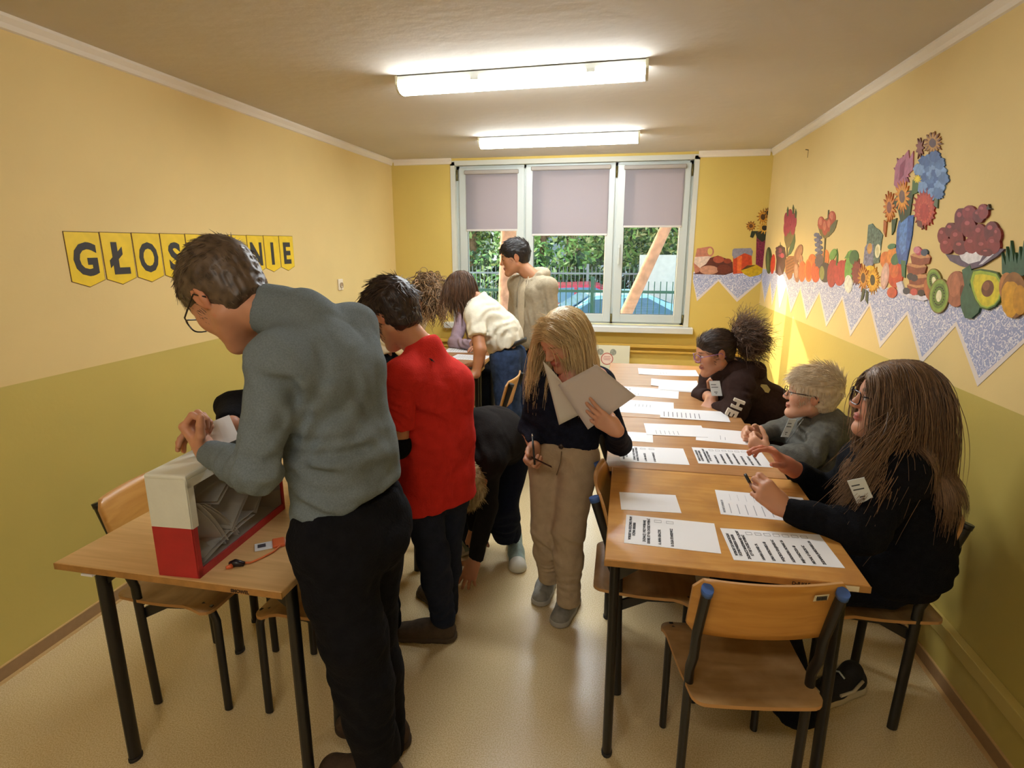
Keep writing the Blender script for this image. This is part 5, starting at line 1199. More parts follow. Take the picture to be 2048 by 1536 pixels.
# ---- boy in grey turtleneck -----------------------------------------------------------
def turtleneck_boy():
    L=px(690,1400,1.33); L=np.array([L[0],1.33,0.]); r=person('boy in grey turtleneck sweater, black trousers and glasses bending over the ballot box',L)
    f=(-.93,.36,0); rr=unit_right(f); sk='#c98f6e'
    P=px(703,1045,1.36); W=px(688,900,1.37); C=px(652,745,1.36); N=px(606,636,1.37)
    shl=px(553,722,1.22); elb=px(512,945,1.14); wr=px(418,905,1.27)
    shr=N+rr*.15+(C-N)*.3; elr=px(560,880,1.50); wrr=px(470,880,1.46)
    S=SDF(); torso(S,P,W,C,N,rr,rr,rp=.100,rw=.090,rc=.104,rs_=.058,k=.05,sh=(shl,shr),pelw=.06,chestw=.07)
    S.cone(C-A_(f)*.02,N-A_(f)*.01-Z3*.03,.09,.06,k=.05)
    sleeve(S,shl,elb,wr,.062,.053,.037,k=.018); sleeve(S,shr,elr,wrr,.060,.050,.038,k=.018)
    S.cone(W-rr*.055,P-rr*.06,.094,.106,k=.04); S.cone(W+rr*.055,P+rr*.06,.094,.106,k=.04)
    # collar
    H=Head(px(452,592,1.36),(-.72,.22,-.66),(-.66,.10,.74),1.10,sk,brow='#2c2119',neck=N,closed=True)
    ns=H.w((0,-.022,-.045)); cb=N+(ns-N)*.66; S.cone(N,cb,.074,.0675,k=.03)
    S.cut(cb,nrm(ns-N),.075,.10,k=.006)
    S.cut(wr+nrm(wr-elb)*.012,nrm(wr-elb),.06,.12); S.cut(wrr+nrm(wrr-elr)*.012,nrm(wrr-elr),.06,.12)
    hem=px(697,1022,1.30); S.cut(hem,(.50,0,-1),.33,.4,k=.006)
    # cloth folds
    fd=lambda x,y,Y,rad,d,a,wl,sd=1: S.fold(px(x,y,Y),rad,d,a,wl,.7,sd)
    fd(640,800,1.22,.13,(.8,0,.6),.008,.085,2); fd(600,760,1.2,.10,(.85,0,.5),.009,.07,3)
    fd(700,960,1.22,.16,(.35,0,1),.008,.075,4); fd(760,900,1.3,.12,(.7,0,.7),.006,.09,5); fd(475,955,1.15,.09,nrm(wr-elb),.007,.04,6); fd(520,930,1.08,.08,(.2,0,1),.004,.05,7)
    fd(640,900,1.22,.12,(.2,0,1),.006,.07,8); fd(730,820,1.25,.13,(1,0,-.35),.006,.06,9); fd(620,860,1.2,.07,(.9,0,-.5),.008,.05,10); fd(650,1000,1.22,.12,(.5,0,1),.006,.05,11)
    S.rough(.004,9,4,False); S.rough(.0012,60,2,False)
    V,Fc=S.mesh(.0072); V=relax(V,Fc,1); mk=knit('grey knit','#757f84',.13,260,.4,520); mkobj('turtleneck_sweater',V,Fc,mk,r,L)
    # ribbed hem band is a part of its own look: thin ring of seams
    T=SDF(); hl=P-rr*.085; hr=P+rr*.085; kl=px(705,1270,1.28); kr=px(735,1240,1.46); al=px(757,1510,1.31); ar=px(775,1490,1.46)
    T.cone(P+Z3*.06-rr*.05,P+Z3*.06+rr*.05,.105,.105,k=.04); T.cone(P-A_(f)*.035-rr*.05-Z3*.05,P-A_(f)*.035+rr*.05-Z3*.05,.105,.105,k=.05)
    leg(T,hl,kl,al,.108,.092,.066); leg(T,hr,kr,ar,.105,.088,.064)
    T.cut(al-Z3*.02,(0,0,-1),.12,.3); T.cut(ar-Z3*.02,(0,0,-1),.12,.3); T.cut(px(700,985,1.36),(0,0,1),.3,.3)
    T.fold(px(790,1250,1.25),.09,(.3,0,1),.005,.06,1.2); T.fold(px(770,1440,1.25),.10,(.2,0,1),.005,.06,1.3,4); T.fold(px(700,1370,1.25),.08,(.5,0,1),.005,.07,1.2,7); T.rough(.006,12,3,False)
    V,Fc=T.mesh(.009); V=relax(V,Fc,1); mkobj('trousers',V,Fc,knit('black cotton','#131317',.2,30,.3,150),r,L)
    # body
    Sb=SDF(); Sb.chain([P,W,C,N],[.08,.075,.085,.05],k=.05); Sb.cone(N-Z3*.05,shl,.03,k=.02); Sb.cone(N-Z3*.05,shr,.03,k=.02)
    for a,b,c in ((shl,elb,wr),(shr,elr,wrr)): Sb.cone(a,b,.042,.036); Sb.cone(b,c,.036,.026)
    for a,b,c in ((hl,kl,al),(hr,kr,ar)): Sb.cone(a,b,.07,.05); Sb.cone(b,c,.05,.036)
    hs=SDF(); hand(hs,wr+nrm(wr-elb)*.010,(-.55,.12,.80),(.80,.20,.50),side=-1,curl=(70,74,78,82),thumb=34,sc_=1.0,forearm=elb+(wr-elb)*.8,tdir=(.45,-.35,.70))
    hand(hs,wrr+nrm(wrr-elr)*.01,(-.75,-.3,.35),(-.3,-.6,-.6),side=1,curl=(35,38,40,42),forearm=elr+(wrr-elr)*.8)
    add_body(r,L,[H.mesh(.0033),flat(hs.mesh(.0034),sk),flat(Sb.mesh(.014),sk)])
    hm=hairmat('dark brown hair','#33271f','#87705a')
    fl=lambda p: np.stack([p[:,0]*4,np.where(p[:,2]>.05,.9,-.25),np.where(p[:,2]>.05,-.15,-1.0)],1)
    short_hair(H,'hair',hm,r,L,3200,.024,.009,.0010,line=.0,low=-.068,flow=fl,noise=.005,mess=.10,top=.008,seed=4,lift=.08)
    glasses(H,mat('black glasses frame','#0f0e0e',rough=.3),r,L,.025,.019,.112,.0)
    mu=mat('brown suede','#463424',rough=.9,var=.2,scale=30,bump=.4,bscale=80); ms=mat('brown sole','#3a2a1c',rough=.8)
    shoe(al+A_((.06,.02,0)),al+A_((-.21,.03,0)),L,r,mu,ms,.05,.085); shoe(ar+A_((.06,.02,0)),ar+A_((-.20,.06,0)),L,r,mu,ms,.05,.085)
    return r
turtleneck_boy()
# ---- boy in red t-shirt ---------------------------------------------------------------
def red_boy():
    L=np.array([-.69,2.05,0]); r=person('boy in red T-shirt and dark trousers seen from behind, wearing glasses',L); sk='#c48a66'
    f=nrm((-.80,.60,0)); rr=unit_right(f)
    P=px(872,975,2.06); W=px(872,880,2.07); C=px(866,775,2.08); N=px(848,692,2.07)
    shl=px(803,752,1.93); elb=px(797,893,1.90); wr=px(735,900,1.86); shr=px(908,762,2.20); elr=px(905,880,2.32); wrr=px(850,900,2.36)
    S=SDF(); torso(S,P-Z3*.07,W,C,N,rr,rr,rp=.104,rw=.092,rc=.100,rs_=.052,k=.05,sh=(shl,shr),pelw=.080,chestw=.075)
    sl=[]
    for a,b_ in ((shl,elb),(shr,elr)):
        Q=SDF(); Q.cone(a,a+(b_-a)*.82,.056,.060,k=.02); Q.cut(a+(b_-a)*.74,nrm(b_-a)+A_((0,0,-.15)),.09,.2,k=.004); Q.fold(a+(b_-a)*.5+A_((0,-.05,0)),.07,(.5,0,1),.004,.04,1,7); v,q=Q.mesh(.006); sl.append((v,q,np.zeros((len(v),3))))
    S.cut(px(872,1003,2.06),(.05,0,-1),.3,.3,k=.006); S.cut(N+nrm(A_(N)-C)*.025+Z3*.012,A_((-.25,.1,1)),.10,.15,k=.006)
    for (x,y,Y,rad,d,a,wl,sd) in ((890,850,1.98,.16,(1,0,.25),.007,.085,2),(830,830,1.95,.10,(.6,0,.8),.007,.06,3),(900,940,2.0,.14,(1,0,.15),.007,.09,5),(850,920,1.97,.13,(.8,0,.5),.005,.08,6),(800,820,1.86,.07,(.5,0,1),.004,.04,7)): S.fold(px(x,y,Y),rad,d,a,wl,.7,sd)
    S.rough(.004,10,5,False)
    V,Fc=S.mesh(.0075); V=relax(V,Fc,1); V,Fc,_=joinm((V,Fc,np.zeros((len(V),3))),*sl); ts=mkobj('t_shirt',V,Fc,knit('red cotton','#d2322a',.06,30,.2,200),r,L)
    b=B(); q=surf(V,867,716,.003); b.prism([Vector(q+A_(p_)-L) for p_ in ((-.012,-.004,.006),(.004,0,.000),(.014,0,-.012),(.004,0,-.006),(-.002,0,-.012),(-.003,0,-.003))],.005,(0,1,-.2)); b.obj('chest_mark',mat('black print','#150d0c'),ts)
    # black undersleeves
    for a,b_,c in ((shl,elb,wr),(shr,elr,wrr)):
        U=SDF(); U.cone(a+(b_-a)*.84,b_,.043,.043,k=.01); U.cone(b_,c,.044,.036,k=.02); U.cut(a+(b_-a)*.87,nrm(a-b_),.06,.08,k=.003); U.cut(c,nrm(c-b_),.06,.1,k=.003)
        V,Fc=U.mesh(.006); mkobj('undersleeve',V,Fc,knit('black rib','#101013',.1),r,L)
    T=SDF(); hl=P-rr*.07-Z3*.02; hr=P+rr*.075-Z3*.02; kl=px(868,1110,1.99); kr=px(893,1095,2.16); al=px(886,1236,2.03); ar=px(893,1215,2.17)
    T.cone(P-rr*.04,P+rr*.04,.095,k=.03); leg(T,hl,kl,al,.088,.064,.054); leg(T,hr,kr,ar,.086,.062,.052)
    T.cut(al-Z3*.03,(0,0,-1),.1,.2); T.cut(ar-Z3*.03,(0,0,-1),.1,.2); T.cut(P+Z3*.03,(0,0,1),.3,.2)
    T.fold(px(880,1225,2.0),.08,(.1,0,1),.005,.045,1.2); T.fold(px(865,1120,1.95),.10,(.4,0,1),.004,.07,1.2); T.rough(.005,12,3,False)
    V,Fc=T.mesh(.008); V=relax(V,Fc,1); mkobj('trousers',V,Fc,knit('navy cotton','#252b3c',.12,30,.3,150),r,L)
    H=Head(px(783,630,2.04),(-.80,.30,-.52),(-.50,.12,.86),1.0,sk,brow='#1c1512',neck=N-A_((0,0,.02)),closed=True)
    Sb=SDF(); Sb.chain([P,W,C,N],[.07,.065,.07,.045],k=.05); Sb.cone(shl,shr,.035,k=.03); Sb.cone(px(812,668,2.05),N-Z3*.02,.050,.058,k=.02)
    for a,b_,c in ((shl,elb,wr),(shr,elr,wrr)): Sb.cone(a,b_,.040,.036); Sb.cone(b_,c,.036,.026)
    for a,b_,c in ((hl,kl,al),(hr,kr,ar)): Sb.cone(a,b_,.06,.045); Sb.cone(b_,c,.045,.034)
    hs=SDF(); hand(hs,wr,nrm(wr-elb),(0,0,-1),side=1,curl=30,forearm=elb); hand(hs,wrr,nrm(wrr-elr),(0,0,-1),side=-1,curl=30,forearm=elr)
    add_body(r,L,[H.mesh(.0038),flat(hs.mesh(.004),sk),flat(Sb.mesh(.010),sk)])
    fl=lambda p: np.stack([p[:,0]*3,np.where(p[:,2]>.06,.7,-.2),np.where(p[:,2]>.06,-.25,-1.0)],1)
    short_hair(H,'hair',hairmat('near black hair','#1c1512','#584338'),r,L,2000,.045,.016,.0013,line=-.012,low=-.08,flow=fl,noise=.007,mess=.12,top=.004,seed=7,lift=.12)
    glasses(H,mat('black glasses frame','#0f0e0e',rough=.3),r,L,.023,.019,.110,.0,round_=True)
    mu=mat('brown felt slipper','#4f4133',rough=.95,var=.15,scale=30,bump=.4,bscale=80); ms=mat('grey brown sole','#4a3d30',rough=.8)
    h1=onz(910,1277,0); t1=onz(792,1272,0); shoe(A_(h1),A_(t1),L,r,mu,ms,.048,.075); h2=onz(905,1225,0); shoe(A_(h2),A_(h2)+A_((-.19,.12,0)),L,r,mu,ms,.046,.075)
red_boy()
def tp(label,L): return person(label,np.array(L))
# ---- person bending down to the floor --------------------------------------------------
def bender():
    L=np.array([-.60,2.62,0]); r=tp('person in dark brown sweater bending down to touch the floor in the aisle',L); sk='#b87f62'
    P=px(1003,893,2.74); W=px(992,868,2.64); C=px(965,880,2.50); N=px(948,915,2.42); rr=nrm((.80,-.60,0)); rr2=nrm((.7,-.7,-.15))
    f=nrm((-.6,-.8,0))
    shl=px(978,925,2.36); elb=px(975,1010,2.40); wr=px(950,1118,2.38); shr=px(925,905,2.52); elr=px(935,985,2.62); wrr=px(950,1060,2.62)
    S=SDF(); torso(S,P,W,C,N,rr,rr2,rp=.105,rw=.105,rc=.105,rs_=.055,k=.06,sh=(shl,shr),pelw=.06,chestw=.06)
    S.cone(px(950,845,2.5),px(1005,850,2.7),.06,.07,k=.06)
    sleeve(S,shl,elb,wr,.056,.048,.038); sleeve(S,shr,elr,wrr,.054,.046,.038)
    S.cut(wr,nrm(wr-elb),.06,.12); S.cut(wrr,nrm(wrr-elr),.06,.12)
    S.fold(px(950,900,2.35),.12,(1,0,.4),.007,.06); S.fold(px(1000,900,2.5),.12,(.2,0,1),.004,.09); S.rough(.005,10,5,False)
    V,Fc=S.mesh(.009); V=relax(V,Fc,1); mkobj('sweater',V,Fc,knit('dark brown sweat','#1b1715',.15,40,.3,200),r,L)
    T=SDF(); hl=P+rr*.07-Z3*.02; hr=P-rr*.07-Z3*.02; kl=px(1000,1010,2.62); kr=px(950,1000,2.70); al=px(1014,1068,2.70); ar=px(948,1085,2.76)
    T.cone(hl,hr,.098,k=.03); leg(T,hl,kl,al,.105,.085,.075); leg(T,hr,kr,ar,.10,.08,.07); T.cut(al-Z3*.03,(0,0,-1),.12,.2); T.cut(ar-Z3*.03,(0,0,-1),.12,.2)
    T.rough(.006,11,3,False); T.fold(px(1010,1060,2.6),.1,(.2,0,1),.005,.06,1.1)
    V,Fc=T.mesh(.009); V=relax(V,Fc,1); mkobj('trousers',V,Fc,knit('midnight cotton','#141826',.12),r,L)
    H=Head(px(943,962,2.33),(.10,.35,-.93),(-.30,-.82,-.42),.95,sk,neck=N,closed=True)
    Sb=SDF(); Sb.chain([P,W,C,N],[.07,.07,.07,.045],k=.05)
    for a,b_,c in ((shl,elb,wr),(shr,elr,wrr),(hl,kl,al),(hr,kr,ar)): Sb.cone(a,b_,.04,.036); Sb.cone(b_,c,.036,.026)
    hs=SDF(); hand(hs,wr+nrm(wr-elb)*.01,(-.32,-.12,-.95),(.1,1,-.1),side=-1,curl=(16,12,14,20),thumb=10,sc_=1.0,forearm=elb+(wr-elb)*.7,spread=7)
    hand(hs,wrr,(-.2,0,-1),(0,1,0),side=1,curl=40,forearm=elr)
    add_body(r,L,[H.mesh(.005),flat(hs.mesh(.004),sk),flat(Sb.mesh(.016),sk)])
    g=lambda p: np.stack([p[:,0]*2,p[:,1]*0+.1,-np.ones(len(p))],1)
    short_hair(H,'hair',hairmat('ash blond hair','#8a7350','#dcc696'),r,L,1800,.045,.014,.0016,line=-.005,low=-.10,side=.9,flow=lambda p: np.stack([p[:,0]*2,np.where(p[:,2]>.0,.6,.1),np.where(p[:,2]>.05,.3,-.3)],1),noise=.006,mess=.12,seed=5,grav=-10,lift=.1)
    mu=mat('pale green canvas','#8fa097',rough=.8,var=.15,scale=30,bump=.3); ms=mat('shoe white sole','#d6d3c6',rough=.6); lc=mat('laces','#c9d2d0',rough=.8)
    a=A_(onz(1028,1085,0)); b_=A_(onz(1037,1150,0)); shoe(a,b_,L,r,mu,ms,.046,.085,lace=lc)
    a=A_(onz(968,1090,0)); b_=A_(onz(908,1112,0)); shoe(a,b_,L,r,mu,ms,.044,.085,lace=lc)
bender()
# ---- blonde girl with papers -----------------------------------------------------------
def blonde_girl():
    L=np.array([-.23,2.32,0]); r=tp('blonde girl in navy sweater and beige trousers looking down, holding sheets of paper',L); sk='#d39c7e'
    f=nrm((-.25,-.97,0)); rr=unit_right(f)    # her right is to the picture's left
    P=px(1124,905,2.33); W=px(1128,842,2.34); C=px(1138,775,2.34); N=px(1148,728,2.33)
    shr=px(1082,768,2.34); elr=px(1057,858,2.36); wrr=px(1068,893,2.22); shl=px(1200,765,2.37); ell=px(1226,868,2.34); wl=px(1222,852,2.17)
    ell=px(1238,890,2.28); wl=px(1234,862,2.07)
    S=SDF(); torso(S,P,W,C,N,rr,rr,rp=.088,rw=.086,rc=.088,rs_=.050,k=.045,sh=(shl,shr),pelw=.07,chestw=.06)
    sleeve(S,shr,elr,wrr,.052,.046,.036); sleeve(S,shl,ell,wl,.052,.046,.036)
    S.cut(wrr+nrm(wrr-elr)*.0,nrm(wrr-elr),.055,.1); S.cut(wl,nrm(wl-ell),.055,.1); S.cut(px(1120,880,2.33),(-.10,0,-1),.26,.3,k=.008); S.cut(N+Z3*.0,(0,-.25,1),.075,.1,k=.006)
    for a in ((1060,840,2.25,.09,(.2,0,1),.006,.04,2),(1120,850,2.2,.12,(.2,0,1),.005,.05,3),(1215,870,2.2,.08,(.5,0,1),.006,.04,4)): S.fold(px(*a[:3]),*a[3:7],.9,a[7])
    S.rough(.004,10,3,False)
    V,Fc=S.mesh(.0075); V=relax(V,Fc,1); mkobj('sweater',V,Fc,knit('navy knit','#1a1d2b',.2,50,.4,200),r,L)
    # pink blouse at the neck and shoulder
    Q=SDF(); Q.cone(N-Z3*.02,px(1148,756,2.24),.062,.055,k=.03); Q.cone(N-Z3*.015,px(1192,757,2.31),.050,.052,k=.03); Q.cone(px(1140,758,2.26),px(1185,760,2.25),.045,.05,k=.02)
    Q.cut(N+Z3*.018,(0,-.3,1),.062,.1,k=.006); Q.rough(.003,14,2,False); V,Fc=Q.mesh(.006); mkobj('pink_blouse',V,Fc,mat('pink cloth','#d9a08c',rough=.9,var=.12,scale=60,bump=.3),r,L)
    T=SDF(); hl=P-rr*.075-Z3*.01; hr=P+rr*.065-Z3*.01; kr=px(1093,1060,2.30); kl=px(1137,1060,2.24); ar=px(1098,1155,2.37); al=px(1137,1200,2.24)
    T.cone(P-rr*.05+Z3*.03,P+rr*.05+Z3*.03,.086,k=.04); leg(T,hl,kl,al,.092,.066,.050); leg(T,hr,kr,ar,.092,.066,.050)
    T.cut(al-Z3*.022,(0,0,-1),.09,.2); T.cut(ar-Z3*.022,(0,0,-1),.09,.2); T.cut(P+Z3*.075,(0,0,1),.26,.2)
    for a in ((1110,930,2.2,.09,(.9,0,.5),.005,.05,2),(1100,1085,2.25,.07,(.3,0,1),.007,.05,3),(1140,1085,2.2,.07,(.3,0,1),.007,.05,4),(1100,1140,2.3,.06,(.1,0,1),.005,.03,5),(1140,1170,2.2,.07,(.1,0,1),.006,.035,6)): T.fold(px(*a[:3]),*a[3:7],1.0,a[7])
    T.rough(.004,12,3,False); V,Fc=T.mesh(.007); V=relax(V,Fc,1); tr=mkobj('trousers',V,Fc,knit('khaki cotton','#b5a084',.06,30,.2,180),r,L)
    b=B(); q=Vector(px(1122,893,2.235)-L); b.lathe([(.001,-.004),(.010,-.004),(.011,0),(.009,.003),(.001,.004)],q,16,Matrix.Rotation(PI/2,3,'X')); b.obj('trouser_button',mat('brown button','#3a2a20',rough=.4),tr)
    b=B(); b.tube([Vector(px(1123,903,2.232)-L),Vector(px(1121,925,2.222)-L),Vector(px(1113,950,2.222)-L)],.0022,6); b.obj('fly_seam',mat('khaki seam','#7c6a52',rough=.9),tr)
    H=Head(px(1127,680,2.245),(-.62,-.62,-.48),(-.22,-.28,.93),.97,sk,brow='#8a6a48',neck=N,closed=True,lip='#c2756a',cheek=1.06,jaw=.95)
    Sb=SDF(); Sb.chain([P,W,C,N],[.06,.06,.06,.045],k=.05); Sb.cone(shl,shr,.035,k=.03)
    for a,b_,c in ((shl,ell,wl),(shr,elr,wrr),(hl,kl,al),(hr,kr,ar)): Sb.cone(a,b_,.036,.033); Sb.cone(b_,c,.034,.026)
    hs=SDF(); hand(hs,wl+nrm(wl-ell)*.004,(-.80,.10,.50),(.12,1,.05),side=-1,curl=(10,12,14,18),thumb=10,sc_=.90,tdir=(-.4,.75,.5),forearm=ell+(wl-ell)*.7,spread=5)
    hs2=SDF(); hand(hs2,wrr+nrm(wrr-elr)*.006,(-.10,-.70,-.55),(.75,-.2,.35),side=1,curl=(58,62,66,70),thumb=40,sc_=.92,forearm=elr+(wrr-elr)*.7)
    add_body(r,L,[H.mesh(.0038),flat(hs.mesh(.0036),sk),flat(hs2.mesh(.0036),sk),flat(Sb.mesh(.012),sk)])
    # long hair
    hm=hairmat('honey blond hair','#b48f5a','#fce6b6')
    V,Fc,col,Vl=hair_cap(H,.010,h=.0045,low=-.05,line=-.002,noise=.003,seed=2); Nn=cap_normals(V,Fc); rs=np.random.RandomState(2)
    co=H.cranium(.008)+[(H.w((.0,.085,-.06)),A_((.050,.075,.105))*H.s,H.M),(N,shr,.062),(N,shl,.062),(C,N,.10),(C-rr*.05,C+rr*.05,.10)]
    parts=[(V,Fc,col*.7+.25)]
    for sel,n,fl_,g_,ln_,sd in ((lambda p:(p[:,0]>.012)&(p[:,2]>-.02)&(p[:,1]<.035),1300,(.5,-.35,-1),(-.5,-.5,-15),.225,3),(lambda p:(p[:,0]<=.0)&(p[:,1]<.045)&(p[:,2]>-.02),1500,(-.25,-.5,-1),(.5,.9,-15),.22,4),(lambda p:(p[:,1]>.02)&(p[:,2]>.06)&(p[:,0]>-.02),300,(1.8,-.3,-.5),(-.3,.2,-5),.075,5),(lambda p:(p[:,1]>.02)&(p[:,2]>.06)&(p[:,0]<.0),300,(-1.8,-.5,-.5),(.4,.4,-5),.085,6)):
        ok=np.nonzero(sel(Vl))[0]; idx=rs.choice(ok,n); D=np.tile(A_(fl_),(n,1))@H.M.T; D=D-Nn[idx]*np.sum(D*Nn[idx],1,keepdims=True)
        parts.append(strands(V[idx],D,ln_,.016,g_,wob=.016,rad=.0014,coll=co,seed=sd,taper=.3,curl=.006,curl_f=14,lens=np.clip(1+.14*rs.randn(n),.6,1.3)))
    ok=np.nonzero((Vl[:,0]>.02)&(Vl[:,1]>-.01)&(Vl[:,1]<.05)&(Vl[:,2]>.0))[0]; idx=rs.choice(ok,420)
    parts.append(strands(V[idx],np.tile(A_((.9,.35,-.8)),(420,1))@H.M.T,.25,.016,(-.3,-.9,-13),wob=.02,rad=.0014,coll=co,seed=9,taper=.3,curl=.010,curl_f=14))
    v,f_,c=joinm(*parts); mkobj('hair',v,f_,hm,r,L,c)
    mu=mat('grey slip on canvas','#8b8880',rough=.9,var=.15,scale=50,bump=.3); ms=mat('grey rubber sole','#aaa59c',rough=.7)
    a=A_(onz(1098,1165,0)); b_=A_(onz(1078,1212,0)); shoe(a,b_,L,r,mu,ms,.045,.07,sole_h=.03); a=A_(onz(1148,1197,0)); b_=A_(onz(1114,1256,0)); shoe(a,b_,L,r,mu,ms,.046,.07,sole_h=.03)
    # sheets in her left hand: things of their own
    def sheet(name,label,pts,m,bow):
        q=[Vector(px(*p)) for p in pts]; c=sum(q,Vector())/4; b=B(); n=8
        nn=(q[1]-q[0]).cross(q[3]-q[0]).normalized()
        g=[[b.bm.verts.new(((q[0]*(1-i/n)+q[1]*i/n)*(1-j/n)+(q[3]*(1-i/n)+q[2]*i/n)*j/n)+nn*bow*math.sin(PI*i/n)-c) for i in range(n+1)] for j in range(n+1)]
        for j in range(n):
            for i in range(n): b.bm.faces.new((g[j][i],g[j][i+1],g[j+1][i+1],g[j+1][i]))
        o=b.obj(name,m,smooth=True,fixn=False); o.location=c; sm=o.modifiers.new('s','SOLIDIFY'); sm.thickness=.0009
        meta(o,label,'paper','sheets held by the blonde girl'); return o
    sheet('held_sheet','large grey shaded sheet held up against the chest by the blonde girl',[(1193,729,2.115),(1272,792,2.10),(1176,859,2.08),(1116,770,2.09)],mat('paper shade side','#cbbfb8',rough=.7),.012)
    sheet('held_sheet','cream sheet behind the large one in the hands of the blonde girl',[(1086,722,2.17),(1124,765,2.135),(1158,830,2.13),(1118,850,2.15)],mat('paper cream','#d8d2c4',rough=.7),.006)
    sheet('held_sheet','rear sheet whose edge shows at the shoulder of the blonde girl',[(1185,727,2.135),(1222,752,2.135),(1240,775,2.13),(1196,745,2.13)],mat('paper cream','#d8d2c4'),.003)
    b=B(); a,c_=Vector(px(1066,888,2.13)),Vector(px(1068,912,2.10)); d=(c_-a).normalized(); a2=a-d*.03
    b.tube([a2-a,a2-a+d*.115],.0042,8); o=b.obj('pen_barrel',mat('pen black','#141414',rough=.3)); o.name='pen'; o.location=a; meta(o,'dark pen with silver tip upright in the right hand of the blonde girl','pen')
    b=B(); b.tube([a2-a-d*.001,a2-a-d*.012],[.0042,.0025],8); b.obj('pen_tip',mat('silver tip','#c8c8c8',rough=.25,metal=.8),o)
    b=B(); p0,p1=Vector(px(1062,912,2.10)),Vector(px(1103,932,2.08)); dd=(p1-p0); vd=(p0-CAM).normalized()*.07; b.prism([Vector((0,0,0)),dd,dd+vd,vd],.008,(.3,0,-1)); o=b.obj('smartphone',mat('dark red phone cover','#3a1c1a',rough=.4)); o.location=p0; meta(o,'flat dark phone held low in the right hand of the blonde girl','phone')
blonde_girl()
def legs_simple(r,L,P,rr,kl,kr,al,ar,m,name='trousers',rh=.09,rk=.066,ra=.05,h=.009,wa=None):
    T=SDF(); hl=P-rr*.07; hr=P+rr*.07; T.cone(P-rr*.04,P+rr*.04,.09,k=.04); leg(T,hl,kl,al,rh,rk,ra); leg(T,hr,kr,ar,rh,rk,ra)
    T.cut(al-Z3*.02,(0,0,-1),.1,.2); T.cut(ar-Z3*.02,(0,0,-1),.1,.2); T.rough(.006,11,3,False)
    if wa is not None: T.cut(*wa)
    V,Fc=T.mesh(h); V=relax(V,Fc,1); return mkobj(name,V,Fc,m,r,L),hl,hr
def long_strands(H,r,L,m,n,length,co,side_fn,g,col_h=.010,rad=.002,curl=.004,cf=22,low=-.05,seed=2,wob=.035,zmin=-.03,line=0,name='hair',h=.0045,taper=.3,cols=(.7,.25),noise=.003,lens=None):
    V,Fc,col,Vl=hair_cap(H,col_h,h=h,low=low,line=line,noise=noise,seed=seed); Nn=cap_normals(V,Fc); rs=np.random.RandomState(seed)
    ok=np.nonzero(Vl[:,2]>zmin)[0]; idx=rs.choice(ok,n); lp=Vl[idx]; D=side_fn(lp,n)@H.M.T; D=D-Nn[idx]*np.sum(D*Nn[idx],1,keepdims=True)
    sv=strands(V[idx],D,length,length/16,g,wob=wob,rad=rad,coll=co,seed=seed+1,taper=taper,curl=curl,curl_f=cf,lens=lens(lp,rs) if lens else None)
    v,f_,c=joinm((V,Fc,col*cols[0]+cols[1]),sv); return mkobj(name,v,f_,m,r,L,c)
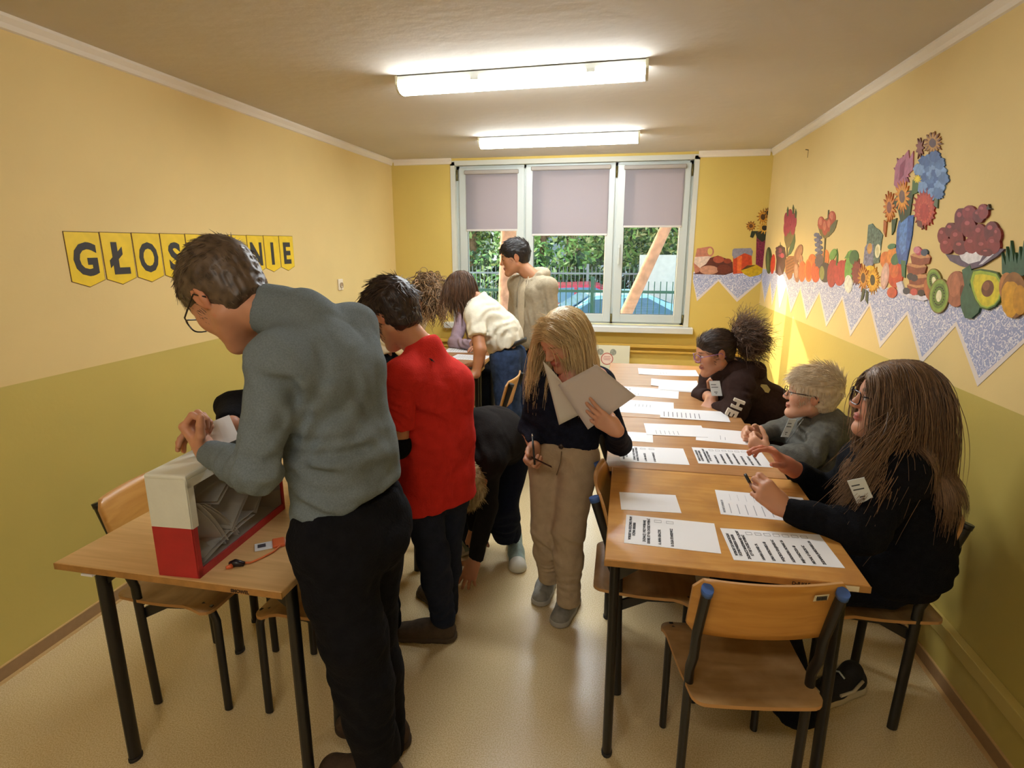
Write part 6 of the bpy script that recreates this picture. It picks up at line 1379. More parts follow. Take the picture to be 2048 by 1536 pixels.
# ---- girl with long brown hair, right foreground --------------------------------------
def longhair_girl():
    L=np.array([.92,2.0,0]); r=tp('girl with long brown hair and black sweater seated at the right, holding a pen',L); sk='#c99274'
    rr=nrm((0,1,0)); f=A_((-1,0,0))
    P=A_((.885,2.0,.535)); W=px(1790,1095,1.98); C=px(1797,985,1.98); N=px(1812,892,1.97)
    shl=px(1800,945,1.82); ell=px(1722,1062,1.74); wl=px(1568,1018,1.80); shr=px(1728,925,2.14); elr=px(1665,985,2.26); wrr=px(1590,940,2.16)
    S=SDF(); torso(S,P+Z3*.06,W,C,N,rr,rr,rp=.135,rw=.125,rc=.125,rs_=.062,k=.06,sh=(shl,shr),pelw=.085,chestw=.075)
    S.cone(shl,ell,.074,.066,k=.03); S.cone(ell,wl,.066,.038,k=.03); S.cone(shr,elr,.066,.058,k=.03); S.cone(elr,wrr,.058,.040,k=.03)
    S.cone(px(1840,1040,1.95),px(1800,1150,1.98),.095,.10,k=.05)
    S.cut(wl+nrm(wl-ell)*.0,nrm(wl-ell),.06,.12); S.cut(wrr,nrm(wrr-elr),.06,.12); S.cut(P-Z3*.085,(0,0,-1),.3,.2,k=.03)
    for a in ((1700,1060,1.7,.10,(.8,0,.5),.006,.06,2),(1790,1020,1.75,.12,(.6,0,.8),.006,.08,3),(1850,1150,1.85,.15,(.2,0,1),.006,.09,4),(1640,1040,1.7,.06,(1,0,.3),.005,.04,5)): S.fold(px(*a[:3]),*a[3:7],.9,a[7])
    S.rough(.005,10,3,False); V,Fc=S.mesh(.0085); V=relax(V,Fc,1); SV=V; mkobj('sweater',V,Fc,knit('black soft knit','#0f1015',.25,60,.4,200),r,L)
    # seated legs
    T=SDF(); kl=A_((.50,1.88,.50)); kr=A_((.48,2.10,.50)); al=A_((.62,1.74,.13)); ar=A_((.44,2.10,.10)); hl=P-rr*.09; hr=P+rr*.09
    T.cone(hl,hr,.10,k=.03); leg(T,hl,kl,al,.095,.075,.075); leg(T,hr,kr,ar,.095,.075,.07); T.cut(al-Z3*.03,(0,0,-1),.12,.2); T.cut(ar-Z3*.03,(0,0,-1),.12,.2); T.cut(P-Z3*.082,(0,0,-1),.14,.05,k=.01); T.rough(.005,12,3,False)
    V,Fc=T.mesh(.009); V=relax(V,Fc,1); mkobj('trousers',V,Fc,knit('dark navy cloth','#12141f',.15),r,L)
    H=Head(px(1787,803,1.955),(-.985,.17,.10),(.06,.02,1.0),1.06,sk,brow='#5a4434',neck=N,lip='#b8685c',cheek=1.05)
    Sb=SDF(); Sb.chain([P,W,C,N],[.09,.08,.08,.045],k=.05)
    for a,b_,c in ((shl,ell,wl),(shr,elr,wrr),(hl,kl,al),(hr,kr,ar)): Sb.cone(a,b_,.045,.036); Sb.cone(b_,c,.034,.026)
    Sb.cone(N-rr*.1,N+rr*.1,.035,k=.03); Sb.cone(elr,wrr,.034,.030)
    hs=SDF(); hand(hs,wl+nrm(wl-ell)*.004,(-.70,.10,.62),(-.15,.95,-.2),side=-1,curl=(44,50,58,64),thumb=24,sc_=1.0,forearm=ell+(wl-ell)*.7,tdir=(-.75,.35,.45))
    hs2=SDF(); hand(hs2,wrr+nrm(wrr-elr)*.05,(-.72,-.12,.66),(-.55,-.1,-.8),side=1,curl=(22,26,32,38),thumb=20,sc_=.98,forearm=elr+(wrr-elr)*.6); hs2.cone(wrr,wrr+nrm(wrr-elr)*.05,.029,.026,k=.02)
    sk2='#c4785c'
    add_body(r,L,[H.mesh(.0035),flat(hs.mesh(.0033),sk),flat(hs2.mesh(.0036),sk2),flat(Sb.mesh(.013),sk)])
    glasses(H,mat('dark violet glasses frame','#17131c',rough=.25),r,L,.024,.020,.112,.0)
    co=H.cranium(.010)+[(H.w((0,.085,-.05)),A_((.07,.060,.11))*H.s,H.M),(N,shl,.088),(N,shr,.082),(shl,ell,.084),(C,N,.13),(C-rr*.07,C+rr*.07,.15),(W,C,.16)]
    sf=lambda lp,n: np.stack([np.sign(lp[:,0]+.004)*np.where(lp[:,1]>.02,1.1,.4),np.where(lp[:,1]>.03,-.9,-.35),-np.ones(n)*.8],1)
    long_strands(H,r,L,hairmat('long brown hair','#4a3526','#a07d5c'),6500,.33,co,sf,(.25,-.2,-12),rad=.0012,curl=.006,cf=14,seed=6,low=-.10,line=.004,wob=.028,noise=.004,lens=lambda lp,rs: np.clip(1+.16*rs.randn(len(lp)),.5,1.4)*np.where(lp[:,1]>.02,.75,1))
    Q=SDF(); hb=H.w((0,-.045,-.02)); Q.cone(hb,px(1845,890,1.96),.088*1.0,.085,k=.04); Q.cone(px(1845,890,1.96),px(1868,965,1.95),.082,.055,k=.04); Q.cone(px(1800,860,1.88),px(1775,905,1.85),.035,.04,k=.04); Q.rough(.006,30,3,True,(1,1,.25)); V,Fc=Q.mesh(.008); mkobj('hair_mass',V,Fc,MC['long brown hair'],r,L,np.repeat(np.clip(vnoise(V*A_((1,1,.2)),90,2),0,1)[:,None],3,1)*.4)
    # loose front lock over the chest
    rs=np.random.RandomState(9); n=900; p0=A_(px(1795,865,1.845)); roots=p0+rs.randn(n,3)*A_((.018,.018,.035)); D=A_((-.45,-.35,-1))+.18*rs.randn(n,3)
    sv=strands(roots,D,.23,.016,(-2.2,-.3,-3),wob=.02,rad=.0012,coll=[(C,N,.12),(N,shl,.075),(W,C,.13),(shl,ell,.078)],seed=12,taper=.3,curl=.008,curl_f=16); mkobj('hair_lock',sv[0],sv[1],MC['long brown hair'],r,L,sv[2])
    bd=px(1694,962,1.75); badge(bd,nrm((.80,-.3,.42)),nrm((.42,-.1,-.85)),L,r,.046,.075)
    mu=mat('black canvas shoe','#17171b',rough=.7,bump=.3); ms=mat('cream sole','#cdbf9e',rough=.6); lc=mat('laces','#c9d2d0')
    h_=A_(onz(1722,1372,0)); t_=A_(onz(1600,1418,0)); sh=shoe(h_,t_,L,r,mu,ms,.046,.085,lace=lc,sole_h=.032)
    b=B(); f_=Vector(nrm(t_-h_)); sd=Vector((-f_.y,f_.x,0))*-1
    for s_ in (1,-1):
        b.tube([Vector(h_-L)+f_*.06+sd*s_*.044+Vector((0,0,.075)),Vector(h_-L)+f_*.11+sd*s_*.049+Vector((0,0,.05)),Vector(h_-L)+f_*.17+sd*s_*.047+Vector((0,0,.05))],.006,6)
    b.obj('side_stripe',ms,sh); shoe(A_((.47,2.10,0)),A_((.27,2.12,0)),L,r,mu,ms,.046,.085,sole_h=.032)
    # pen
    p0=Vector(px(1490,948,1.86)); p1=Vector(px(1522,1006,1.80)); d=(p1-p0); b=B(); b.tube([Vector((0,0,0)),d*.3],.0052,8); o=b.obj('pen',mat('pen black','#141414')); o.location=p0; meta(o,'dark pen held in the fist of the girl with long brown hair above the list','pen')
    b=B(); b.tube([d*.3,d*1.0],.0042,8); b.tube([d*1.0,d*1.07],[.004,.001],8); b.obj('pen_barrel',mat('pen brown','#7a4a2a',rough=.4),o)
longhair_girl()
# ---- blond boy in grey hoodie ------------------------------------------------------------
def blond_boy():
    L=np.array([.93,2.72,0]); r=tp('blond boy with glasses in dark grey hoodie, hands clasped on the table',L); sk='#d7a284'; rr=A_((0,1,0))
    P=A_((.92,2.74,.53)); W=px(1655,915,2.70); C=px(1640,880,2.68); N=px(1648,836,2.67)
    C=N+A_((-.005,.0,-.16)); W=(P+C)/2+A_((.02,0,.02))
    shl=px(1655,872,2.545); ell=px(1612,918,2.46); wl=px(1535,905,2.52); shr=px(1590,858,2.80); elr=px(1550,862,2.84); wrr=px(1518,868,2.66)
    S=SDF(); torso(S,P+Z3*.05,W,C,N,rr,rr,rp=.115,rw=.105,rc=.105,rs_=.058,k=.05,sh=(shl,shr),pelw=.06,chestw=.055)
    sleeve(S,shl,ell,wl,.060,.054,.038); sleeve(S,shr,elr,wrr,.056,.05,.036); S.cut(wl,nrm(wl-ell),.06,.1); S.cut(wrr,nrm(wrr-elr),.06,.1)
    S.cone(px(1672,845,2.60),px(1690,862,2.68),.045,.05,k=.04); S.cone(px(1690,860,2.60),px(1700,855,2.74),.038,.045,k=.04); S.cone(px(1612,850,2.62),px(1618,846,2.76),.03,.03,k=.03)
    S.cut(N+Z3*.0,(-.2,0,1),.06,.1,k=.006); S.cut(P-Z3*.075,(0,0,-1),.3,.2)
    for a in ((1640,900,2.45,.10,(.7,0,.7),.008,.05,2),(1590,890,2.5,.10,(.8,0,.5),.007,.05,3),(1600,870,2.6,.08,(.5,0,.8),.006,.045,4),(1680,900,2.5,.09,(1,0,.2),.006,.06,5)): S.fold(px(*a[:3]),*a[3:7],1,a[7])
    S.rough(.005,11,3,False); V,Fc=S.mesh(.0075); V=relax(V,Fc,1); hd=mkobj('hoodie',V,Fc,knit('charcoal fleece','#65645e',.16,60,.4,250),r,L)
    Q=SDF(); Q.cone(px(1672,850,2.56),px(1708,858,2.58),.048,.012,k=.03); Q.cone(px(1650,845,2.585),px(1662,842,2.75),.05,.052,k=.03); Q.cone(px(1668,848,2.60),px(1702,858,2.66),.042,.018,k=.03); Q.cone(px(1664,838,2.66),px(1704,858,2.67),.05,.015,k=.03); Q.cone(px(1618,858,2.60),px(1650,848,2.58),.022,.04,k=.03); Q.rough(.003,14,2,False); V,Fc=Q.mesh(.006); mkobj('hood',V,Fc,MC['charcoal fleece'],r,L)
    b=B(); b.tube([Vector(px(1607,838,2.55)-L),Vector(px(1598,850,2.53)-L),Vector(px(1586,868,2.53)-L),Vector(px(1572,885,2.52)-L)],.0022,6); b.obj('zip',mat('zip metal','#8d9294',rough=.4,metal=.5),hd)
    legs_simple(r,L,P,rr,A_((.55,2.60,.50)),A_((.55,2.86,.50)),A_((.60,2.58,.10)),A_((.58,2.88,.10)),knit('dark navy cloth','#12141f'),wa=(P-Z3*.085,(0,0,-1),.14,.05))
    H=Head(px(1622,790,2.62),(-.965,.22,.10),(.10,-.02,.99),.96,sk,brow='#a98a58',neck=N,cheek=1.04,lip='#c07a68')
    Sb=SDF(); Sb.chain([P,W,C,N],[.07,.07,.07,.04],k=.05)
    for a,b_,c in ((shl,ell,wl),(shr,elr,wrr)): Sb.cone(a,b_,.036,.034); Sb.cone(b_,c,.034,.026)
    hs=SDF(); hand(hs,wl+nrm(wl-ell)*.0,(-.80,.25,.45),(.25,.9,.2),side=-1,curl=(62,66,70,72),thumb=35,sc_=.9,forearm=ell+(wl-ell)*.6); hs2=SDF(); hand(hs2,wrr,(-.85,-.35,.15),(-.1,-.9,-.25),side=1,curl=(62,66,70,72),thumb=35,sc_=.9,forearm=elr)
    add_body(r,L,[H.mesh(.0036),flat(hs.mesh(.0036),sk),flat(hs2.mesh(.004),sk),flat(Sb.mesh(.013),sk)])
    fl=lambda p: np.stack([p[:,0]*2-.15,np.where(p[:,2]>.055,1.2,-.1),np.where(p[:,2]>.055,-.02,-1.0)],1)
    short_hair(H,'hair',hairmat('light blond hair','#ccb088','#fff2dc'),r,L,2200,.055,.012,.0013,line=.0,low=-.065,flow=fl,noise=.006,mess=.13,top=.010,seed=14,lift=.24,side=.22,zs=.055)
    glasses(H,mat('dark red black frame','#1f1114',rough=.3),r,L,.023,.015,.111,.0)
    badge(px(1578,838,2.535),nrm((.15,.0,.0))+0*A_((0,0,1)),nrm((-.3,0,-1)),L,r,.03,.085)
blond_boy()
# ---- girl in brown hoodie -----------------------------------------------------------------
def hoodie_girl():
    L=np.array([.75,3.38,0]); r=tp('girl with curly ponytail, pink glasses and brown hoodie leaning on the table',L); sk='#b8805e'; rr=nrm((.10,1,0))
    P=A_((.92,3.40,.54)); C=px(1488,792,3.36); N=px(1468,738,3.34); W=(P+C)/2+A_((.02,0,.04))
    shl=px(1478,775,3.18); ell=px(1462,826,3.05); wl=px(1412,812,3.10); shr=px(1425,758,3.48); elr=px(1402,790,3.42); wrr=px(1415,792,3.30)
    ell=px(1472,822,3.07); wl=px(1428,818,3.22)
    S=SDF(); torso(S,P+Z3*.04,W,C,N,rr,rr,rp=.125,rw=.125,rc=.118,rs_=.066,k=.06,sh=(shl,shr),pelw=.06,chestw=.06)
    sleeve(S,shl,ell,wl,.070,.062,.045); sleeve(S,shr,elr,wrr,.06,.052,.042); S.cut(wrr,nrm(wrr-elr),.07,.1)
    S.cone(px(1500,742,3.25),px(1515,748,3.42),.05,.055,k=.04); S.cone(px(1440,758,3.3),px(1475,742,3.22),.032,.04,k=.03); S.cut(P-Z3*.08,(0,0,-1),.3,.2)
    for a in ((1480,790,3.0,.14,(.8,0,.5),.007,.08,2),(1520,790,3.1,.14,(.5,0,1),.006,.08,3)): S.fold(px(*a[:3]),*a[3:7],1,a[7])
    S.rough(.006,10,3,False); V,Fc=S.mesh(.009); V=relax(V,Fc,1); V0=V; hd=mkobj('hoodie',V,Fc,knit('dark brown fleece','#33231f',.12,60,.3,220),r,L)
    Q=SDF(); Q.cone(px(1468,738,3.22),px(1512,742,3.30),.045,.05,k=.03); Q.cone(px(1512,742,3.28),px(1512,748,3.45),.05,.045,k=.03); Q.cone(px(1468,738,3.22),px(1432,752,3.3),.04,.03,k=.03); Q.rough(.003,14,2,False); V,Fc=Q.mesh(.0065); mkobj('hood',V,Fc,MC['dark brown fleece'],r,L)
    # sleeve letters
    for ch,(cx_,cy_) in (('H',(1463,800)),('E',(1450,820))):
        q=surf(V0,cx_,cy_,.0075); m=frame_m(tuple(q-L-A_((0,.0,0))),(-.35,.0,-.94),(.94,-.1,-.32)); vs,fs=text_mesh(ch,.070,m,.014,.004,'CENTER'); b=B(); b._new(vs,fs); b.obj('sleeve_letter',mat('cream print','#d8cfbd',rough=.7),hd,fixn=False)
    b=B(); b.prism([Vector(px(x_,y_,3.235)-L) for x_,y_ in ((1516,775),(1524,770),(1535,771),(1541,779),(1537,786),(1528,784),(1521,781))],.02,(0,1,0)); b.obj('back_print',mat('pale yellow print','#cdbf82',rough=.7),hd)
    legs_simple(r,L,P,rr,A_((.55,3.28,.50)),A_((.55,3.5,.50)),A_((.60,3.26,.10)),A_((.58,3.52,.10)),knit('dark navy cloth','#12141f'),wa=(P-Z3*.085,(0,0,-1),.14,.05))
    H=Head(px(1429,706,3.24),(-.93,-.20,-.20),(-.16,-.02,.98),1.0,sk,brow='#2c1c14',neck=N,cheek=1.12,jaw=1.04,lip='#a35e50')
    Sb=SDF(); Sb.chain([P,W,C,N],[.08,.08,.08,.045],k=.05)
    for a,b_,c in ((shl,ell,wl),(shr,elr,wrr)): Sb.cone(a,b_,.04,.036); Sb.cone(b_,c,.034,.026)
    hs=SDF(); hand(hs,px(1424,797,3.24),(-.35,-.55,-.50),(.3,.3,-.9),side=1,curl=(38,42,46,50),thumb=25,sc_=.95,forearm=elr); hs.cone(px(1424,797,3.24),wrr,.026,.028)
    hs2=SDF(); hand(hs2,px(1424,782,3.38),(-.1,-.2,.9),(.5,-.7,0),side=1,curl=40,sc_=.9,forearm=px(1430,795,3.38))
    add_body(r,L,[H.mesh(.004),flat(hs.mesh(.004),sk),flat(hs2.mesh(.0045),sk),flat(Sb.mesh(.014),sk)])
    fl=lambda p: np.stack([p[:,0]*0,-np.ones(len(p)),np.where(p[:,2]>.06,-.1,.4)],1)
    short_hair(H,'hair',hairmat('dark brown pulled hair','#1d130e','#4c3527'),r,L,1400,.05,.008,.0015,line=.0,low=-.06,flow=fl,noise=.002,mess=.04,seed=8,lift=.0)
    rs=np.random.RandomState(4); c0=H.w((0,-.115,.045)); n=1500; d=rs.randn(n,3); d/=np.linalg.norm(d,axis=1,keepdims=True); base=nrm(H.M@A_((0,-1,.12))); d=d*.95+base*1.05
    sv=strands(c0+d*.012,d,.155,.011,(.4,0,-2.2),wob=.10,rad=.0018,coll=H.cranium(.004),seed=4,curl=.010,curl_f=75,taper=.4); mkobj('ponytail',sv[0],sv[1],hairmat('frizzy brown hair','#34231a','#7a5a44'),r,L,sv[2])
    b=B(); 
    ring=[Vector(c0-L)+Vector(H.M@A_((math.cos(t)*.026,-.004*math.sin(5*t),math.sin(t)*.026))) for t in [2*PI*k/24 for k in range(25)]]; b.tube(ring,[.010+.002*math.sin(k*2.3) for k in range(25)],8,cap=False); b.obj('scrunchie',mat('beige scrunchie','#b8a294',rough=.9,var=.2,scale=60),r)
    glasses(H,mat('violet pink frame','#8a5a8c',rough=.3),r,L,.024,.020,.110,-.004,round_=True)
    badge(px(1418,762,3.20),nrm((.9,-.25,.1)),nrm((.25,0,-1)),L,r,.055,.085)
hoodie_girl()
# ---- person in white shirt leaning on the desk --------------------------------------------
def white_shirt():
    L=np.array([-.76,3.85,0]); r=tp('person with dark bob in white short sleeved shirt and jeans leaning over the left desks',L); sk='#a9714c'; f=nrm((-1,.1,0)); rr=unit_right(f)
    P=px(1016,712,3.88); W=px(1003,668,3.88); C=px(970,630,3.86); N=px(955,600,3.85)
    shl=px(950,632,3.72); ell=px(960,700,3.62); wl=px(952,748,3.58); shr=px(962,615,4.02); elr=px(962,690,4.05); wrr=px(962,728,3.98)
    S=SDF(); torso(S,P+Z3*.06,W,C,N,rr,rr,rp=.105,rw=.11,rc=.105,rs_=.055,k=.06,sh=(shl,shr),pelw=.06,chestw=.06)
    S.cone(px(985,672,3.8),px(1005,690,3.86),.085,.09,k=.05)
    for a,b_ in ((shl,ell),(shr,elr)): S.cone(a,a+(b_-a)*.8,.062,.07,k=.03); S.cut(a+(b_-a)*.62,nrm(b_-a),.085,.2,k=.004)
    S.cut(px(1022,690,3.88),nrm((-.45*-1,0,-1)),.3,.3,k=.006); S.cut(N+nrm(A_(N)-C)*.03,nrm(A_(N)-C),.09,.12,k=.005)
    for a in ((985,650,3.75,.14,(.7,0,-.7),.010,.07,2),(1010,670,3.75,.12,(1,0,0),.010,.06,3),(960,660,3.7,.10,(1,0,.2),.006,.06,4)): S.fold(px(*a[:3]),*a[3:7],1,a[7])
    S.rough(.006,12,3,False); V,Fc=S.mesh(.009); V=relax(V,Fc,1); mkobj('shirt',V,Fc,knit('white shirt cotton','#d9d2bd',.04,40,.2,200),r,L)
    kl=px(1012,800,3.80); kr=px(1035,800,4.0); al=A_((-.72,3.80,.1)); ar=A_((-.66,4.02,.1))
    legs_simple(r,L,P,rr,A_((-.73,3.76,.50)),A_((-.66,3.98,.50)),al,ar,knit('blue denim','#2f3d57',.25,40,.3,300),'jeans',rh=.112,rk=.085,ra=.07,wa=(P+Z3*.085,(.35,0,1),.25,.2))
    b=B(); c0=P+Z3*.075; ring=[Vector(c0-L)+Vector(A_(f)*math.cos(t)*.125+rr*math.sin(t)*.135)+Vector((0,0,math.cos(t)*-.045)) for t in [2*PI*k/28 for k in range(29)]]; b.tube(ring,.018,6,sx=.3,cap=False,up=(0,0,1)); b.obj('belt',mat('dark belt','#1a1512',rough=.5),r)
    H=Head(px(921,582,3.85),(-.84,-.02,-.54),(-.52,.02,.85),1.0,sk,neck=N,closed=True,brow='#1c120c',lip='#8c4f40')
    Sb=SDF(); Sb.chain([P,W,C,N],[.07,.07,.07,.045],k=.05); hs=SDF()
    for a,b_,c in ((shl,ell,wl),(shr,elr,wrr)): hs.cone(a,b_,.045,.041,k=.02); hs.cone(b_,c,.041,.027,k=.02)
    hand(hs,wl,(-.92,-.3,-.12),(0,0,-1),side=1,curl=(8,8,8,10),thumb=8,sc_=1.0,spread=9); hand(hs,wrr,(-.95,-.2,-.1),(0,0,-1),side=-1,curl=10,sc_=1.0,spread=8)
    add_body(r,L,[H.mesh(.0045),flat(hs.mesh(.005),sk),flat(Sb.mesh(.016),sk)])
    co=H.cranium(.010)+[(H.w((0,.10,-.04)),A_((.06,.07,.10)),H.M)]
    sf=lambda lp,n: np.stack([np.sign(lp[:,0])*np.where(lp[:,1]>.02,1.2,.5),np.where(lp[:,1]>.02,-.3,.1),-np.ones(n)],1)
    long_strands(H,r,L,hairmat('brown bob hair','#2a1b12','#6e4e36'),1500,.17,co,sf,(-.5,0,-12),rad=.002,curl=.002,seed=3,low=-.07,line=.0,wob=.02,h=.006,lens=lambda lp,rs: np.clip(1+.08*rs.randn(len(lp)),.8,1.2))
    shoe(al*A_((1,1,0))+A_((.06,0,0)),al*A_((1,1,0))+A_((-.2,0,0)),L,r,MC['black canvas shoe'],MC['cream sole'],h=.008); shoe(ar*A_((1,1,0))+A_((.06,0,0)),ar*A_((1,1,0))+A_((-.2,0,0)),L,r,MC['black canvas shoe'],MC['cream sole'],h=.008)
white_shirt()
# ---- boy in beige hoodie by the window -----------------------------------------------------
def beige_boy():
    L=np.array([-.72,4.62,0]); r=tp('boy with short dark hair in open beige hoodie standing before the window',L); sk='#bd845e'; f=nrm((-.62,-.78,0)); rr=unit_right(f)
    P=A_((-.70,4.62,.88)); W=A_((-.70,4.62,1.04)); C=A_((-.705,4.62,1.24)); N=px(1064,552,4.62)
    shl=px(1098,592,4.52); ell=px(1108,660,4.50); wl=px(1092,715,4.42); shr=px(1030,585,4.72); elr=px(1020,650,4.78); wrr=px(1022,700,4.7)
    shl=N-rr*.185-Z3*.075; shr=N+rr*.185-Z3*.075; ell=shl+A_((.04,.0,-.28)); elr=shr+A_((-.03,.05,-.27)); wl=ell+A_((-.10,-.05,-.22)); wrr=elr+A_((-.12,.0,-.2))
    S=SDF(); torso(S,P,W,C,N,rr,rr,rp=.12,rw=.115,rc=.12,rs_=.062,k=.05,sh=(shl,shr),pelw=.085,chestw=.085)
    sleeve(S,shl,ell,wl,.070,.058,.043); sleeve(S,shr,elr,wrr,.062,.056,.043); S.cut(wl,nrm(wl-ell),.06,.1); S.cut(wrr,nrm(wrr-elr),.06,.1)
    # open front: carve a wedge
    fr=N+f*.14; S.ell(C+f*.19+rr*.01-Z3*.02,(.060,.12,.40),M=basis(f,Z3),k=.015,op='-'); S.cut(N+Z3*.0+f*.01,(f[0]*.4,f[1]*.4,1),.072,.1,k=.01); S.cut(P-Z3*.07,(0,0,-1),.3,.2)
    for a in ((1085,620,4.4,.14,(1,0,.1),.007,.06,2),(1060,650,4.4,.14,(1,0,0),.006,.07,3)): S.fold(px(*a[:3]),*a[3:7],1,a[7])
    S.rough(.005,11,3,False); V,Fc=S.mesh(.009); V=relax(V,Fc,1); hd=mkobj('hoodie',V,Fc,knit('beige fleece','#a99c84',.08,50,.3,220),r,L)
    Q=SDF(); hood(Q,N,f,rr,.088,.026,.05,.07); Q.rough(.003,14,2,False); V,Fc=Q.mesh(.0075); mkobj('hood',V,Fc,MC['beige fleece'],r,L)
    T=SDF(); T.chain([P,W,C],[.112,.106,.110],k=.03); T.cone(P-rr*.045,C-rr*.04,.105,k=.03); T.cone(P+rr*.045,C+rr*.04,.105,k=.03); T.cone(C,N,.09,.062,k=.04); T.cut(N+Z3*.01,(f[0]*.45,f[1]*.45,1),.09,.1,k=.006); V,Fc=T.mesh(.009); mkobj('t_shirt',V,Fc,knit('cream cotton','#d8cbb0',.04),r,L)
    for sd in (-1,1):
        b=B(); p=N+f*.085+rr*sd*.05; b.tube([Vector(p-L),Vector(p-L)+Vector(f)*.035+Vector((0,0,-.12)),Vector(p-L)+Vector(f)*.035+Vector((0,0,-.24))],.004,6); b.obj('drawstring',MC['beige fleece'],hd)
    legs_simple(r,L,P,rr,P-rr*.08+A_((0,0,-.42)),P+rr*.08+A_((0,0,-.42)),A_((-.68,4.52,.09)),A_((-.74,4.74,.09)),knit('dark navy cloth','#12141f'),ra=.06,wa=(P+Z3*.0,(0,0,1),.2,.1))
    shoe((-.66,4.53,0),(-.88,4.44,0),L,r,MC['black canvas shoe'],MC['cream sole'],h=.008); shoe((-.70,4.76,0),(-.92,4.68,0),L,r,MC['black canvas shoe'],MC['cream sole'],h=.008)
    H=Head(px(1029,516,4.60),(-.95,-.22,-.18),(-.15,0,.98),1.10,sk,neck=N,closed=True,brow='#15100c',lip='#a06050',jaw=1.04)
    Sb=SDF(); Sb.chain([P,W,C,N],[.06,.06,.06,.045],k=.05)
    for a,b_,c in ((shl,ell,wl),(shr,elr,wrr)): Sb.cone(a,b_,.04,.036); Sb.cone(b_,c,.034,.026)
    hs=SDF(); hand(hs,wl,nrm(wl-ell),-rr*-1,side=1,curl=25,forearm=ell+(wl-ell)*.7); hand(hs,wrr,nrm(wrr-elr),-rr,side=-1,curl=25,forearm=elr+(wrr-elr)*.7)
    add_body(r,L,[H.mesh(.0042),flat(hs.mesh(.005),sk),flat(Sb.mesh(.014),sk)])
    fl=lambda p: np.stack([p[:,0]*2,np.where(p[:,2]>.05,.9,-.2),np.where(p[:,2]>.05,.0,-1.0)],1)
    short_hair(H,'hair',hairmat('black short hair','#0f0c0b','#342923'),r,L,1300,.035,.010,.0018,line=.002,low=-.05,flow=fl,noise=.004,mess=.1,top=.010,seed=3,h=.005,lift=.15,side=.2)
beige_boy()
# ---- curly haired person ---------------------------------------------------------------------
def curly():
    L=np.array([-1.86,4.30,0]); r=tp('person with long curly hair and cream shirt bending over the left desks',L); sk='#c9977a'; f=nrm((1,-.15,0)); rr=unit_right(f)
    P=px(770,728,4.30); W=px(762,690,4.28); C=px(792,640,4.26); N=px(828,605,4.26); 
    S=SDF(); shr=N+rr*.15-Z3*.05; shl=N-rr*.15-Z3*.05; elr=px(800,700,4.12); wrr=px(845,720,4.05); ell=px(830,690,4.4); wl=px(870,715,4.4)
    torso(S,P+Z3*.08,W,C,N,rr,rr,rp=.105,rw=.11,rc=.11,rs_=.055,k=.06,sh=(shl,shr),pelw=.06,chestw=.06); sleeve(S,shr,elr,wrr,.058,.05,.04); sleeve(S,shl,ell,wl,.058,.05,.04)
    S.cut(px(765,706,4.3),nrm((.30,0,-1)),.3,.2,k=.006); S.cut(wrr,nrm(wrr-elr),.06,.1); S.cut(wl,nrm(wl-ell),.06,.1); S.fold(px(770,685,4.2),.14,(.3,0,1),.008,.06); S.rough(.006,11,3,False)
    V,Fc=S.mesh(.010); V=relax(V,Fc,1); mkobj('shirt',V,Fc,knit('cream shirt','#dccdaa',.05,40,.2,200),r,L)
    al=A_((-1.90,4.22,.1)); ar=A_((-1.86,4.42,.1)); legs_simple(r,L,P,rr,A_((-1.84,4.22,.47)),A_((-1.82,4.40,.47)),al,ar,knit('black denim','#15171d'),rh=.11,rk=.08,ra=.06,wa=(P+Z3*.12,(0,0,1),.2,.1))
    for a in (al,ar): shoe(a*A_((1,1,0))-A_((.06,0,0)),a*A_((1,1,0))+A_((.19,0,0)),L,r,MC['black canvas shoe'],MC['cream sole'],h=.008)
    H=Head(px(852,585,4.26),(.55,-.15,-.82),(.80,-.10,.55),1.0,sk,neck=N,closed=True)
    Sb=SDF(); Sb.chain([P,W,C,N],[.07,.07,.07,.045],k=.05)
    for a,b_,c in ((shl,ell,wl),(shr,elr,wrr)): Sb.cone(a,b_,.04,.036); Sb.cone(b_,c,.034,.026)
    hs=SDF(); hand(hs,wrr,nrm(wrr-elr),(0,0,-1),side=1,curl=15,forearm=elr); hand(hs,wl,nrm(wl-ell),(0,0,-1),side=-1,curl=15,forearm=ell)
    add_body(r,L,[H.mesh(.005),flat(hs.mesh(.005),sk),flat(Sb.mesh(.016),sk)])
    co=H.cranium(.014); sf=lambda lp,n: np.stack([lp[:,0]*8,lp[:,1]*5,np.ones(n)*.1],1)
    long_strands(H,r,L,hairmat('curly brown hair','#3a281c','#b8946c'),520,.19,co,sf,(.5,0,-16),rad=.0042,curl=.015,cf=70,seed=3,low=-.07,line=.0,wob=.05,h=.006,noise=.008,lens=lambda lp,rs: np.clip(1+.3*rs.randn(len(lp)),.4,1.5))
curly()
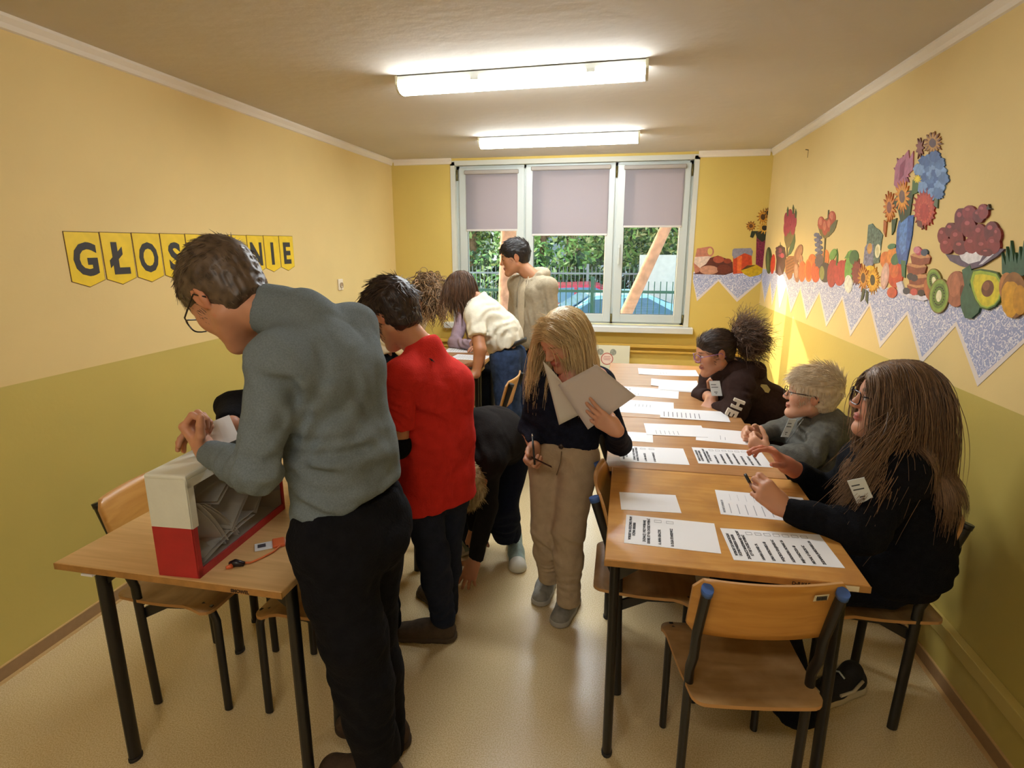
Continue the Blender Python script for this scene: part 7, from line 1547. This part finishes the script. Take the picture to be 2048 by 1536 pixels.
# ---- lilac sweatshirt -------------------------------------------------------------------------
def lilac():
    L=np.array([-1.25,5.16,0]); r=tp('person in lilac sweatshirt at the farthest left desk, mostly hidden',L); sk='#c79076'; f=A_((.1,-1,0)); rr=unit_right(f)
    P=A_((-1.22,5.14,.52)); C=A_((-1.22,5.02,.90)); N=A_((-1.21,4.96,1.06)); W=A_((-1.22,5.12,.70)); shr=px(916,668,4.95); elr=px(910,708,4.72); wrr=px(940,703,4.66); shl=N+A_((.16,0,-.06)); ell=A_((-1.0,4.80,.80)); wl=A_((-1.10,4.66,.79))
    shr=N+A_((-.16,0,-.06)); elr=A_((-1.42,4.80,.79)); wrr=A_((-1.22,4.66,.80))
    S=SDF(); torso(S,P,W,C,N,rr,rr,rp=.11,rw=.10,rc=.10,rs_=.055,k=.05,sh=(shl,shr),pelw=.06,chestw=.06); sleeve(S,shr,elr,wrr,.065,.055,.042); sleeve(S,shl,ell,wl,.06,.052,.04); S.cut(wrr,nrm(wrr-elr),.06,.1); S.cut(wl,nrm(wl-ell),.06,.1)
    S.fold(px(920,690,4.7),.12,(.6,0,.8),.009,.06); S.rough(.005,11,3,False); V,Fc=S.mesh(.010); V=relax(V,Fc,1); mkobj('sweatshirt',V,Fc,knit('lilac fleece','#9c8690',.06,40,.2,200),r,L)
    legs_simple(r,L,P,rr,A_((-1.32,4.78,.50)),A_((-1.12,4.78,.50)),A_((-1.32,4.75,.1)),A_((-1.12,4.75,.1)),knit('black denim','#15171d'))
    H=Head(px(962,632,4.90),(.15,-.8,-.55),(.1,-.5,.85),.95,sk,neck=N,closed=True); Sb=SDF(); Sb.chain([P,W,C,N],[.07,.07,.07,.045],k=.05)
    hs=SDF(); hand(hs,wrr,(.55,-.5,.5),(0,-.5,-.8),side=1,curl=40,forearm=elr); hand(hs,wl,(-.6,-.6,.1),(0,0,-1),side=-1,curl=20,forearm=ell)
    add_body(r,L,[H.mesh(.006),flat(hs.mesh(.005),sk),flat(Sb.mesh(.016),sk)])
    short_hair(H,'hair',hairmat('brown bob hair','#2a1b12','#6e4e36'),r,L,900,.06,.012,.002,low=-.08,h=.006)
    make_chair('school chair under the person in the lilac sweatshirt at the window end',(-1.25,5.22),R(180),blue=False)
    b=B(); p=Vector(px(945,702,4.60)); b.tube([Vector((0,0,0)),Vector((.004,.01,.085))],.005,8); o=b.obj('pen',mat('pen black','#141414')); o.location=(p.x,p.y,.775); meta(o,'dark pen held upright by the person in the lilac sweatshirt','pen')
    b=B(); b.tube([Vector((0,0,0)),Vector((0,0,-.012))],[.0045,.001],8); b.obj('pen_tip',mat('silver tip','#c8c8c8'),o)
lilac()
# ---- person hidden behind the grey boy ----------------------------------------------------------
def hidden():
    L=np.array([-.95,1.86,0]); r=tp('person in dark sleeve hidden behind the boy in the turtleneck, hand at the ballot box',L); sk='#bd8468'; f=nrm((-1,-.15,0)); rr=unit_right(f)
    P=A_((-.93,1.87,.74)); W=A_((-.95,1.86,.90)); C=A_((-1.0,1.84,1.04)); N=A_((-1.05,1.83,1.17)); shl=px(520,800,1.66); ell=px(462,830,1.56); wl=px(462,858,1.46); shr=A_((-1.02,1.98,1.1)); elr=A_((-1.0,2.05,.92)); wrr=A_((-1.15,2.0,.82))
    shl=A_((-1.07,1.69,1.11)); ell=px(462,812,1.60); wl=px(462,848,1.46)
    S=SDF(); torso(S,P,W,C,N,rr,rr,rp=.095,rw=.09,rc=.09,rs_=.05,k=.05,sh=(shl,shr),pelw=.05,chestw=.05); sleeve(S,shl,ell,wl,.052,.046,.038); sleeve(S,shr,elr,wrr,.05,.044,.036); S.cut(wl,nrm(wl-ell),.06,.1); S.cut(wrr,nrm(wrr-elr),.06,.1); S.rough(.004,11,3,False)
    V,Fc=S.mesh(.010); mkobj('sweater',V,Fc,knit('black knit','#131318'),r,L)
    legs_simple(r,L,P,rr,A_((-.93,1.80,.42)),A_((-.92,1.95,.42)),A_((-.90,1.82,.09)),A_((-.88,1.96,.09)),knit('black denim','#15171d'),rh=.08,rk=.06,ra=.05)
    H=Head(A_((-1.12,1.82,1.26)),(-.8,-.1,-.5),(-.5,0,.85),.9,sk,neck=N,closed=True); Sb=SDF(); Sb.chain([P,W,C,N],[.06,.06,.06,.045],k=.05)
    hs=SDF(); hand(hs,wl,(-.05,-.7,-.7),(-.9,0,-.2),side=1,curl=35,sc_=.95,forearm=ell); hand(hs,wrr,(-1,0,-.2),(0,0,-1),side=-1,curl=20,sc_=.9,forearm=elr)
    add_body(r,L,[H.mesh(.006),flat(hs.mesh(.0045),sk),flat(Sb.mesh(.016),sk)])
    short_hair(H,'hair',MC['dark brown hair'],r,L,700,.03,.012,.002,h=.006)
    # folded ballot being pushed into the box
    b=fold_sheet(.07,.11,.5); o=b.obj('folded_ballot',mat('paper white','#e9e8ea')); o.matrix_world=Matrix.Translation(px(428,868,1.36))@Matrix.Rotation(R(70),4,'Y')@Matrix.Rotation(R(50),4,'X'); meta(o,'folded white ballot held in the fingers above the ballot box','paper')
hidden()
# ---- passer-by outside ---------------------------------------------------------------------------
def walker():
    L=A_(ony(1158,560,13.0)); L=A_((ony(1160,530,22).x,22.,GZ)); r=tp('tiny distant person in pale clothes walking outside beyond the hedge',L); f=A_((1,0,0)); rr=unit_right(f); s=1.0
    P=L+A_((0,0,.92)); W=L+A_((0,0,1.1)); C=L+A_((0,0,1.3)); N=L+A_((0,0,1.48))
    S=SDF(); torso(S,P,W,C,N,rr,rr); sleeve(S,N-rr*.16,N-rr*.2+A_((.1,0,-.28)),N-rr*.2+A_((.3,0,-.35))); sleeve(S,N+rr*.16,N+rr*.2+A_((.05,0,-.3)),N+rr*.2+A_((.2,0,-.5))); V,Fc=S.mesh(.02); mkobj('jacket',V,Fc,mat('pale jacket','#cfd6dc'),r,L)
    legs_simple(r,L,P,rr,P+A_((.1,-.08,-.42)),P+A_((-.05,.08,-.42)),L+A_((.15,-.08,.08)),L+A_((-.2,.08,.08)),mat('pale trousers','#b9c0c6'),h=.02)
    H=Head(L+A_((0,0,1.62)),f,Z3,1.0,'#c79076',neck=N); add_body(r,L,[H.mesh(.012)]); short_hair(H,'hair',MC['dark brown hair'],r,L,200,.03,.012,.004,h=.012)
    for k in (-1,1): shoe(L+A_((-.05,k*.08,0)),L+A_((.2,k*.08,0)),L,r,MC['black canvas shoe'],MC['cream sole'],h=.02)
walker()
